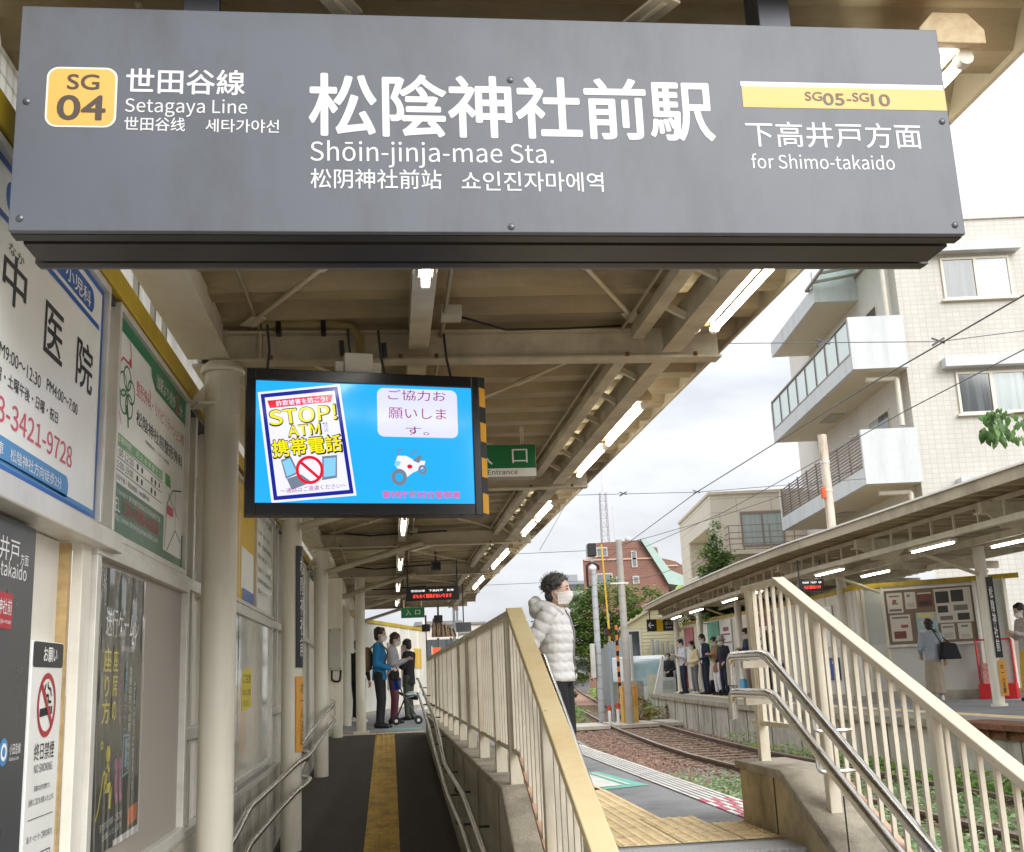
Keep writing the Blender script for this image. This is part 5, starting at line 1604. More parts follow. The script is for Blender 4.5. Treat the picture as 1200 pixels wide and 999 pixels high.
lab2 = ['nearest and largest, over the sloping stair rail', 'second along, over the bulletin board end', 'third along, above the railing post', 'fourth along, above the queue', 'fifth along, at the far eave end', 'last one beside the arrow sign']
for k, (y0, L) in enumerate(((14.1, 1.25), (17.85, 1.25), (22.6, 1.25), (24.9, 1.5), (29.0, 1.9), (32.6, 1.9))):
    x = 7.66 + ox(y0); z = 2.31
    t = thing('fluorescent_light', 'white strip light under the opposite canopy, ' + lab2[k], 'light', (x, y0, z), 'strip lights of the opposite canopy')
    a = math.atan2(ox(y0 + L) - ox(y0), L)
    dx = math.sin(a) * L
    MB().bar((x, y0, z + .03), (x + dx, y0 + L, z + .03), .10, .045).build('housing', lamp_house, t)
    MB().tube((x, y0 + .03, z), (x + dx, y0 + L - .03, z), .022, n=12).build('tube', tube_m, t)
for k, (x, y0) in enumerate(((9.2, 14.6), (9.3, 19.6))):
    t = thing('fluorescent_light', ['white strip light deep under the opposite canopy near its wrapped column', 'white strip light deep under the opposite canopy above the bulletin board'][k], 'light', (x, y0, 2.42), 'strip lights of the opposite canopy')
    MB().box(x - .05, x + .05, y0, y0 + 1.25, 2.41, 2.44).build('housing', lamp_house, t)
    MB().tube((x, y0 + .03, 2.395), (x, y0 + 1.22, 2.395), .02, n=12).build('tube', tube_m, t)
ledboard('dark train display board with red lettering under the opposite canopy', 7.30, 19.0, 2.03, .46, .22)
b = board('direction_sign', 'black direction sign with a yellow middle and white arrow at the far canopy end', 'sign', (8.62, 36.6, 2.02), (1, 0, 0))
mb = MB(); mb.box(0, .98, 0, .40, -.06, 0); mb.build('panel', S('sign_black', (40, 42, 44), var=.05), b)
mb = MB(); flat(mb, [(.33, 0), (.55, 0), (.55, .40), (.33, .40)], .002); mb.build('yellow_field', S('sign_yellow', (232, 190, 40), var=.03), b, fix=False)
mb = MB(); strip(mb, [(.06, .2), (.24, .2)], .03, .002); strip(mb, [(.13, .29), (.05, .2), (.13, .11)], .03, .002); mb.build('arrow', txt_w, b, fix=False)
Txt(b, txt_w, [('出口', .62, .2, .86, .32, dict(z=.002)), ('Exit', .64, .08, .84, .15, dict(z=.002))])
mb = MB(); mb.box(.1, .13, .4, .75, -.05, -.02); mb.box(.85, .88, .4, .75, -.05, -.02); mb.build('hanger', dark_m, b)

# ---- back wall of the opposite platform, following the bend, and the angled bulletin wall
t = thing('panelled_wall', 'cream panelled back wall of the opposite platform behind the queue', 'wall', (9.6, 22, 0))
bw = [(9.22, 20.95), (9.42, 22.3), (9.70, 26.0), (9.85, 30.5), (9.78, 36.2)]
mp, my, mm, mk = MB(), MB(), MB(), MB()
for a, b_ in zip(bw[:-1], bw[1:]):
    mp.bar((*a, 1.13), (*b_, 1.13), .05, 2.05); my.bar((*a, 2.2), (*b_, 2.2), .1, .09); mk.bar((*a, .05), (*b_, .05), .14, .1)
    L = math.hypot(b_[0] - a[0], b_[1] - a[1]); n = 4
    for k in range(n):
        f = k / n; mm.bar((a[0] + (b_[0] - a[0]) * f, a[1] + (b_[1] - a[1]) * f, .1), (a[0] + (b_[0] - a[0]) * f, a[1] + (b_[1] - a[1]) * f, 2.15), .07, .07)
    mm.bar((*a, 1.05), (*b_, 1.05), .07, .05)
mp.build('panel', ivory, t); my.build('yellow_rail', yellow_m, t); mm.build('mullion', cream, t); mk.build('kerb', concrete, t)
A, Bq = Vector((9.27, 20.9, 0)), Vector((11.45, 19.16, 0))
dR = (Bq - A).normalized(); nR = Vector((dR.y, -dR.x, 0)) * 1.0
t = thing('bulletin_wall', 'angled grey-white wall with frosted side panels carrying the bulletin board', 'wall', A)
def on(f, z, out=0): p = A + dR * f + nR * out; return (p.x, p.y, z)
Lw = (Bq - A).length
mb = MB(); mb.bar(on(0, .62, -.03), on(Lw, .62, -.03), .05, .90); mb.build('lower_panel', S('panel_white', (200, 198, 190), rough=.4, var=.05, dirt=(.4, .38, .32), damt=.3), t)
mb = MB(); mb.bar(on(-.1, .09, -.02), on(Lw, .09, -.02), .14, .18); mb.build('plinth', concrete, t)
mb = MB(); mb.bar(on(-.25, 2.2, -.02), on(Lw + .1, 2.2, -.02), .1, .09); mb.build('yellow_rail', yellow_m, t)
mb = MB()
for f in (0.02, .42, 2.10, 2.62): mb.bar(on(f, .17, .0), on(f, 2.17, .0), .05, .06)
mb.bar(on(0, .78, .0), on(.4, .78, .0), .05, .05)
mb.build('mullion', cream, t)
mb = MB(); mb.bar(on(.42, 1.6, -.03), on(2.1, 1.6, -.03), .04, 1.15); mb.build('upper_panel', S('panel_white', (200, 198, 190)), t)
frost = S('frosted_glass', (190, 194, 186), rough=.25, var=.10, scale=1.2)
for f0, f1 in ((.05, .4), (2.13, 2.6)): MB().bar(on(f0, 1.47, -.03), on(f1, 1.47, -.03), .03, 1.36).build('frosted_pane', frost, t)
# bulletin board and its papers
fB = .45
b = board('bulletin_board', 'wide brown framed bulletin board full of pinned papers on the opposite platform', 'bulletin board', on(fB, 1.05, .012), dR)
W_, H_ = 1.62, 1.03
mb = MB(); mb.box(0, W_, 0, H_, -.02, .006); mb.build('felt', S('felt_brown', (128, 112, 94), rough=.9, var=.08), b)
mb = MB(); mb.box(-.04, W_ + .04, -.05, 0, -.02, .035); mb.box(-.04, W_ + .04, H_, H_ + .04, -.02, .035); mb.box(-.04, 0, 0, H_, -.02, .035); mb.box(W_, W_ + .04, 0, H_, -.02, .035); mb.build('frame', alu, b, bevel=.003)
def paper(lab, x, y, w, h, base, blocks):
    p = A + dR * (fB + x) + nR * .0205
    c = board('poster', lab, 'poster', (p.x, p.y, 1.05 + y), dR, 'papers pinned on the bulletin board')
    mb = MB(); mb.box(0, w, 0, h, -.001, .001); mb.build('sheet', base, c)
    for (m, pts) in blocks:
        mb = MB()
        for (x0, y0, x1, y1) in pts: flat(mb, [(x0 * w, y0 * h), (x1 * w, y0 * h), (x1 * w, y1 * h), (x0 * w, y1 * h)], .0018)
        mb.build('printed_area', m, c, fix=False)
pap = S('paper_white', (206, 200, 188), var=.03); pgy = S('print_grey', (120, 116, 110), var=.3, scale=30); pbr = S('print_brown', (120, 70, 58), var=.4, scale=30); pbl = S('print_blue', (158, 190, 192), var=.1); prd = S('print_red', (158, 84, 78), var=.3, scale=25); pgn = S('print_green', (120, 150, 118), var=.2); pdk = S('print_dark', (62, 60, 56), var=.5, scale=40); pye = S('print_yellow', (214, 200, 140), var=.1)
lines = [(.15, .12 + .07 * k, .85, .14 + .07 * k) for k in range(5)]
paper('white flyer with a small red and grey drawing at the top left of the board', .04, .60, .29, .38, pap, [(prd, [(.35, .5, .6, .66)]), (pgy, [(.3, .42, .7, .5), (.1, .08, .9, .2), (.15, .8, .85, .88)])])
paper('white letter sheet second in the top row of the board', .38, .66, .20, .32, pap, [(pgy, lines[:4] + [(.2, .72, .5, .86)])])
paper('dark red group photo print in the middle of the top row', .60, .68, .29, .28, pbr, [(pap, [(.05, .88, .95, .98)]), (pdk, [(.1, .1, .9, .4)])])
paper('large sheet of grey photographs at the top right of the board', .92, .36, .66, .64, pap, [(pdk, [(.04, .58, .40, .92), (.46, .60, .80, .94), (.06, .30, .34, .50), (.58, .06, .9, .26)]), (pgy, [(.5, .34, .88, .5), (.1, .08, .45, .2)])])
paper('flyer with a brown picture at the lower left of the board', .06, .06, .38, .50, pap, [(pbr, [(.12, .10, .72, .38)]), (prd, [(.5, .5, .85, .62)]), (pgy, [(.1, .86, .9, .93)])])
paper('pale blue and yellow poster in the middle of the board', .55, .12, .38, .46, pbl, [(pye, [(.1, .78, .9, .97)]), (pap, [(.22, .46, .78, .72), (.1, .05, .45, .3)]), (pgn, [(.5, .08, .9, .3)]), (prd, [(.38, .54, .62, .64)])])
paper('small white notice, left of the two at the lower right of the board', .98, .05, .24, .29, pap, [(pgy, lines + [(.1, .75, .9, .85)])])
paper('small white notice, right of the two at the lower right of the board', 1.28, .05, .24, .29, pap, [(pgy, lines[:3] + [(.25, .75, .75, .88)])])
c = board('poster', 'small white accessibility notice below the bulletin board behind the woman', 'poster', on(1.22, .42, .0), dR)
mb = MB(); mb.box(0, .16, 0, .45, -.002, .003); mb.build('sheet', pap, c)
mb = MB(); flat(mb, [(.02, .36), (.14, .36), (.14, .43), (.02, .43)], .004); disc(mb, .08, .2, .03, .03, .004, 16); mb.build('pictogram', pdk, c, fix=False)
# red leaflet stand
t = thing('leaflet_rack', 'red framed leaflet rack standing at the right end of the bulletin wall', 'rack', on(2.1, 0, .25))
rm = S('rack_red', (190, 28, 34), rough=.4, var=.08)
mb = MB()
for f in (2.02, 2.62):
    mb.bar(on(f, .02, .12), on(f, 1.06, .12), .03, .03); 
mb.bar(on(2.02, 1.06, .12), on(2.62, 1.06, .12), .03, .03); mb.build('frame', rm, t)
mb = MB(); mb.bar(on(2.0, .14, .16), on(2.64, .14, .16), .26, .27); mb.build('base_box', rm, t, bevel=.01)
mb = MB()
for z in (.42, .55, .78, .90): mb.bar(on(2.03, z, .12), on(2.61, z, .12), .008, .008)
mb.build('wire', alu, t)
mb = MB(); mb.bar(on(2.08, .46, .15), on(2.32, .46, .15), .02, .36); mb.build('leaflet', S('leaflet_red', (206, 150, 140), var=.5, scale=12), t)

# posters and signs along the back wall
def bw_at(f):
    f += 1; k = min(int(f), len(bw) - 2); q_ = f - k
    return Vector((bw[k][0] + (bw[k + 1][0] - bw[k][0]) * q_, bw[k][1] + (bw[k + 1][1] - bw[k][1]) * q_, 0)), Vector((bw[k][0] - bw[k + 1][0], bw[k][1] - bw[k + 1][1], 0)).normalized()
def bwboard(lab, f, z0, w, h, m, blocks=(), cat='poster', name='poster'):
    p, d = bw_at(f); n_ = Vector((d.y, -d.x, 0))
    if n_.x > 0: n_ = -n_
    o = p + n_ * .06
    c = board(name, lab, cat, (o.x, o.y, z0), d, 'boards on the opposite back wall')
    mb = MB(); mb.box(0, w, 0, h, -.02, .004); mb.build('sheet', m, c)
    for (mm_, pts) in blocks:
        mb = MB()
        for (x0, y0, x1, y1) in pts: flat(mb, [(x0 * w, y0 * h), (x1 * w, y0 * h), (x1 * w, y1 * h), (x0 * w, y1 * h)], .006)
        mb.build('printed_area', mm_, c, fix=False)
    return c
c = bwboard('blue and white pictogram sign low on the back wall, right of the railing post', .35, .40, .95, .46, S('sign_royal', (40, 74, 160), var=.04), [(txt_w, [(.06, .08, .40, .92)])], 'sign', 'pictogram_sign')
Txt(c, txt_w, [('7', .56, .08, .80, .38, dict(z=.007, bold=.03))])
mb = MB(); disc(mb, .21, .33, .045, .045, .008, 14); strip(mb, [(.21, .28), (.21, .15), (.28, .09)], .05, .008); mb.build('pictogram', S('sign_royal', (40, 74, 160)), c, fix=False)
bwboard('whiteboard sheet above the blue pictogram sign on the back wall', .42, 1.1, 1.1, .85, signwhite, [(pgy, [(.1, .7, .7, .75), (.1, .55, .8, .6)])])
bwboard('white poster with a red heading behind the railing bars', 1.62, .85, 1.5, 1.25, signwhite, [(prd, [(.0, .72, 1, 1), (.0, .12, 1, .2)]), (pgy, [(.1, .3, .9, .34), (.1, .45, .8, .5)])])
bwboard('bright green poster above the queue on the back wall', 2.51, .95, 1.15, 1.15, S('poster_green', (96, 176, 96), var=.15, scale=3), [(pap, [(.1, .1, .5, .2)]), (S('poster_teal', (90, 160, 140)), [(0, .6, 1, 1)])])
bwboard('white poster with red lettering beside the bright green poster', 2.29, .95, 1.05, 1.15, signwhite, [(prd, [(.1, .62, .9, .66), (.3, .72, .8, .82), (0, .42, 1, .45)]), (pgy, [(.2, .2, .7, .24)])])
bwboard('pinkish red poster at the far end of the back wall', 2.97, .95, 1.0, 1.1, S('poster_rose', (190, 110, 116), var=.2, scale=4), [(signwhite, [(0, 0, 1, .45)])])
c = bwboard('tall grey vending unit front behind the railing bars', 1.25, .12, .55, .75, S('unit_grey', (170, 172, 170), var=.1), [(pdk, [(.1, .3, .9, .9)])], 'vending unit', 'vending_unit')
t = thing('dark_post', 'slim black post standing by the back wall behind the railing bars', 'post', (9.5, 27.2, 0))
MB().box(9.42, 9.58, 27.1, 27.25, 0, 1.55).build('shaft', black_m, t); MB().box(9.40, 9.60, 27.08, 27.27, 1.55, 1.62).build('cap', S('cap_red', (150, 40, 40)), t)
t = thing('marker_post', 'red and white marker post at the far end of the opposite platform', 'post', (9.42, 35.3, 0))
MB().tube((9.42, 35.3, 0), (9.42, 35.3, 1.05), .13, n=16).build('shaft', S('marker_red', (212, 50, 66), rough=.5, var=.06), t, smooth='auto')
MB().tube((9.42, 35.3, 1.05), (9.42, 35.3, 1.14), .135, n=16).build('cap', whitem, t, smooth='auto'); MB().tube((9.42, 35.3, 0), (9.42, 35.3, .14), .137, n=16).build('foot', whitem, t, smooth='auto')
t = thing('notice_stand', 'pale grey standing panel by the marker post at the platform end', 'panel', (9.27, 34.9, 0))
MB().box(9.12, 9.42, 34.9, 34.96, .95, 1.75).build('board', S('panel_pale', (206, 200, 196), var=.05), t); MB().box(9.16, 9.2, 34.9, 34.96, 0, .95).build('leg', alu, t); MB().box(9.34, 9.38, 34.9, 34.96, 0, .95).build('leg', alu, t)
# end ramp wall, white box and low fence at the far platform end
t = thing('ramp_wall', 'weathered grey retaining wall at the far end of the opposite platform', 'wall', (8.2, 38, -.7))
MB().box(7.4, 8.5, 37.2, 37.35, -.95, .42).build('wall', concrete_d, t)
t = thing('slanted_slab', 'white slanted slab beside the far platform end', 'slab', (8.6, 37, -.5))
mb = MB(); mb.prism([(8.62, 36.6, -.3), (8.95, 36.6, -.3), (9.12, 36.6, 1.15), (9.06, 36.6, 1.2)], (0, .1, 0)); mb.build('slab', whitem, t)
t = thing('relay_cabinet', 'small white cabinet on the far platform end', 'cabinet', (8.9, 37.5, 0))
MB().box(9.15, 9.7, 37.5, 37.9, -.2, .48).build('body', whitem, t, bevel=.01); MB().box(9.22, 9.62, 37.49, 37.5, .1, .38).build('door', S('door_grey', (200, 204, 200)), t)
# ================================================================ TOWN BEHIND
tile_w = BRICKS('cream_wall_tile', _lin((210, 206, 197)), _lin((203, 198, 188)), _lin((196, 191, 181)), .155, .125, ms=.012, rough=.45, offset=.0, var=.14)
render_w = S('white_render', (222, 218, 210), rough=.7, var=.04, dirt=(.42, .40, .36), damt=.3, dscale=(.5, .5, .2))
balc_blue = S('balcony_pale_blue', (204, 208, 209), rough=.5, var=.04, dirt=(.40, .41, .40), damt=.5, dscale=(2.5, 2.5, .3))
soffit = S('soffit_cream', (212, 202, 182), rough=.7, var=.05)
pipe_m = S('drain_pipe_cream', (218, 212, 196), rough=.4, var=.04)
win_dark = M('window_glass_dark', (.05, .06, .065), rough=.06, var=0, dirt=(.17, .19, .19), damt=.8, dscale=(7, 7, .3), spec=.8)
curtain = M('window_glass_curtain', (.40, .46, .45), rough=.12, var=0, dirt=(.24, .30, .30), damt=.8, dscale=(9, 9, .25), spec=.8)
wframe = S('window_frame_cream', (222, 214, 198), rough=.4, var=.03)
# --- apartment block, its long side running away from us at 7 degrees
t = thing('apartment_block', 'cream tiled apartment block with stacked balconies rising over the opposite canopy', 'building', (13.25, 26, -.8))
an = R(7)
e1 = Vector((math.cos(an), -math.sin(an), 0)); e2 = Vector((math.sin(an), math.cos(an), 0)); C0 = Vector((13.45, 26, 0))
def ap(a, b_, z): p = C0 + e1 * a + e2 * b_; return (p.x, p.y, z)
def abox(mb, a0, a1, b0, b1, z0, z1):
    return mb.add([ap(a0, b0, z0), ap(a1, b0, z0), ap(a1, b1, z0), ap(a0, b1, z0), ap(a0, b0, z1), ap(a1, b0, z1), ap(a1, b1, z1), ap(a0, b1, z1)],
                  [(3, 2, 1, 0), (4, 5, 6, 7), (0, 1, 5, 4), (1, 2, 6, 5), (2, 3, 7, 6), (3, 0, 4, 7)])
mb = MB(); abox(mb, 0, 9.5, 0, 11.5, -.8, 12.15); mb.build('wall', tile_w, t)
mb = MB(); abox(mb, -.06, 9.56, -.06, 11.56, 12.15, 12.3); mb.build('parapet_coping', render_w, t)
mb = MB(); abox(mb, -.02, 0, 0.5, 11.4, -.8, 12.1); mb.build('side_render', render_w, t)
# windows on the tiled face
for (a0, a1, z0, z1) in ((1.28, 2.98, 9.98, 11.02), (1.28, 2.98, 6.88, 7.88), (1.28, 2.98, 3.75, 4.75), (6.2, 8.0, 9.98, 11.02), (6.2, 8.0, 6.88, 7.88)):
    mb = MB()
    for (x0, x1, y0, y1) in ((a0 - .06, a1 + .06, z0 - .06, z0), (a0 - .06, a1 + .06, z1, z1 + .06), (a0 - .06, a0, z0, z1), (a1, a1 + .06, z0, z1), ((a0 + a1) / 2 - .05, (a0 + a1) / 2 + .05, z0, z1)):
        abox(mb, x0, x1, -.05, .03, y0, y1)
    f = mb.build('window', wframe, t)
    mb = MB(); abox(mb, a0, (a0 + a1) / 2 - .05, -.02, .0, z0, z1); mb.build('dark_pane', win_dark, f)
    mb = MB(); abox(mb, (a0 + a1) / 2 + .05, a1, -.02, .0, z0, z1); mb.build('curtained_pane', curtain, f)
    mb = MB(); abox(mb, a0 - .14, a1 + .14, -.12, .04, z0 - .11, z0 - .06); mb.build('sill', wframe, f)
    mb = MB(); abox(mb, a0 - .38, a1 + .3, -.32, 0, z1 + .16, z1 + .40); mb.build('hood', balc_blue, f)
glass_rail = M('balcony_glass', (.60, .73, .70), rough=.08, var=.06, scale=1.0, spec=.8)
rail_dark = S('rail_brown', (140, 126, 118), rough=.5, var=.05)
def balcony(z, b0, b1, style, h=1.4):
    mb = MB(); abox(mb, -1.30, -.02, b0, b1, z, z + .12); s_ = mb.build('balcony', soffit, t)
    mb = MB(); abox(mb, -1.45, -1.302, b0 + .002, b1, z - .004, z + .42); mb.build('upstand', balc_blue, s_)
    mb = MB(); abox(mb, -1.45, -.02, b0 - .12, b0, z - .005, z + h); mb.build('end_wall', balc_blue, s_)
    mb = MB(); abox(mb, -1.45, -.02, b1, b1 + .12, z, z + h - .1); mb.build('far_wall', render_w, s_)
    if style == 'glass':
        mb = MB(); abox(mb, -1.42, -1.39, b0 + .02, b1, z + .44, z + h - .06); mb.build('glass_panel', glass_rail, s_)
        mb = MB()
        n = 8
        for k in range(n + 1):
            y = b0 + .04 + (b1 - b0 - .06) * k / n; abox(mb, -1.45, -1.36, y - .02, y + .02, z + .42, z + h)
        abox(mb, -1.46, -1.35, b0, b1, z + h - .05, z + h); abox(mb, -1.46, -1.38, b0, b1, z + .41, z + .45)
        mb.build('rail', rail_dark, s_)
    elif style == 'bars':
        mb = MB()
        for k in range(11): abox(mb, -1.43, -1.39, b0 + .02, b1, z + .47 + .085 * k, z + .495 + .085 * k)
        for k in range(9):
            y = b0 + .04 + (b1 - b0 - .06) * k / 8; abox(mb, -1.42, -1.38, y - .02, y + .02, z + .42, z + h)
        mb.build('rail', rail_dark, s_)
    mb = MB(); abox(mb, -.65, -.2, b0 + 5, b0 + 6.2, z - .03, z); mb.build('soffit_hatch', S('hatch_grey', (170, 164, 152)), s_)
    # rain pipe below the slab
    mb = MB(); mb.path(round_path([ap(-1.0, b0 + .35, z - .18), ap(-.28, b0 + .35, z - .18), ap(-.22, b0 + .3, z - .22), ap(-.22, b0 + .3, z - 1.45)], .1), .07, 10); mb.build('rain_pipe', pipe_m, t, smooth='auto')
balcony(8.1, -.1, 8.9, 'glass')
balcony(5.1, -.1, 8.9, 'bars')
balcony(2.1, -.1, 8.9, 'bars')
mb = MB(); abox(mb, -1.19, -.02, 3.2, 8.8, 11.06, 11.2); s_ = mb.build('balcony', soffit, t)
mb = MB(); abox(mb, -1.3, -1.2, 3.203, 8.8, 11.05, 11.55); abox(mb, -1.3, -.02, 3.05, 3.2, 11.05, 12.0); mb.build('upstand', balc_blue, s_)
mb = MB()
for k in range(5): 
    y = .5 + .75 * k; mb.bar(ap(-1.4, y, 11.55), ap(-.05, y, 11.75), .07, .07)
mb.bar(ap(-1.4, .5, 11.55), ap(-1.4, 3.5, 11.55), .07, .07); mb.bar(ap(-.05, .5, 11.75), ap(-.05, 3.5, 11.75), .07, .07); aw_ = mb.build('glass_awning', rail_dark, t)
mb = MB(); mb.add([ap(-1.4, .5, 11.6), ap(-.05, .5, 11.8), ap(-.05, 3.5, 11.8), ap(-1.4, 3.5, 11.6)], [(0, 1, 2, 3)]); mb.build('awning_pane', GLASS('awning_glass', (.72, .86, .82), .45), aw_, fix=False)
mb = MB(); mb.path(round_path([ap(-.22, .3, 11.2), ap(-.22, .3, 9.55)], .1), .07, 10); mb.build('rain_pipe', pipe_m, t, smooth='auto')
for z in (8.6, 5.6, 2.6):      # balcony doors
    mb = MB(); abox(mb, -.05, -.02, 1.6, 3.4, z - .3, z + 1.85); f = mb.build('balcony_door', wframe, t)
    mb = MB(); abox(mb, -.06, -.05, 1.66, 2.47, z - .2, z + 1.78); mb.build('dark_pane', win_dark, f)
    mb = MB(); abox(mb, -.06, -.05, 2.53, 3.34, z - .2, z + 1.78); mb.build('curtained_pane', curtain, f)
mb = MB()
for k in range(3): mb.bar(ap(-.9 - .1 * k, 1.6 + .1 * k, 6.75), ap(-.7, 2.2, 6.6 + .08 * k), .04, .02)
mb.build('laundry_hanger', whitem, t)

# --- beige panelled building
t = thing('beige_house', 'beige panel-clad building with a brown railed balcony left of the apartment block', 'building', (11, 38, -.8))
panel_w = BRICKS('beige_panel', _lin((224, 216, 200)), _lin((219, 210, 193)), _lin((190, 178, 158)), 1.1, .5, ms=.012, rough=.6, offset=.5, var=.06, bump=.2)
an2 = R(7); f1_ = Vector((math.cos(an2), -math.sin(an2), 0)); f2_ = Vector((math.sin(an2), math.cos(an2), 0)); D0 = Vector((11.62, 38.2, 0))
def bp_(a, b_, z): p = D0 + f1_ * a + f2_ * b_; return (p.x, p.y, z)
def bbox(mb, a0, a1, b0, b1, z0, z1):
    return mb.add([bp_(a0, b0, z0), bp_(a1, b0, z0), bp_(a1, b1, z0), bp_(a0, b1, z0), bp_(a0, b0, z1), bp_(a1, b0, z1), bp_(a1, b1, z1), bp_(a0, b1, z1)],
                  [(3, 2, 1, 0), (4, 5, 6, 7), (0, 1, 5, 4), (1, 2, 6, 5), (2, 3, 7, 6), (3, 0, 4, 7)])
mb = MB(); bbox(mb, .9, 6, 0, 8, -.8, 6.85); bbox(mb, 0, .9, 0, .45, -.8, 6.85); bbox(mb, 0, .9, .45, 8, 5.75, 6.85); bbox(mb, 0, .9, .45, 8, -.8, 4.3); bbox(mb, 0, .9, 5.6, 8, 4.3, 5.75); mb.build('wall', panel_w, t)
mb = MB(); bbox(mb, -.05, 6.05, -.08, 8.05, 6.85, 6.95); mb.build('roof_coping', S('coping_beige', (206, 194, 172)), t)
mb = MB(); 
for (x0, x1, y0, y1) in ((1.05, 2.6, 4.92, 4.98), (1.05, 2.6, 6.1, 6.18), (1.05, 1.11, 4.98, 6.1), (2.54, 2.6, 4.98, 6.1), (1.8, 1.85, 4.98, 6.1)): bbox(mb, x0, x1, -.05, .03, y0, y1)
f = mb.build('window', rail_dark, t)
mb = MB(); bbox(mb, 1.11, 1.8, -.02, 0, 4.98, 6.1); bbox(mb, 1.85, 2.54, -.02, 0, 4.98, 6.1); mb.build('pane', curtain, f)
mb = MB()
for z in (4.75, 4.95, 5.15, 5.35, 5.6): bbox(mb, .45, 3.6, -.72, -.69, z, z + .025); bbox(mb, .45, .48, -.72, -.02, z, z + .025)
for a in (.45, .95, 1.9, 2.75, 3.55): bbox(mb, a, a + .03, -.73, -.69, 4.7, 5.62)
r_ = mb.build('balcony_rail', rail_dark, t)
mb = MB(); bbox(mb, .4, 3.65, -.75, 0, 4.6, 4.72); mb.build('balcony_slab', soffit, t)
mb = MB()
for z in (4.5, 4.7, 4.9): bbox(mb, .02, .05, .45, 5.6, z, z + .02)
mb.build('recess_rail', rail_dark, t)

# --- red brick building
t = thing('brick_building', 'red brick building with a stepped roof and pale green sloping roof edge far behind', 'building', (19, 80, -.8))
brick_m = BRICKS('red_brick', _lin((142, 99, 84)), _lin((131, 90, 77)), _lin((142, 112, 99)), .42, .14, ms=.02, rough=.8, var=.12)
k_ = 1.333
def up(x, z): return (x * k_, .8 + (z - .8) * k_)
mb = MB()
pts = [up(10.75, -.5), up(15.5, -.5), up(15.5, 5.6), up(14.0, 7.86), up(11.3, 7.75), up(11.3, 6.95), up(10.75, 6.85)]
mb.prism([(x, 80, z) for x, z in pts], (2.4, 12, 0)); mb.build('front_wing', brick_m, t)
mb = MB()
pts = [up(13.2, -.5), up(18.5, -.5), up(17.6, 6.8), up(17.2, 7.05), up(16.2, 7.3), up(16.15, 7.9), up(15.35, 8.1), up(13.2, 7.9)]
mb.prism([(x, 86, z) for x, z in pts], (2.2, 10, 0)); mb.build('rear_wing', brick_m, t)
mb = MB()
pts = [up(14.0, 7.93), up(14.35, 7.93), up(15.6, 6.1), up(16.75, 5.6), up(16.9, 5.1), up(15.45, 5.35), up(15.2, 5.85)]
mb.prism([(x, 79.6, z) for x, z in pts], (1.6, 8, 0)); mb.build('green_roof_edge', S('copper_green', (168, 192, 182), rough=.5, var=.08, dirt=(.35, .4, .36), damt=.4), t)
mb = MB()
for (x0, x1, z0, z1) in ((10.8, 16.2, 6.78, 6.86),): 
    a = up(x0, z0); c = up(15.2, z1); mb.box(a[0], c[0], 79.9, 80, a[1], c[1])
a = up(15.6, 6.75); c = up(17.3, 6.83); mb.box(a[0], c[0], 85.9, 86, a[1], c[1]); mb.build('string_course', S('stone_band', (196, 160, 140)), t)
for (x0, x1, z0, z1, y_) in ((11.6, 12.1, 7.05, 7.45, 80), (13.55, 13.75, 6.4, 7.2, 80), (13.55, 13.8, 5.5, 5.8, 80), (11.5, 12.3, 5.5, 6.0, 80), (15.6, 16.1, 6.2, 6.55, 86), (12.6, 12.9, 5.4, 5.8, 80)):
    a = up(x0, z0); c = up(x1, z1)
    f = MB().box(a[0] - .08, c[0] + .08, y_ - .08, y_ + .05, a[1] - .08, c[1] + .08).build('window', S('window_pale', (190, 186, 176)), t)
    MB().box(a[0], c[0], y_ - .1, y_ - .05, a[1], c[1]).build('pane', S('pane_grey', (120, 126, 128), rough=.1), f)
mb = MB(); a = up(13.72, 7.85); mb.lathe([(.0, .0), (.28, .2), (.24, .45), (.0, .55)], (a[0], 82, a[1]), 16); mb.build('roof_dome', S('dome_grey', (190, 188, 180)), t, smooth=True)
mb = MB(); a = up(12.95, 7.8); mb.tube((a[0], 82, a[1]), (a[0], 82, a[1] + 2.9), .04, n=6); mb.build('aerial', alu, t)

# --- grey apartment tower at the end of the track
t = thing('grey_flats', 'distant grey block of flats with stacked balconies at the end of the track', 'building', (18.3, 110, -.8))
gm = S('flats_grey', (150, 152, 156), rough=.8, var=.06, scale=.5); gd = S('flats_dark', (74, 78, 84), rough=.6, var=.1)
MB().box(17.6, 22.5, 110, 122, -.98, 9.7).build('wall', gm, t)
for k in range(6):
    z = .4 + 1.55 * k
    f = MB().box(17.5, 20.3, 109.0, 110, z, z + .55).build('balcony', gm, t)
    MB().box(17.8, 20.0, 109.9, 109.96, z + .56, z + 1.3).build('opening', gd, f)
MB().box(18.2, 19.4, 112, 115, 9.7, 10.6).build('penthouse', gm, t)

# --- cream weatherboard house
t = thing('weatherboard_house', 'pale yellow weatherboard house with a gable at the far end of the opposite platform', 'house', (10, 42, -.8))
side = S('weatherboard_yellow', (224, 214, 176), rough=.6, var=.06, dirt=(.5, .42, .25), damt=.3)
mb = MB()
n = 34
zt = 3.4
for k in range(n):
    z = -.8 + k * .13
    # gable outline: slopes up to the right
    xl, xr = 8.95, 12.2
    lim = 2.42
    if z > lim: xl = 8.95 + (z - lim) / .55; xr = 12.2 - (z - lim) / .55
    if xl < xr: mb.prism([(xl, 42.0, z), (xl, 41.975, z), (xl, 41.995, z + .128), (xl, 42.0, z + .128)], (xr - xl, 0, 0))
mb.prism([(8.95, 42.001, -.98), (12.2, 42.001, -.98), (12.2, 42.001, 2.4), (10.575, 42.001, 3.29), (8.95, 42.001, 2.4)], (1.1, 6, 0))
mb.build('wall', side, t)
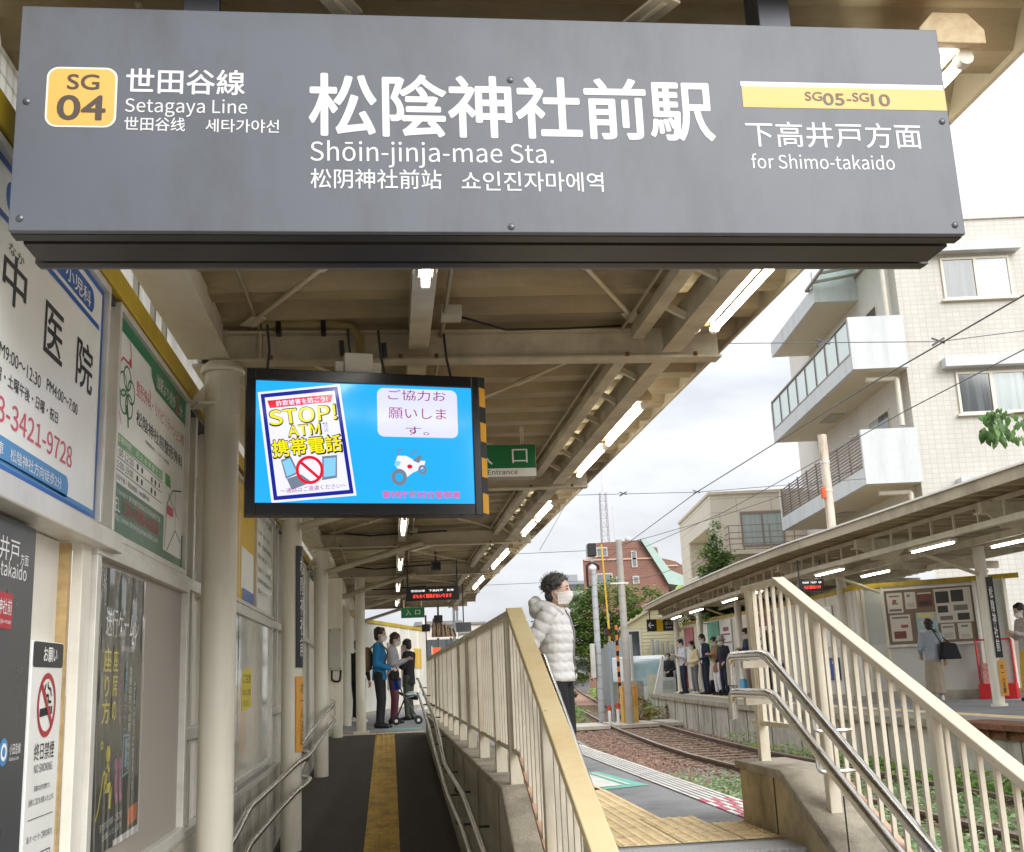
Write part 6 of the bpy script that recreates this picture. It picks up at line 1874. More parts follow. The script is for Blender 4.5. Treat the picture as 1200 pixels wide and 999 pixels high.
mb = MB(); mb.prism([(8.78, 41.8, 2.32), (8.74, 41.8, 2.39), (10.575, 41.8, 3.42), (10.575, 41.8, 3.32)], (1.1, 6.2, 0)); mb.prism([(12.4, 41.8, 2.32), (12.44, 41.8, 2.39), (10.576, 41.8, 3.42), (10.576, 41.8, 3.32)], (1.1, 6.2, 0)); mb.build('roof', S('roof_cream', (212, 200, 164)), t)
f = MB().box(9.05, 9.62, 41.93, 41.99, 1.15, 2.3).build('window', wframe, t); MB().box(9.14, 9.53, 41.91, 41.935, 1.22, 2.22).build('pane', win_dark, f)
mb = MB(); mb.box(10.3, 12.5, 41.9, 41.97, .55, .8); mb.build('shutter_box', S('shutter_grey', (176, 182, 184)), t)
mb = MB(); mb.box(10.4, 12.4, 41.93, 41.965, -.8, .55); f = mb.build('shop_front', S('shop_glass', (96, 110, 116), rough=.15), t)
mb = MB()
for x in (10.35, 10.95, 11.5, 12.1): mb.box(x, x + .08, 41.9, 41.93, -.8, .55)
mb.build('frame', alu, f)
# garden posts
t = thing('pipe_rack', 'grey upright pipes standing before the yellow weatherboard house', 'pipes', (10.3, 41.6, -.8))
for x, h_ in ((9.95, 1.9), (10.15, 1.85), (10.34, 1.75), (10.54, 1.8), (10.72, 1.65)): MB().tube((x, 41.6, -.9), (x, 41.6, h_), .05, n=10).build('pipe', S('pipe_grey', (178, 184, 184), rough=.4, metal=.3), t, smooth='auto')

# --- small white van
t = thing('parked_van', 'small white van facing us with a pale windscreen before the yellow house', 'van', (9.0, 38.5, -.8))
vm = S('van_white', (226, 230, 228), rough=.25, var=.02, coat=.5)
mb = MB(); mb.prism([(8.34, 38.4, -.6), (8.34, 38.42, .2), (8.34, 38.8, 1.14), (8.34, 39.0, 1.26), (8.34, 41.7, 1.26), (8.34, 41.7, -.6)], (1.42, 0, 0)); mb.build('body', vm, t, bevel=.06, seg=3)
mb = MB(); mb.add([(8.43, 38.415, .26), (9.67, 38.415, .26), (9.63, 38.755, 1.10), (8.47, 38.755, 1.10)], [(0, 1, 2, 3)]); mb.build('windscreen', M('windscreen', (.40, .54, .55), rough=.1, var=.1, spec=.8), t, fix=False)
for x in (8.50, 9.60): MB().box(x - .11, x + .11, 38.35, 38.45, -.15, .03).build('headlight', S('headlight', (230, 230, 220), rough=.1), t, bevel=.03)
for x in (8.42, 9.68): MB().tube((x - .08, 39.0, -.54), (x + .08, 39.0, -.54), .27, n=20).build('wheel', black_m, t, smooth='auto')
for x in (8.20, 9.77): MB().box(x, x + .12, 38.6, 38.7, .4, .62).build('wing_mirror', black_m, t, bevel=.02)
MB().box(8.4, 9.7, 38.33, 38.42, -.58, -.4).build('bumper', S('bumper', (180, 184, 184)), t, bevel=.03)
mb = MB(); mb.bar((8.9, 38.40, .3), (9.3, 38.48, .42), .015, .02); mb.build('wiper', black_m, t)
t = thing('papers_stack', 'pale yellow sheet of card propped before the van windscreen', 'card', (9.1, 38.2, .2)); MB().box(8.85, 9.3, 38.15, 38.18, -.2, .60).build('sheet', S('card_cream', (222, 218, 196), var=.1), t)
# storage fence panels beyond the poles
t = thing('metal_fence', 'grey corrugated metal fence behind the trackside poles', 'fence', (7.6, 44, -.8))
for k in range(6):
    y = 38.5 + k * 1.9; x = 7.35 + bend(y) - 1.2 + .55
    MB().box(x - .02, x + .02, y, y + 1.75, -.85, 1.9 - .12 * (k % 2)).build('panel', S('fence_grey', (158, 164, 166), rough=.45, metal=.3, var=.08), t)
    MB().box(x - .04, x + .04, y - .08, y, -.9, 2.0).build('post', alu, t)

# --- poles, crossing gear
conc_pole = S('pole_concrete', (168, 164, 155), rough=.85, var=.08, dirt=(.3, .28, .24), damt=.5, dscale=(4, 4, .5))
def pole(name, label, x, y, z0, z1, r0, r1, m, cat='pole', bands=0, group=None):
    t = thing(name, label, cat, (x, y, z0), group)
    MB().tube((x, y, z0), (x, y, z1), r0, r1, n=16).build('shaft', m, t, smooth='auto')
    if bands:
        for k in range(bands):
            z = z0 + (z1 - z0) * (k + .5) / bands; r = r0 + (r1 - r0) * (k + .5) / bands
            MB().lathe([(r + .005, -.016), (r + .005, .016)], (x, y, z), 16).build('band', S('pole_band', (164, 162, 156), rough=.5, metal=.2), t, smooth='auto')
    return t
t = pole('utility_pole', 'tall tapering concrete utility pole with grey bands beside the crossing', 6.42, 30.0, -.9, 4.35, .112, .088, conc_pole, 'utility pole', 12, 'trackside poles')
MB().box(6.1, 6.6, 29.9, 29.94, 3.12, 3.16).build('cross_arm', alu, t)
t = pole('utility_pole', 'slimmer grey banded pole with a curved lamp arm left of the tall one', 6.22, 33.0, -.9, 3.85, .10, .085, S('pole_pale', (176, 181, 184), rough=.6, var=.06), 'utility pole', 14, 'trackside poles')
MB().path(round_path([(6.22, 33, 3.3), (6.02, 33, 3.3), (6.02, 33, 3.98), (6.2, 33, 4.05), (6.38, 33, 3.95), (6.38, 33, 3.8)], .1), .035, 8).build('lamp_arm', black_m, t, smooth='auto')
MB().ell((6.2, 33, 3.86), .12, .12, .1).build('lamp', whitem, t, smooth=True)
MB().box(5.98, 6.1, 32.85, 33.05, .6, 1.6).build('control_box', alu, t, bevel=.01)
t = pole('crossing_pole', 'orange and black striped crossing pole with a yellow rod', 6.40, 31.0, -.9, 2.05, .042, .042, S('hazard_orange', (206, 124, 60), rough=.5, var=.06), 'crossing pole')
for k in range(9): MB().lathe([(.0432, 0), (.0432, .14)], (6.40, 31.0, -.55 + .29 * k), 16).build('black_band', black_m, t, smooth='auto')
MB().tube((6.20, 31.0, 1.6), (6.12, 31.0, 4.35), .025, n=8).build('yellow_rod', S('rod_yellow', (226, 178, 50)), t)
mb = MB(); mb.box(6.05, 6.2, 30.85, 30.97, 1.75, 1.95); s_ = mb.build('signal_box', black_m, t, bevel=.02)
MB().tube((6.12, 30.84, 1.82), (6.12, 30.80, 1.82), .06, n=14).build('signal_lamp', S('signal_glass', (90, 30, 40), rough=.15), s_)
MB().tube((6.2, 31.05, -.9), (6.2, 31.05, 2.4), .035, n=8).build('side_pipe', S('pipe_blue', (140, 160, 170)), t)
t = thing('guard_box', 'low orange yellow guard box at the foot of the striped crossing pole', 'guard box', (6.5, 30.6, -.8))
MB().box(6.36, 6.78, 30.5, 30.9, -.9, .36).build('box', S('guard_yellow', (206, 166, 80), rough=.6, var=.15, dirt=(.3, .2, .08), damt=.5), t, bevel=.01)
mb = MB()
for k in range(4): mb.box(6.40 + .1 * k, 6.44 + .1 * k, 30.48, 30.5, -.2, .42)
mb.build('slat', S('guard_orange', (206, 130, 40)), t)
t = thing('signal_box', 'black square signal box with white edge high between the poles', 'signal', (5.75, 34, 3.6))
MB().box(5.80 + .85, 6.08 + .85, 36, 36.2, 4.55, 4.98).build('housing', black_m, t, bevel=.02); MB().box(5.76 + .85, 6.12 + .85, 36.2, 36.24, 4.52, 5.02).build('backboard', whitem, t)
MB().tube((6.8, 36.2, -.9), (6.8, 36.2, 4.5), .05, n=8).build('mast', alu, t)
for k, (x, y, h_, lab) in enumerate(((5.95, 30.4, .1, 'short white bollard left of the striped crossing pole'), (6.08, 29.9, .15, 'short red topped white bollard beside the foot crossing'))):
    t = thing('bollard', lab, 'bollard', (x, y, -.8), 'crossing bollards'); h_ -= .25; MB().tube((x, y, -.85), (x, y, h_), .04, n=12).build('post', whitem, t, smooth='auto'); MB().tube((x, y, h_ - .12), (x, y, h_ + .02), .044, n=12).build('band', S('bollard_red', (190, 70, 56)), t, smooth='auto')
# lattice mast
t = thing('lattice_mast', 'tall thin lattice radio mast rising behind the red brick building', 'mast', (18.2, 95, 6))
mb = MB(); zz0, zz1 = 4, 16.3
def mastp(k, sx, sy): w = .42 - .16 * k; return Vector((19.15 + sx * w, 95 + sy * w, zz0 + (zz1 - zz0) * k))
for sx, sy in ((-1, -1), (1, -1), (1, 1), (-1, 1)): mb.bar(mastp(0, sx, sy), mastp(1, sx, sy), .07, .07)
for i in range(16):
    a, b_ = i / 16, (i + 1) / 16
    for (s0, s1) in (((-1, -1), (1, -1)), ((1, -1), (1, 1)), ((1, 1), (-1, 1)), ((-1, 1), (-1, -1))):
        mb.bar(mastp(a, *s0), mastp(b_, *s1), .035, .035); mb.bar(mastp(a, *s0), mastp(a, *s1), .035, .035)
mb.build('lattice', S('mast_grey', (176, 178, 180), rough=.5), t)
MB().tube((19.15, 95, zz1), (19.15, 95, 19.2), .05, .02, n=6).build('aerial', alu, t)
# rusty pole through the opposite canopy
t = pole('rusty_pole', 'rust streaked white pole rising through the opposite canopy roof', 8.44, 20.0, 2.7, 5.1, .085, .085, S('pole_rusted', (216, 206, 192), rough=.7, var=.08, dirt=(.34, .14, .05), damt=.95, dscale=(9, 9, 1.6)), 'pole')
mb = MB()
for z in (4.0, 4.55): mb.lathe([(.095, -.02), (.095, .02)], (8.44, 20, z), 16)
mb.build('clamp', alu, t); MB().tube((8.34, 19.98, 3.85), (8.34, 19.98, 4.05), .05, n=10).build('insulator', S('insulator_orange', (206, 96, 50)), t); MB().lathe([(.09, 0), (.0, .03)], (8.44, 20, 5.1), 16).build('cap', rust, t)

# --- overhead wires
wire_m = S('wire_grey', (96, 96, 98), rough=.5, metal=.5, var=0)
def wire(label, pts, r=.008, clamps=(), sag=0.0, group='overhead wires'):
    t = thing('overhead_wire', label, 'wire', pts[0], group)
    P_ = []
    for a, b_ in zip(pts[:-1], pts[1:]):
        a, b_ = Vector(a), Vector(b_)
        for k in range(8): f = k / 8; p = a.lerp(b_, f); p.z -= sag * 4 * f * (1 - f); P_.append(p)
    P_.append(Vector(pts[-1]))
    MB().path(P_, r, 6).build('wire', wire_m, t, smooth=True)
    for c in clamps:
        mb = MB(); c = Vector(c)
        mb.bar(c + Vector((-.09, 0, -.05)), c + Vector((.09, 0, .05)), .025, .03); mb.bar(c + Vector((-.09, 0, .05)), c + Vector((.09, 0, -.02)), .02, .02); mb.build('clamp', S('clamp_dark', (60, 60, 62), rough=.4, metal=.6), t)
wire('thick contact wire crossing from the top right past the balconies to the track end', [(7.75, 9, 5.0), (7.55, 16, 5.0), (7.6, 26, 5.0), (8.3, 40, 5.0), (9.0, 50, 5.0)], .011, [(7.54, 13.6, 5.0), (7.6, 26, 5.0)])
wire('second contact wire running lower before the beige house', [(9.05, 9, 5.0), (9.02, 17.7, 5.0), (9.2, 22.6, 5.0), (9.4, 29.5, 5.0), (8.7, 45, 5.0)], .009)
wire('thin span wire across the sky beside the glazed balcony', [(1.9, 13.6, 5.0), (7.54, 13.6, 5.0), (14.0, 13.6, 5.75)], .006, [(5.9, 13.6, 5.0)])
wire('thin span wire across the sky above the brick building', [(2.5, 26, 5.0), (7.6, 26, 5.0), (12.2, 26, 5.25)], .008, [(5.75, 26, 5.0)])
wire('far span wire beside the canopy end', [(3.0, 40, 5.1), (9.5, 40, 5.2)], .011)
wire('farther span wire behind the lady', [(2.0, 55, 5.2), (12.0, 55, 5.3)], .013)
wire('faint drop wire slanting from the canopy eave', [(3.9, 28, 3.9), (5.6, 28, 6.6)], .007)
wire('slack wire slanting over the beige house to the poles', [(13.5, 26, 6.1), (6.42, 30, 4.2)], .008, sag=.15)
wire('low slack wire between the two trackside poles and the house', [(6.42, 30, 3.2), (12.0, 44, 4.9)], .01, sag=.1)
for k, (x, y) in enumerate(((3.6, 62), (2.6, 48))):
    pole('steel_pole', ['thin dark steel pole far along the near side of the track', 'thin grey steel pole beside the near canopy end'][k], x + .2, y, -.9, 6.5 if k == 0 else 5.6, .07, .05, S('pole_steel', (120, 124, 128), rough=.5, metal=.4), 'pole', 0, 'distant steel poles')
# distant small houses on the left of the track
for k, (x0, x1, y, h_, rgb, lab) in enumerate(((3.1, 7.0, 74, 3.6, (206, 204, 200), 'distant pale house seen behind the lady'), (1.4, 3.2, 52, 3.2, (214, 206, 196), 'distant low cream shop beyond the near canopy end'), (4.5, 8.5, 100, 5.4, (188, 190, 196), 'distant grey-white building beyond the pale house'))):
    t = thing('distant_house', lab, 'house', (x0, y, -.9), 'small distant houses')
    MB().box(x0, x1, y, y + 8, -.98, h_).build('wall', S('far_wall_%d' % rgb[2], rgb, rough=.8, var=.05), t)
    MB().box(x0 - .2, x1 + .2, y - .2, y + 8.2, h_, h_ + .18).build('roof', S('far_roof', (140, 136, 134)), t)
    for j in range(3):
        xx = x0 + (x1 - x0) * (j + .35) / 3
        f = MB().box(xx, xx + .7, y - .06, y, h_ - 1.6, h_ - .6).build('window', wframe, t); MB().box(xx + .06, xx + .64, y - .08, y - .06, h_ - 1.54, h_ - .66).build('pane', win_dark, f)
t = thing('banner', 'orange upright banner beyond the near canopy end', 'banner', (1.75, 45, 0)); MB().box(1.72, 2.05, 45, 45.02, .9, 2.0).build('cloth', S('banner_orange', (232, 92, 40), var=.1), t); MB().tube((1.7, 45, -.9), (1.7, 45, 2.05), .02, n=8).build('pole', alu, t)

# --- trees
bark = S('bark', (104, 88, 70), rough=.9, var=.3, scale=8, bump=.6, bscale=20)
def tree(label, x, y, z0, h, crown, m, n, leaf, group=None, seed=1, trunk_r=.12, name='tree', stem0=0.0):
    """crown: list of (dx, dy, dz, rx, ry, rz) lobes filled with leaf clumps"""
    rr = random.Random(seed)
    t = thing(name, label, 'tree', (x, y, z0), group)
    mb = MB()
    top = max(c[2] for c in crown)
    mb.path([(x, y, z0 + stem0), (x + .05, y, z0 + stem0 + (top - stem0) * .4), (x - .03, y, z0 + top * .8), (x, y, z0 + top)], [trunk_r, trunk_r * .8, trunk_r * .5, trunk_r * .15], 10)
    for (dx, dy, dz, rx, ry, rz) in crown:
        for k in range(3):
            q_ = Vector((x + dx + rr.uniform(-.5, .5) * rx, y + dy + rr.uniform(-.5, .5) * ry, z0 + dz + rr.uniform(-.2, .6) * rz))
            mb.path([(x, y, z0 + max(.1 + stem0, dz - rz) * (.8 if not stem0 else 1)), ((x + q_.x) / 2, (y + q_.y) / 2, (z0 + dz * .8 + q_.z) / 2 - .05), tuple(q_)], [trunk_r * .4, trunk_r * .25, trunk_r * .06], 6)
    mb.build('trunk', bark, t, smooth=True)
    mb = MB()
    vol = [c[3] * c[4] * c[5] for c in crown]; tot = sum(vol)
    for c, v in zip(crown, vol):
        nn = int(n * v / tot)
        ncl = max(6, nn // 26)
        for _ in range(ncl):
            u = rr.uniform(-1, 1); a = rr.uniform(0, 2 * math.pi); rad = rr.uniform(.35, 1.0) ** .5 * rr.choice((1, 1, 1, 1.12))
            s_ = math.sqrt(1 - u * u)
            cc = Vector((x + c[0] + c[3] * rad * s_ * math.cos(a), y + c[1] + c[4] * rad * s_ * math.sin(a), z0 + c[2] + c[5] * rad * u))
            cr = rr.uniform(.5, 1.2) * leaf * 3.2
            for _ in range(26):
                p = cc + Vector((rr.gauss(0, .5), rr.gauss(0, .5), rr.gauss(0, .4))) * cr
                leaf_quad(mb, p, rr.uniform(.6, 1.2) * leaf, rr)
    mb.build('crown', m, t, fix=False)
    return t
fol_d = FOLIAGE('foliage_dark', (.030, .065, .018), (.13, .20, .05))
fol_m = FOLIAGE('foliage_mid', (.07, .14, .03), (.27, .37, .09))
fol_y2 = FOLIAGE('foliage_young', (.08, .16, .04), (.30, .42, .14))
fol_y = FOLIAGE('foliage_light', (.09, .16, .03), (.30, .36, .10))
tree('broad dark leafy tree standing between the poles and the brick building', 10.9, 58, -.9, 6, [(-.8, 0, 4.3, 1.7, 1.6, 1.7), (.8, 0, 4.9, 1.9, 1.6, 1.5), (2.6, 0, 4.7, 1.6, 1.5, 1.3), (-1.0, 0, 2.6, 1.5, 1.5, 1.4), (.3, 0, 3.4, 1.8, 1.6, 1.3), (2.4, .2, 3.4, 1.5, 1.4, 1.2)], fol_m, 21000, .11, 'trees by the track', 3, .2)
tree('tall dark ivy-like tree beside the grey flats', 7.7, 52, -.9, 5, [(0, 0, 3.5, .75, .8, 1.2), (-.1, 0, 2.2, .8, .9, 1.2), (.1, 0, 1.0, .8, .9, .9)], fol_d, 8000, .09, 'trees by the track', 5, .14)
tree('low bright shrub at the foot of the dark tree by the track', 6.9, 50, -.9, 2, [(0, 0, .7, .6, .9, .6), (.7, .6, .55, .6, .7, .5)], fol_y, 3000, .08, 'trees by the track', 6, .05)
tree('slender young tree before the beige house', 10.2, 33.2, 1.2, 5, [(0, 0, 1.75, .52, .4, .8), (-.14, 0, 2.8, .32, .25, .65), (.26, 0, 2.3, .40, .3, .8), (.0, 0, 3.5, .17, .15, .6), (-.48, 0, 1.8, .32, .25, .8), (.55, 0, 1.8, .32, .25, .7)], fol_y2, 14000, .06, None, 8, .05)
tree('yellowing roadside shrub with orange tips by the crossing', 7.35, 33.2, -.8, 1, [(0, 0, .45, .42, .5, .45), (.35, -1.0, .3, .4, .6, .32), (-.25, .6, .4, .35, .4, .4)], FOLIAGE('foliage_autumn', (.10, .13, .02), (.45, .28, .06)), 2600, .04, None, 9, .03)
tree('dark green creeper bush showing above the opposite back wall', 11.4, 35.5, 1.2, 2, [(0, 0, 1.5, 1.1, 1.2, .7), (-.6, 2.4, 1.6, 1.0, 1.4, .8), (.4, -2.2, 1.4, .8, 1.2, .6)], fol_d, 5000, .08, None, 10, .02, stem0=1.2)
tree('lime green bush behind the far end of the opposite canopy', 12.0, 40.5, .0, 2, [(0, 0, 2.0, .7, .8, .7)], FOLIAGE('foliage_lime', (.2, .32, .04), (.42, .55, .12)), 1500, .07, None, 11, .05)
# big-leafed branch reaching in from the right
t = thing('leafy_branch', 'big-leaved drooping branch reaching in from the right edge before the tiled wall', 'branch', (8.6, 12.5, 3.7))
mb = MB()
mb.path([(8.9, 12.6, 3.6), (8.2, 12.5, 3.74), (7.75, 12.42, 3.70), (7.42, 12.36, 3.62)], [.024, .018, .013, .006], 8); mb.build('stem', bark, t, smooth=True)
mb = MB(); rr = random.Random(5)
for k in range(120):
    f = rr.random() ** .7
    p = Vector((7.36 + 1.1 * (1 - f) * rr.random(), 12.4 + rr.uniform(-.2, .2), 3.74 - rr.uniform(0, .36)))
    L = rr.uniform(.07, .15); a = rr.uniform(-.9, .9)
    d = Vector((math.sin(a) * .6, rr.uniform(-.4, .4), -1)).normalized(); s_ = d.cross(Vector((0, 1, .2))).normalized() * L * .28; nrm = d.cross(s_).normalized() * .012
    mb.add([p, p + d * L * .35 + s_, p + d * L * .7 + s_ * .7, p + d * L, p + d * L * .7 - s_ * .7, p + d * L * .35 - s_, p + d * L * .5 + nrm], [(0, 1, 6), (1, 2, 6), (2, 3, 6), (3, 4, 6), (4, 5, 6), (5, 0, 6)])
mb.build('leaves', FOLIAGE('big_leaf', (.05, .13, .03), (.16, .30, .08)), t, fix=False, smooth=True)
tree('dark bush tips just showing over the opposite canopy roof', 12.6, 20.0, 2.6, 2, [(0, 0, 1.15, .35, .5, .22), (-.9, 1.5, 1.0, .3, .5, .18)], fol_d, 900, .07, None, 14, .04)
for k, (x, z, m, lab) in enumerate(((11.35, 3.55, S('balloon_white', (226, 228, 222), rough=.4), 'white round balloon behind the far eave of the opposite canopy'), (11.05, 3.6, S('balloon_lime', (170, 214, 60), rough=.4), 'lime green round balloon behind the far eave of the opposite canopy'))):
    t = thing('balloon', lab, 'balloon', (x, 41, z - .3), 'balloons'); MB().ell((x, 41, z), .22, .22, .27).build('skin', m, t, smooth=True); MB().tube((x, 41, z - .27), (x, 41, z - 1.2), .006, n=5).build('string', whitem, t)
# ================================================================ PEOPLE
skin = M('skin', (.62, .42, .32), rough=.5, var=.06, scale=12)
hair_k = M('hair_black', (.018, .015, .013), rough=.45, var=.3, scale=60, bump=.4, bscale=160)
mask_m = S('mask_white', (226, 224, 222), rough=.7, var=.02, bump=.15, bscale=60)
shoe_k = S('shoe_black', (24, 24, 26), rough=.4, var=.1)
shoe_w = S('shoe_white', (214, 212, 206), rough=.5, var=.05)
def cloth(name, rgb, **k): return S('cloth_' + name, rgb, rough=.8, var=.1, scale=9, bump=.2, bscale=70, **k)
def eloft(mb, rings, n=18):
    vs, fs = [], []
    for (cx_, cy_, cz, rx, ry) in rings:
        vs += [(cx_ + rx * math.cos(2 * math.pi * j / n), cy_ + ry * math.sin(2 * math.pi * j / n), cz) for j in range(n)]
    for i in range(len(rings) - 1):
        for j in range(n):
            j2 = (j + 1) % n; fs.append((i * n + j, i * n + j2, (i + 1) * n + j2, (i + 1) * n + j))
    fs.append(tuple(reversed(range(n)))); fs.append(tuple(range((len(rings) - 1) * n, len(rings) * n)))
    return mb.add(vs, fs)
ARM = {'down': ((-.03, .235, 1.09), (.03, .245, .85)), 'phone': ((.03, .225, 1.10), (.27, .07, 1.19)), 'front': ((-.02, .24, 1.08), (.22, .09, .99)),
       'behind': ((-.17, .235, 1.12), (-.17, .05, .93)), 'reach': ((.05, .23, 1.12), (.32, .12, 1.05)), 'bag': ((-.02, .24, 1.09), (.16, .20, .96))}
def hand(mb, w, d, side, s):
    """palm, four bent fingers of different lengths and a thumb from the side of the palm"""
    w = Vector(w); d = Vector(d).normalized()
    u = d.cross(Vector((0, 0, 1)));
    if u.length < .2: u = d.cross(Vector((1, 0, 0)))
    u.normalize(); n_ = u.cross(d).normalized()
    mb.capsule(w + d * .01 * s, w + d * .075 * s, .026 * s, .030 * s, 8)
    for k, L in enumerate((.055, .066, .062, .048)):
        b_ = w + d * .085 * s + u * (k - 1.5) * .0165 * s
        m_ = b_ + (d * .8 - n_ * .35).normalized() * L * .55 * s
        e_ = m_ + (d * .35 - n_ * .8).normalized() * L * .5 * s
        mb.path([b_ - d * .02 * s, b_, m_, e_], [.0085 * s, .009 * s, .008 * s, .0065 * s], 6)
    b_ = w + d * .03 * s - u * .026 * s * side
    mb.path([b_, b_ + (d * .7 - u * .6 * side - n_ * .3).normalized() * .035 * s, b_ + (d * 1.1 - u * .5 * side - n_ * .6).normalized() * .062 * s], [.011 * s, .010 * s, .007 * s], 6)
def person(label, x, y, z0, H, yaw, top, bottom, arms=('down', 'down'), vox=.022, hair=hair_k, hairstyle='short', mask=True, skirt=False, coat=.0, hat=None,
           shoes=shoe_k, head_pitch=0.0, group=None, puffer=False, hood=False, stance=.0, top_len=0.0, inner=None, open_front=None):
    s = H / 1.7
    root = thing('person', label, 'person', (x, y, z0), group)
    root.rotation_euler = (0, 0, R(yaw)); OFF[root.name] = Vector((0, 0, 0))
    V = lambda a, b_, c: Vector((a * s, b_ * s, c * s))
    hipw = .085
    feet = [V(stance, hipw + .01, .07), V(-stance, -hipw - .01, .07)]
    knees = [V(.03 + stance * .6, hipw, .47), V(.03 - stance * .6, -hipw, .47)]
    hips = [V(0, hipw, .90), V(0, -hipw, .90)]
    sh = [V(-.01, .175, 1.385), V(-.01, -.175, 1.385)]
    el, wr = [], []
    for k, a in enumerate(arms):
        e, w = ARM[a]; sg = 1 if k == 0 else -1
        el.append(V(e[0], e[1] * sg, e[2])); wr.append(V(w[0], w[1] * sg, w[2]))
    hc = V(.03 + .10 * math.sin(head_pitch), 0, 1.575 - .02 * abs(math.sin(head_pitch)))
    rot = Matrix.Rotation(head_pitch, 3, 'Y')
    def hp(a, b_, c): return hc + rot @ (Vector((a, b_, c)) * s)
    # ---- body: one continuous surface
    mb = MB()
    mb.ell(hp(0, 0, .02), .098 * s, .077 * s, .108 * s, rot=rot)
    mb.ell(hp(.03, 0, -.055), .066 * s, .058 * s, .062 * s, rot=rot)
    mb.capsule(hp(.085, 0, .005), hp(.108, 0, -.022), .010 * s, .016 * s, 8)
    for sg in (1, -1): mb.ell(hp(-.005, sg * .078, -.01), .022 * s, .012 * s, .034 * s, 8, 6)
    mb.capsule(V(-.005, 0, 1.36), hp(-.01, 0, -.05), .056 * s, .052 * s)
    eloft(mb, [(0, 0, .86 * s, .10 * s, .145 * s), (0, 0, 1.02 * s, .092 * s, .125 * s), (0, 0, 1.25 * s, .108 * s, .155 * s), (0, 0, 1.38 * s, .085 * s, .165 * s), (0, 0, 1.43 * s, .05 * s, .08 * s)])
    for k in (0, 1):
        mb.capsule(hips[k], knees[k], .078 * s, .052 * s); mb.capsule(knees[k], feet[k], .05 * s, .036 * s)
        mb.capsule(sh[k], el[k], .047 * s, .038 * s); mb.capsule(el[k], wr[k], .037 * s, .026 * s)
        mb.capsule(feet[k] + V(-.03, 0, -.02), feet[k] + V(.14, 0, -.035), .034 * s, .028 * s)
    vs, fs = remesh(mb, max(.014, vox * .8), 3)
    body = MB(); body.add(vs, fs)
    for k in (0, 1): hand(body, wr[k], wr[k] - el[k], 1 if k == 0 else -1, s)
    body.build('body', skin, root, smooth=True, fix=False)
    # ---- top
    hem = (.86 - coat)
    rx = .125 if puffer else .112; ry = .185 if puffer else .168
    rings = [(0, 0, hem * s, (rx + .01 + coat * .10) * s, (ry - .01 + coat * .08) * s), (0, 0, (hem + .03) * s, (rx + .016) * s, (ry - .004) * s), (0, 0, 1.04 * s, rx * s, (ry - .012) * s),
             (0.005 * s, 0, 1.24 * s, (rx + .012) * s, (ry + .004) * s), (0, 0, 1.37 * s, (rx - .022) * s, (ry + .006) * s), (-.005 * s, 0, 1.425 * s, .075 * s, .11 * s), (-.005 * s, 0, 1.455 * s, .066 * s, .075 * s)]
    mb = MB(); eloft(mb, rings)
    ar0, ar1, ar2 = (.072, .064, .052) if puffer else (.062, .052, .042)
    if not puffer:
        for k in (0, 1):
            mb.capsule(sh[k], el[k], ar0 * s, ar1 * s); mb.capsule(el[k], wr[k] - (wr[k] - el[k]).normalized() * .03 * s, ar1 * s, ar2 * s)
    vs, fs = remesh(mb, vox * .8, 6)
    o = MB(); o.add(vs, fs); jk = o.build('jacket', top, root, smooth=True, fix=False)
    if puffer:
        me = jk.data
        nrm = [v.normal.copy() for v in me.vertices]
        pitch = .074 * s
        for v, n_ in zip(me.vertices, nrm):
            if abs(n_.z) < .85:
                ph = abs(math.sin(math.pi * (v.co.z - hem * s) / pitch + .06 * math.sin(v.co.y * 40)))
                wr_ = .0025 * math.sin(v.co.y * 70 + v.co.z * 30) * math.sin(v.co.z * 90 + v.co.x * 60)
                v.co += n_ * ((ph ** .5) * .013 - .009 + wr_) * s
        me.update()
        for k in (0, 1):
            mb = MB(); mb.capsule(sh[k], el[k], ar0 * s, ar1 * s, 20); mb.capsule(el[k], wr[k], ar1 * s, ar2 * s, 20)
            vs, fs = remesh(mb, vox * .8, 4)
            o = MB(); o.add(vs, fs); sl = o.build('sleeve', top, root, smooth=True, fix=False)
            me = sl.data; nrm = [v.normal.copy() for v in me.vertices]
            L1 = (el[k] - sh[k]).length; d1 = (el[k] - sh[k]).normalized(); d2 = (wr[k] - el[k]).normalized()
            for v, n_ in zip(me.vertices, nrm):
                t1 = (v.co - sh[k]).dot(d1); t2 = (v.co - el[k]).dot(d2)
                tt = t1 if t1 < L1 * .95 else L1 + max(0, t2)
                ph = abs(math.sin(math.pi * tt / (.072 * s) + .3 * math.sin(v.co.x * 30)))
                wr_ = .002 * math.sin(v.co.x * 80 + v.co.z * 40)
                v.co += n_ * ((ph ** .5) * .012 - .008 + wr_) * s
            me.update()
    if hood:
        mb = MB(); mb.ell(V(-.135, 0, 1.43), .085 * s, .135 * s, .075 * s); mb.ell(V(-.17, 0, 1.49), .055 * s, .10 * s, .055 * s)
        for sg in (1, -1): mb.capsule(V(-.1, sg * .08, 1.46), V(.07, sg * .07, 1.41), .052 * s, .034 * s)
        vs, fs = remesh(mb, vox * .8, 5)
        hd = MB(); hd.add(vs, fs); ho = hd.build('hood', top, root, smooth=True, fix=False)
        for v in ho.data.vertices: v.co += Vector((0, 0, 1)) * .006 * math.sin(v.co.y * 60 + v.co.x * 35)
    if open_front:
        mb = MB(); mb.bar(V(rx + .005, 0, hem + .08), V(rx + .0, 0, 1.40), .07 * s, .03 * s, up=(1, 0, 0)); mb.build('shirt_front', open_front, root)
    # ---- bottom
    mb = MB()
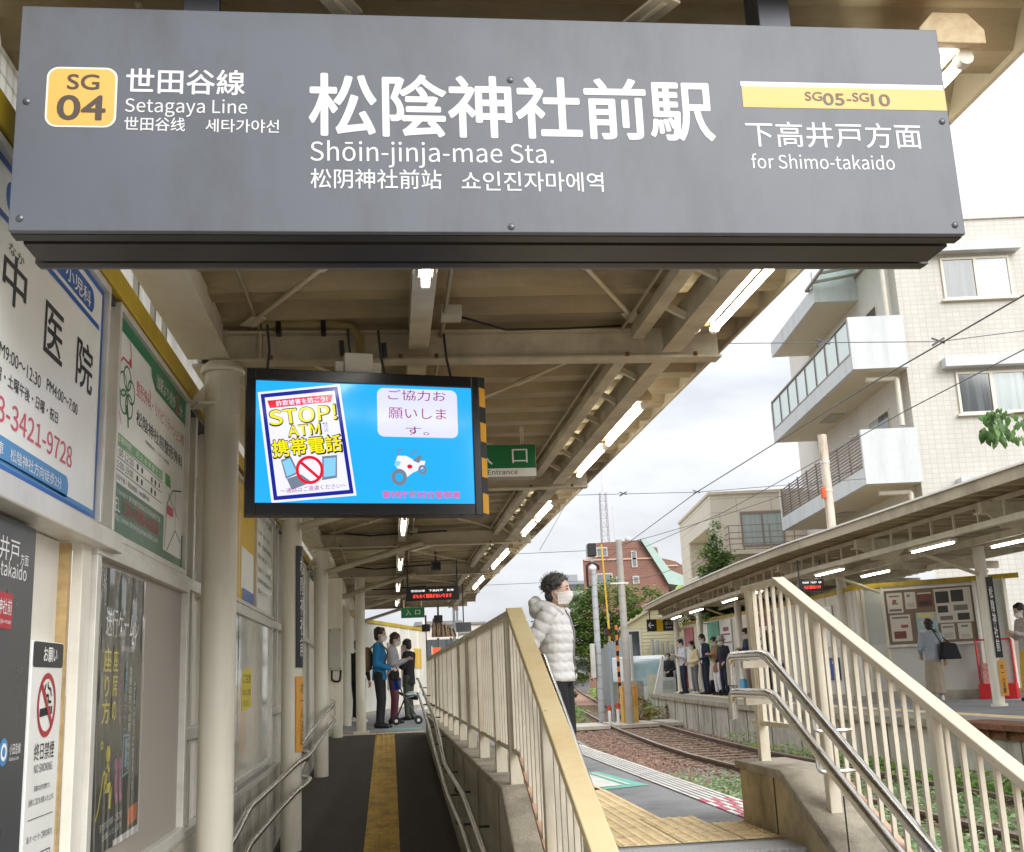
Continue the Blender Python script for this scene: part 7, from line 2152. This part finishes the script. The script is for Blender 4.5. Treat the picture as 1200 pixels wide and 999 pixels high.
    if skirt:
        eloft(mb, [(0, 0, .16 * s, .175 * s, .20 * s), (0, 0, .5 * s, .155 * s, .195 * s), (0, 0, .85 * s, .13 * s, .165 * s), (0, 0, 1.0 * s, .10 * s, .13 * s)], 22)
        vs, fs = remesh(mb, vox, 4)
        vs = [Vector((v.x * (1 + .05 * math.sin(9 * math.atan2(v.y, v.x)) * (1 - v.z / s)), v.y * (1 + .05 * math.sin(9 * math.atan2(v.y, v.x)) * (1 - v.z / s)), v.z)) for v in vs]
        o = MB(); o.add(vs, fs); o.build('skirt', bottom, root, smooth=True, fix=False)
    else:
        eloft(mb, [(0, 0, .84 * s, .105 * s, .155 * s), (0, 0, .92 * s, .108 * s, .158 * s), (0, 0, 1.0 * s, .10 * s, .14 * s)])
        for k in (0, 1):
            mb.capsule(hips[k], knees[k], .092 * s, .068 * s); mb.capsule(knees[k], feet[k] + V(0, 0, .03), .066 * s, .056 * s)
        vs, fs = remesh(mb, vox * .8, 5)
        o = MB(); o.add(vs, fs); o.build('trousers', bottom, root, smooth=True, fix=False)
    for k in (0, 1):
        mb = MB(); f = feet[k]
        mb.capsule(f + V(-.05, 0, -.022), f + V(.05, 0, -.022), .046 * s, .046 * s); mb.capsule(f + V(.04, 0, -.03), f + V(.16, 0, -.04), .046 * s, .036 * s); mb.capsule(f + V(-.03, 0, -.02), f + V(-.02, 0, .03), .046 * s, .044 * s)
        vs, fs = remesh(mb, vox * .7, 3)
        vs = [Vector((v.x, v.y, max(v.z, .002))) for v in vs]
        o = MB(); o.add(vs, fs); o.build('shoe', shoes, root, smooth=True, fix=False)
    # ---- head details
    mb = MB()
    rr = random.Random(int(abs(x * 100 + y * 10)))
    if hairstyle == 'curly':
        mb.ell(hp(-.022, 0, .05), .102 * s, .086 * s, .086 * s, rot=rot)
        for _ in range(230):
            u = rr.uniform(-.35, 1); a = rr.uniform(0, 2 * math.pi); q_ = math.sqrt(1 - u * u)
            d = Vector((q_ * math.cos(a), q_ * math.sin(a), u))
            if d.x > .55 and d.z < .45: continue
            if d.x > .25 and d.z < .05: continue
            mb.ell(hp(-.022 + d.x * .103, d.y * .088, .048 + d.z * .088), rr.uniform(.012, .022) * s, rr.uniform(.012, .024) * s, rr.uniform(.012, .022) * s, 8, 6)
        mb.ell(hp(-.06, 0, -.03), .055 * s, .072 * s, .06 * s)
        vs, fs = remesh(mb, max(.007, vox * .6), 1)
    else:
        mb.ell(hp(-.018, 0, .045), .108 * s, .088 * s, .098 * s, rot=rot)
        mb.ell(hp(-.05, 0, -.02), .068 * s, .080 * s, .085 * s, rot=rot)
        if hairstyle == 'long': mb.ell(hp(-.055, 0, -.09), .062 * s, .088 * s, .12 * s, rot=rot)
        if hairstyle == 'bun': mb.ell(hp(-.12, 0, .03), .042 * s, .045 * s, .045 * s)
        for _ in range(40):
            u = rr.uniform(-.1, 1); a = rr.uniform(0, 2 * math.pi); q_ = math.sqrt(1 - u * u)
            d = Vector((q_ * math.cos(a), q_ * math.sin(a), u))
            if d.x > .6 and d.z < .55: continue
            mb.ell(hp(-.018 + d.x * .103, d.y * .084, .045 + d.z * .095), .022 * s, .022 * s, .02 * s, 8, 6)
        vs, fs = remesh(mb, max(.012, vox * .7), 2)
    if hairstyle == 'curly':      # loose curls standing off the outline
        st_ = MB()
        for _ in range(900):
            u = rr.uniform(-.45, 1); a = rr.uniform(0, 2 * math.pi); q_ = math.sqrt(1 - u * u)
            d = Vector((q_ * math.cos(a), q_ * math.sin(a), u))
            if d.x > .5 and d.z < .5: continue
            p0 = hp(-.022 + d.x * .105, d.y * .090, .048 + d.z * .090)
            tx = Vector((rr.uniform(-1, 1), rr.uniform(-1, 1), rr.uniform(-1, 1))) * .014
            st_.path([p0, p0 + d * .008 + tx * .8, p0 + d * .010 + tx * 1.6, p0 + d * .002 + tx * 2.2], .0011, 3, caps=False)
        st_.build('loose_curls', hair, root, fix=False)
    # keep the face free of hair
    keep = []
    o = MB(); o.add(vs, fs); hr = o.build('hair', hair, root, smooth=True, fix=False)
    bm = bmesh.new(); bm.from_mesh(hr.data)
    iv = rot.inverted()
    kill = []
    for v in bm.verts:
        l_ = iv @ (v.co - hc) / s
        if l_.x > (.062 if abs(l_.y) > .05 else .045) and l_.z < (.052 if hairstyle == 'curly' else .06) + .012 * math.sin(l_.y * 60): kill.append(v)
    bmesh.ops.delete(bm, geom=kill, context='VERTS'); bm.to_mesh(hr.data); bm.free()
    mb = MB()
    for sg in (1, -1): mb.ell(hp(.086, sg * .030, .012), .008 * s, .013 * s, .006 * s, 10, 6)
    for sg in (1, -1): mb.path([hp(.090, sg * .014, .032), hp(.090, sg * .030, .037), hp(.082, sg * .046, .031)], .0032 * s, 6)
    mb.build('eyes', M('eye_dark', (.02, .015, .012), rough=.15, var=0), root, smooth=True)
    if mask:
        mb = MB()
        def mk(u, v):
            a = (u - .5) * 2 * R(82); t = v
            z = -.012 - .092 * t
            bulge = .018 * math.sin(math.pi * min(1, max(0, t))) * math.cos(a) + (.016 * math.cos(a) ** 3 * (1 - t) ** .5)
            rxx = .098 - .028 * t + bulge; ryy = .080 - .018 * t
            pl = .0018 * math.sin(t * 22)
            return hp(.004 + (rxx + pl) * math.cos(a), (ryy + .003 + pl) * math.sin(a), z + .012 * math.cos(a) * (1 - t) - .006)
        mb.grid(mk, 16, 12); mb.build('face_mask', mask_m, root, smooth=True, fix=False)
        mb = MB()
        for sg in (1, -1): mb.path([hp(.02, sg * .080, -.028), hp(-.02, sg * .086, .008), hp(-.025, sg * .084, -.03), hp(.01, sg * .074, -.085)], .0022 * s, 5)
        mb.build('mask_loop', mask_m, root)
    if hat:
        mb = MB(); mb.lathe([(.155, -.005), (.150, .006), (.105, .03), (.100, .085), (.06, .125), (.0, .132)], tuple(hp(-.01, 0, .035)), 20)
        mb.v = [(v[0], hc.y + (v[1] - hc.y) * s, v[2]) for v in mb.v]; mb.build('hat', hat, root, smooth='auto')
    return root, hp, V, s

# --- the lady in the quilted jacket
pj = S('jacket_pale_grey', (206, 206, 205), rough=.5, var=.05, scale=8, bump=.35, bscale=26)
hair_g = M('hair_grey_curled', (.060, .057, .055), rough=.5, var=.5, scale=38, bump=.5, bscale=140)
root, hp, V, s = person('lady in a pale grey quilted hooded jacket and white mask behind the railing', 1.15, 7.6, 0, 1.46, -26, pj, cloth('black', (20, 20, 24)), ('behind', 'behind'),
                        vox=.011, hair=hair_g, hairstyle='curly', puffer=True, hood=True)
mb = MB(); mb.path([V(.137, -.0, .87), V(.135, 0, 1.04), V(.150, 0, 1.24), V(.120, 0, 1.36), V(.075, 0, 1.43)], .007 * s, 6)
mb.build('zip', S('zip_grey', (120, 118, 114), rough=.35, metal=.4), root, smooth=True)
mb = MB(); mb.ell(hp(.04, .0, .0), .001, .001, .001, 6, 4)
# --- queue under the near canopy
root, hp, V, s = person('person in a bright blue jacket and black trousers wearing a tan rucksack', -.18, 19.5, 0, 1.69, -12, cloth('teal', (18, 112, 160)), cloth('black', (20, 20, 24)), ('front', 'front'), vox=.018, coat=.06, group='people waiting on the near platform')
p_ = root.location
t = thing('rucksack', 'tan rucksack on the back of the person in the bright blue jacket', 'rucksack', (-.36, 19.54, 1.0))
mb = MB(); mb.ell((-.38, 19.53, 1.16), .10, .15, .22); vs, fs = remesh(mb, .02, 2); o = MB(); o.add(vs, fs); o.build('bag', cloth('tan', (128, 104, 76)), t, smooth=True)
MB().path(round_path([(-.36, 19.42, 1.32), (-.2, 19.34, 1.44), (-.02, 19.34, 1.3), (-.1, 19.38, 1.02), (-.34, 19.43, 1.0)], .08), .014, 6).build('strap', cloth('tan_dark', (90, 74, 54)), t)
t = thing('handbag', 'small black handbag held in front by the person in the bright blue jacket', 'handbag', (.1, 19.4, .8)); MB().box(.0, .16, 19.34, 19.46, .78, .95).build('bag', cloth('black', (20, 20, 24)), t, bevel=.03); MB().path([(.02, 19.4, .95), (.08, 19.4, 1.06), (.14, 19.4, .95)], .008, 6).build('handle', black_m, t)
person('person in a pale grey top looking at a phone behind the blue jacket', .06, 21.2, 0, 1.66, -10, cloth('pale_grey', (190, 190, 196)), cloth('maroon', (96, 50, 60)), ('phone', 'phone'), vox=.022, hair=M('hair_brown', (.07, .045, .03), rough=.5, var=.3), group='people waiting on the near platform', head_pitch=.25)
person('person in a long black coat and dark green trousers in the near queue', .38, 22.6, 0, 1.58, 150, cloth('black', (20, 20, 24)), cloth('dark_green', (56, 62, 48)), ('phone', 'phone'), vox=.022, group='people waiting on the near platform', coat=.12, head_pitch=.2)
person('person in dark clothes mostly hidden by the post left of the near queue', -.62, 22.4, 0, 1.6, 60, cloth('charcoal', (38, 38, 42)), cloth('black', (20, 20, 24)), ('down', 'down'), vox=.024, group='people waiting on the near platform', shoes=shoe_w)
def phone(lab, x, y, z, yaw):
    t = thing('smartphone', lab, 'phone', (x, y, z), 'phones in hands'); t.rotation_euler = (R(20), 0, R(yaw)); OFF[t.name] = Vector((0, 0, 0))
    MB().box(-.037, .037, -.004, .004, -.07, .08).build('case', black_m, t, bevel=.003); MB().box(-.033, .033, .004, .0055, -.064, .074).build('glass', M('phone_glass', (.05, .06, .08), rough=.08, var=0), t)
phone('phone held by the person in the pale grey top', .35, 21.12, 1.24, 90)
phone('phone with a bright back held by the person in the black coat', .14, 22.72, 1.18, -40)
# pushchair
t = thing('pushchair', 'black folding pushchair with a pale blanket at the front of the near queue', 'pushchair', (.38, 20.6, 0))
mb = MB()
for sx in (-.2, .2):
    mb.path([(.08, 20.6 + sx, .98), (.22, 20.6 + sx, .55), (.50, 20.6 + sx, .09)], .012, 8); mb.path([(.10, 20.6 + sx, .10), (.28, 20.6 + sx, .50), (.45, 20.6 + sx, .52)], .011, 8); mb.path([(.02, 20.6 + sx, 1.0), (.08, 20.6 + sx, .98)], .014, 8)
mb.bar((.2, 20.4, .3), (.2, 20.8, .3), .012, .012); mb.build('frame', S('pram_frame', (58, 60, 62), rough=.35, metal=.6), t, smooth='auto')
mb = MB(); mb.grid(lambda u, v: (.16 + .34 * u + .0, 20.42 + .36 * v, .42 + .12 * (1 - u) ** 2 + .05 * (2 * v - 1) ** 2), 8, 8); mb.grid(lambda u, v: (.17 - .08 * u, 20.42 + .36 * v, .5 + .38 * u), 6, 6); mb.build('seat', cloth('black', (20, 20, 24)), t, fix=False, smooth=True)
mb = MB(); mb.ell((.40, 20.55, .52), .17, .16, .05); vs, fs = remesh(mb, .02, 1); vs = [v + Vector((0, 0, .015 * math.sin(v.x * 30 + v.y * 20))) for v in vs]; o = MB(); o.add(vs, fs); o.build('blanket', cloth('pale_mint', (196, 206, 204)), t, smooth=True)
MB().box(.05, .2, 20.48, 20.72, .62, .84).build('bag', cloth('blue', (38, 60, 150)), t, bevel=.03)
for wx in (.10, .50):
    for sx in (-.2, .2):
        for d in (-.018, .018):
            mb = MB(); mb.tube((wx, 20.6 + sx + d - .008, .075), (wx, 20.6 + sx + d + .008, .075), .072, n=18); w_ = mb.build('wheel', black_m, t, smooth='auto')
            MB().tube((wx, 20.6 + sx + d - .0085, .075), (wx, 20.6 + sx + d + .0085, .075), .03, n=12).build('hub', alu, w_, smooth='auto')

# --- opposite platform
root, hp, V, s = person('woman seen from behind in a long beige skirt reading the bulletin board', 9.88, 19.5, 0, 1.47, 72, cloth('pale_stripe', (158, 166, 176)), cloth('beige', (160, 148, 128)), ('bag', 'down'), vox=.016, hairstyle='short', mask=False, skirt=True, shoes=shoe_w, coat=.02)
t = thing('shoulder_bag', 'big black shoulder bag hanging on the right of the woman in the beige skirt', 'shoulder bag', (10.1, 19.5, .8))
mb = MB(); mb.prism([(9.94, 19.27, .74), (10.34, 19.27, .74), (10.26, 19.27, 1.02), (10.0, 19.27, 1.06)], (0, .13, 0)); mb.build('bag', cloth('bag_black', (22, 20, 22)), t, bevel=.03, seg=3)
MB().path(round_path([(9.98, 19.31, 1.04), (9.84, 19.33, 1.30), (9.92, 19.56, 1.34), (10.2, 19.40, 1.02)], .08), .012, 6).build('strap', black_m, t)
person('person at the far right edge in a grey top and yellow skirt', 10.78, 17.9, 0, 1.62, 185, S('cloth_pattern', (190, 182, 176), rough=.8, var=.35, scale=26, bump=.2, bscale=70), cloth('yellow', (222, 184, 62)), ('phone', 'phone'), vox=.02, hairstyle='long', skirt=True, head_pitch=.3)
qp = 'people queuing on the opposite platform'
person('first in the opposite queue, in a pale shirt and dark trousers with raised phone', 9.05, 33.9, 0, 1.66, 190, cloth('shirt_pale', (196, 196, 202)), cloth('navy', (30, 36, 58)), ('phone', 'phone'), vox=.03, group=qp, head_pitch=.35)
person('person in a cream jacket and grey trousers second in the opposite queue', 9.12, 32.9, 0, 1.56, 195, cloth('cream', (214, 198, 160)), cloth('grey', (112, 112, 116)), ('front', 'front'), vox=.03, hairstyle='long', group=qp, head_pitch=.3, shoes=shoe_w)
person('man in a dark navy suit and white shirt in the opposite queue', 9.18, 31.9, 0, 1.72, 190, cloth('navy_suit', (30, 38, 66)), cloth('navy', (30, 36, 58)), ('front', 'down'), vox=.028, group=qp, head_pitch=.35, coat=.06, open_front=cloth('white', (222, 222, 226)), hair=M('hair_dark_brown', (.05, .035, .025), rough=.5, var=.3))
person('person in a brown and white coat bending over a phone in the opposite queue', 9.2, 30.8, 0, 1.60, 200, cloth('brown', (140, 104, 76)), cloth('white', (222, 222, 226)), ('phone', 'phone'), vox=.03, group=qp, head_pitch=.45, coat=.2)
person('person in a grey bucket hat and dark navy coat in the opposite queue', 9.12, 29.9, 0, 1.58, 205, cloth('dark_navy', (26, 30, 44)), cloth('navy', (30, 36, 58)), ('bag', 'bag'), vox=.03, group=qp, hat=cloth('hat_grey', (150, 146, 140)), coat=.12, head_pitch=.2)
person('young man in a navy hooded top holding a tablet in the opposite queue', 9.12, 27.6, 0, 1.70, 195, cloth('navy_hoodie', (36, 40, 62)), cloth('taupe', (128, 112, 98)), ('phone', 'phone'), vox=.026, group=qp, head_pitch=.4, hood=True)
person('small dark-clothed person beyond the far end of the opposite platform', 9.75, 38.5, -.2, 1.5, 230, cloth('charcoal', (38, 38, 42)), cloth('black', (20, 20, 24)), ('front', 'front'), vox=.034)
t = thing('tablet', 'tablet held by the young man in the navy hooded top', 'tablet', (8.8, 27.5, 1.15)); MB().box(8.72, 8.88, 27.38, 27.62, 1.16, 1.17).build('case', cloth('dark_navy', (26, 30, 44)), t, bevel=.004)
t = thing('walking_frame', 'grey shopping walker with wheels standing among the opposite queue', 'walker', (9.35, 30.1, 0))
mb = MB()
for sx in (-.16, .16): mb.path([(9.1, 30.1 + sx, .1), (9.25, 30.1 + sx, .55), (9.45, 30.1 + sx, .85)], .012, 6); mb.path([(9.5, 30.1 + sx, .1), (9.25, 30.1 + sx, .55)], .012, 6)
mb.build('frame', dark_m, t); MB().box(9.12, 9.42, 29.95, 30.25, .25, .52).build('bag', cloth('charcoal', (38, 38, 42)), t, bevel=.03)
for wx in (9.1, 9.5):
    for sx in (-.16, .16): MB().tube((wx, 30.09 + sx, .08), (wx, 30.11 + sx, .08), .08, n=16).build('wheel', black_m, t, smooth='auto')
t = thing('carrier_bag', 'dark carrier bag standing at the feet of the suited man', 'bag', (9.5, 32.0, 0)); mb = MB(); mb.prism([(9.3, 32, .02), (9.62, 32, .02), (9.58, 32, .40), (9.34, 32, .40)], (0, .14, 0)); mb.build('bag', cloth('charcoal', (38, 38, 42)), t, bevel=.02); MB().path([(9.4, 32.07, .4), (9.46, 32.07, .52), (9.52, 32.07, .4)], .006, 5).build('handle', black_m, t)
t = thing('litter_bin', 'low bright blue bin behind the stair handrail on the opposite platform', 'bin', (9.35, 28.7, 0)); MB().box(9.2, 9.55, 28.55, 28.9, 0, .42).build('body', S('bin_blue', (74, 160, 206), rough=.4, var=.05), t, bevel=.02); MB().box(9.18, 9.57, 28.53, 28.92, .42, .46).build('lid', S('bin_grey', (210, 212, 212)), t, bevel=.01)
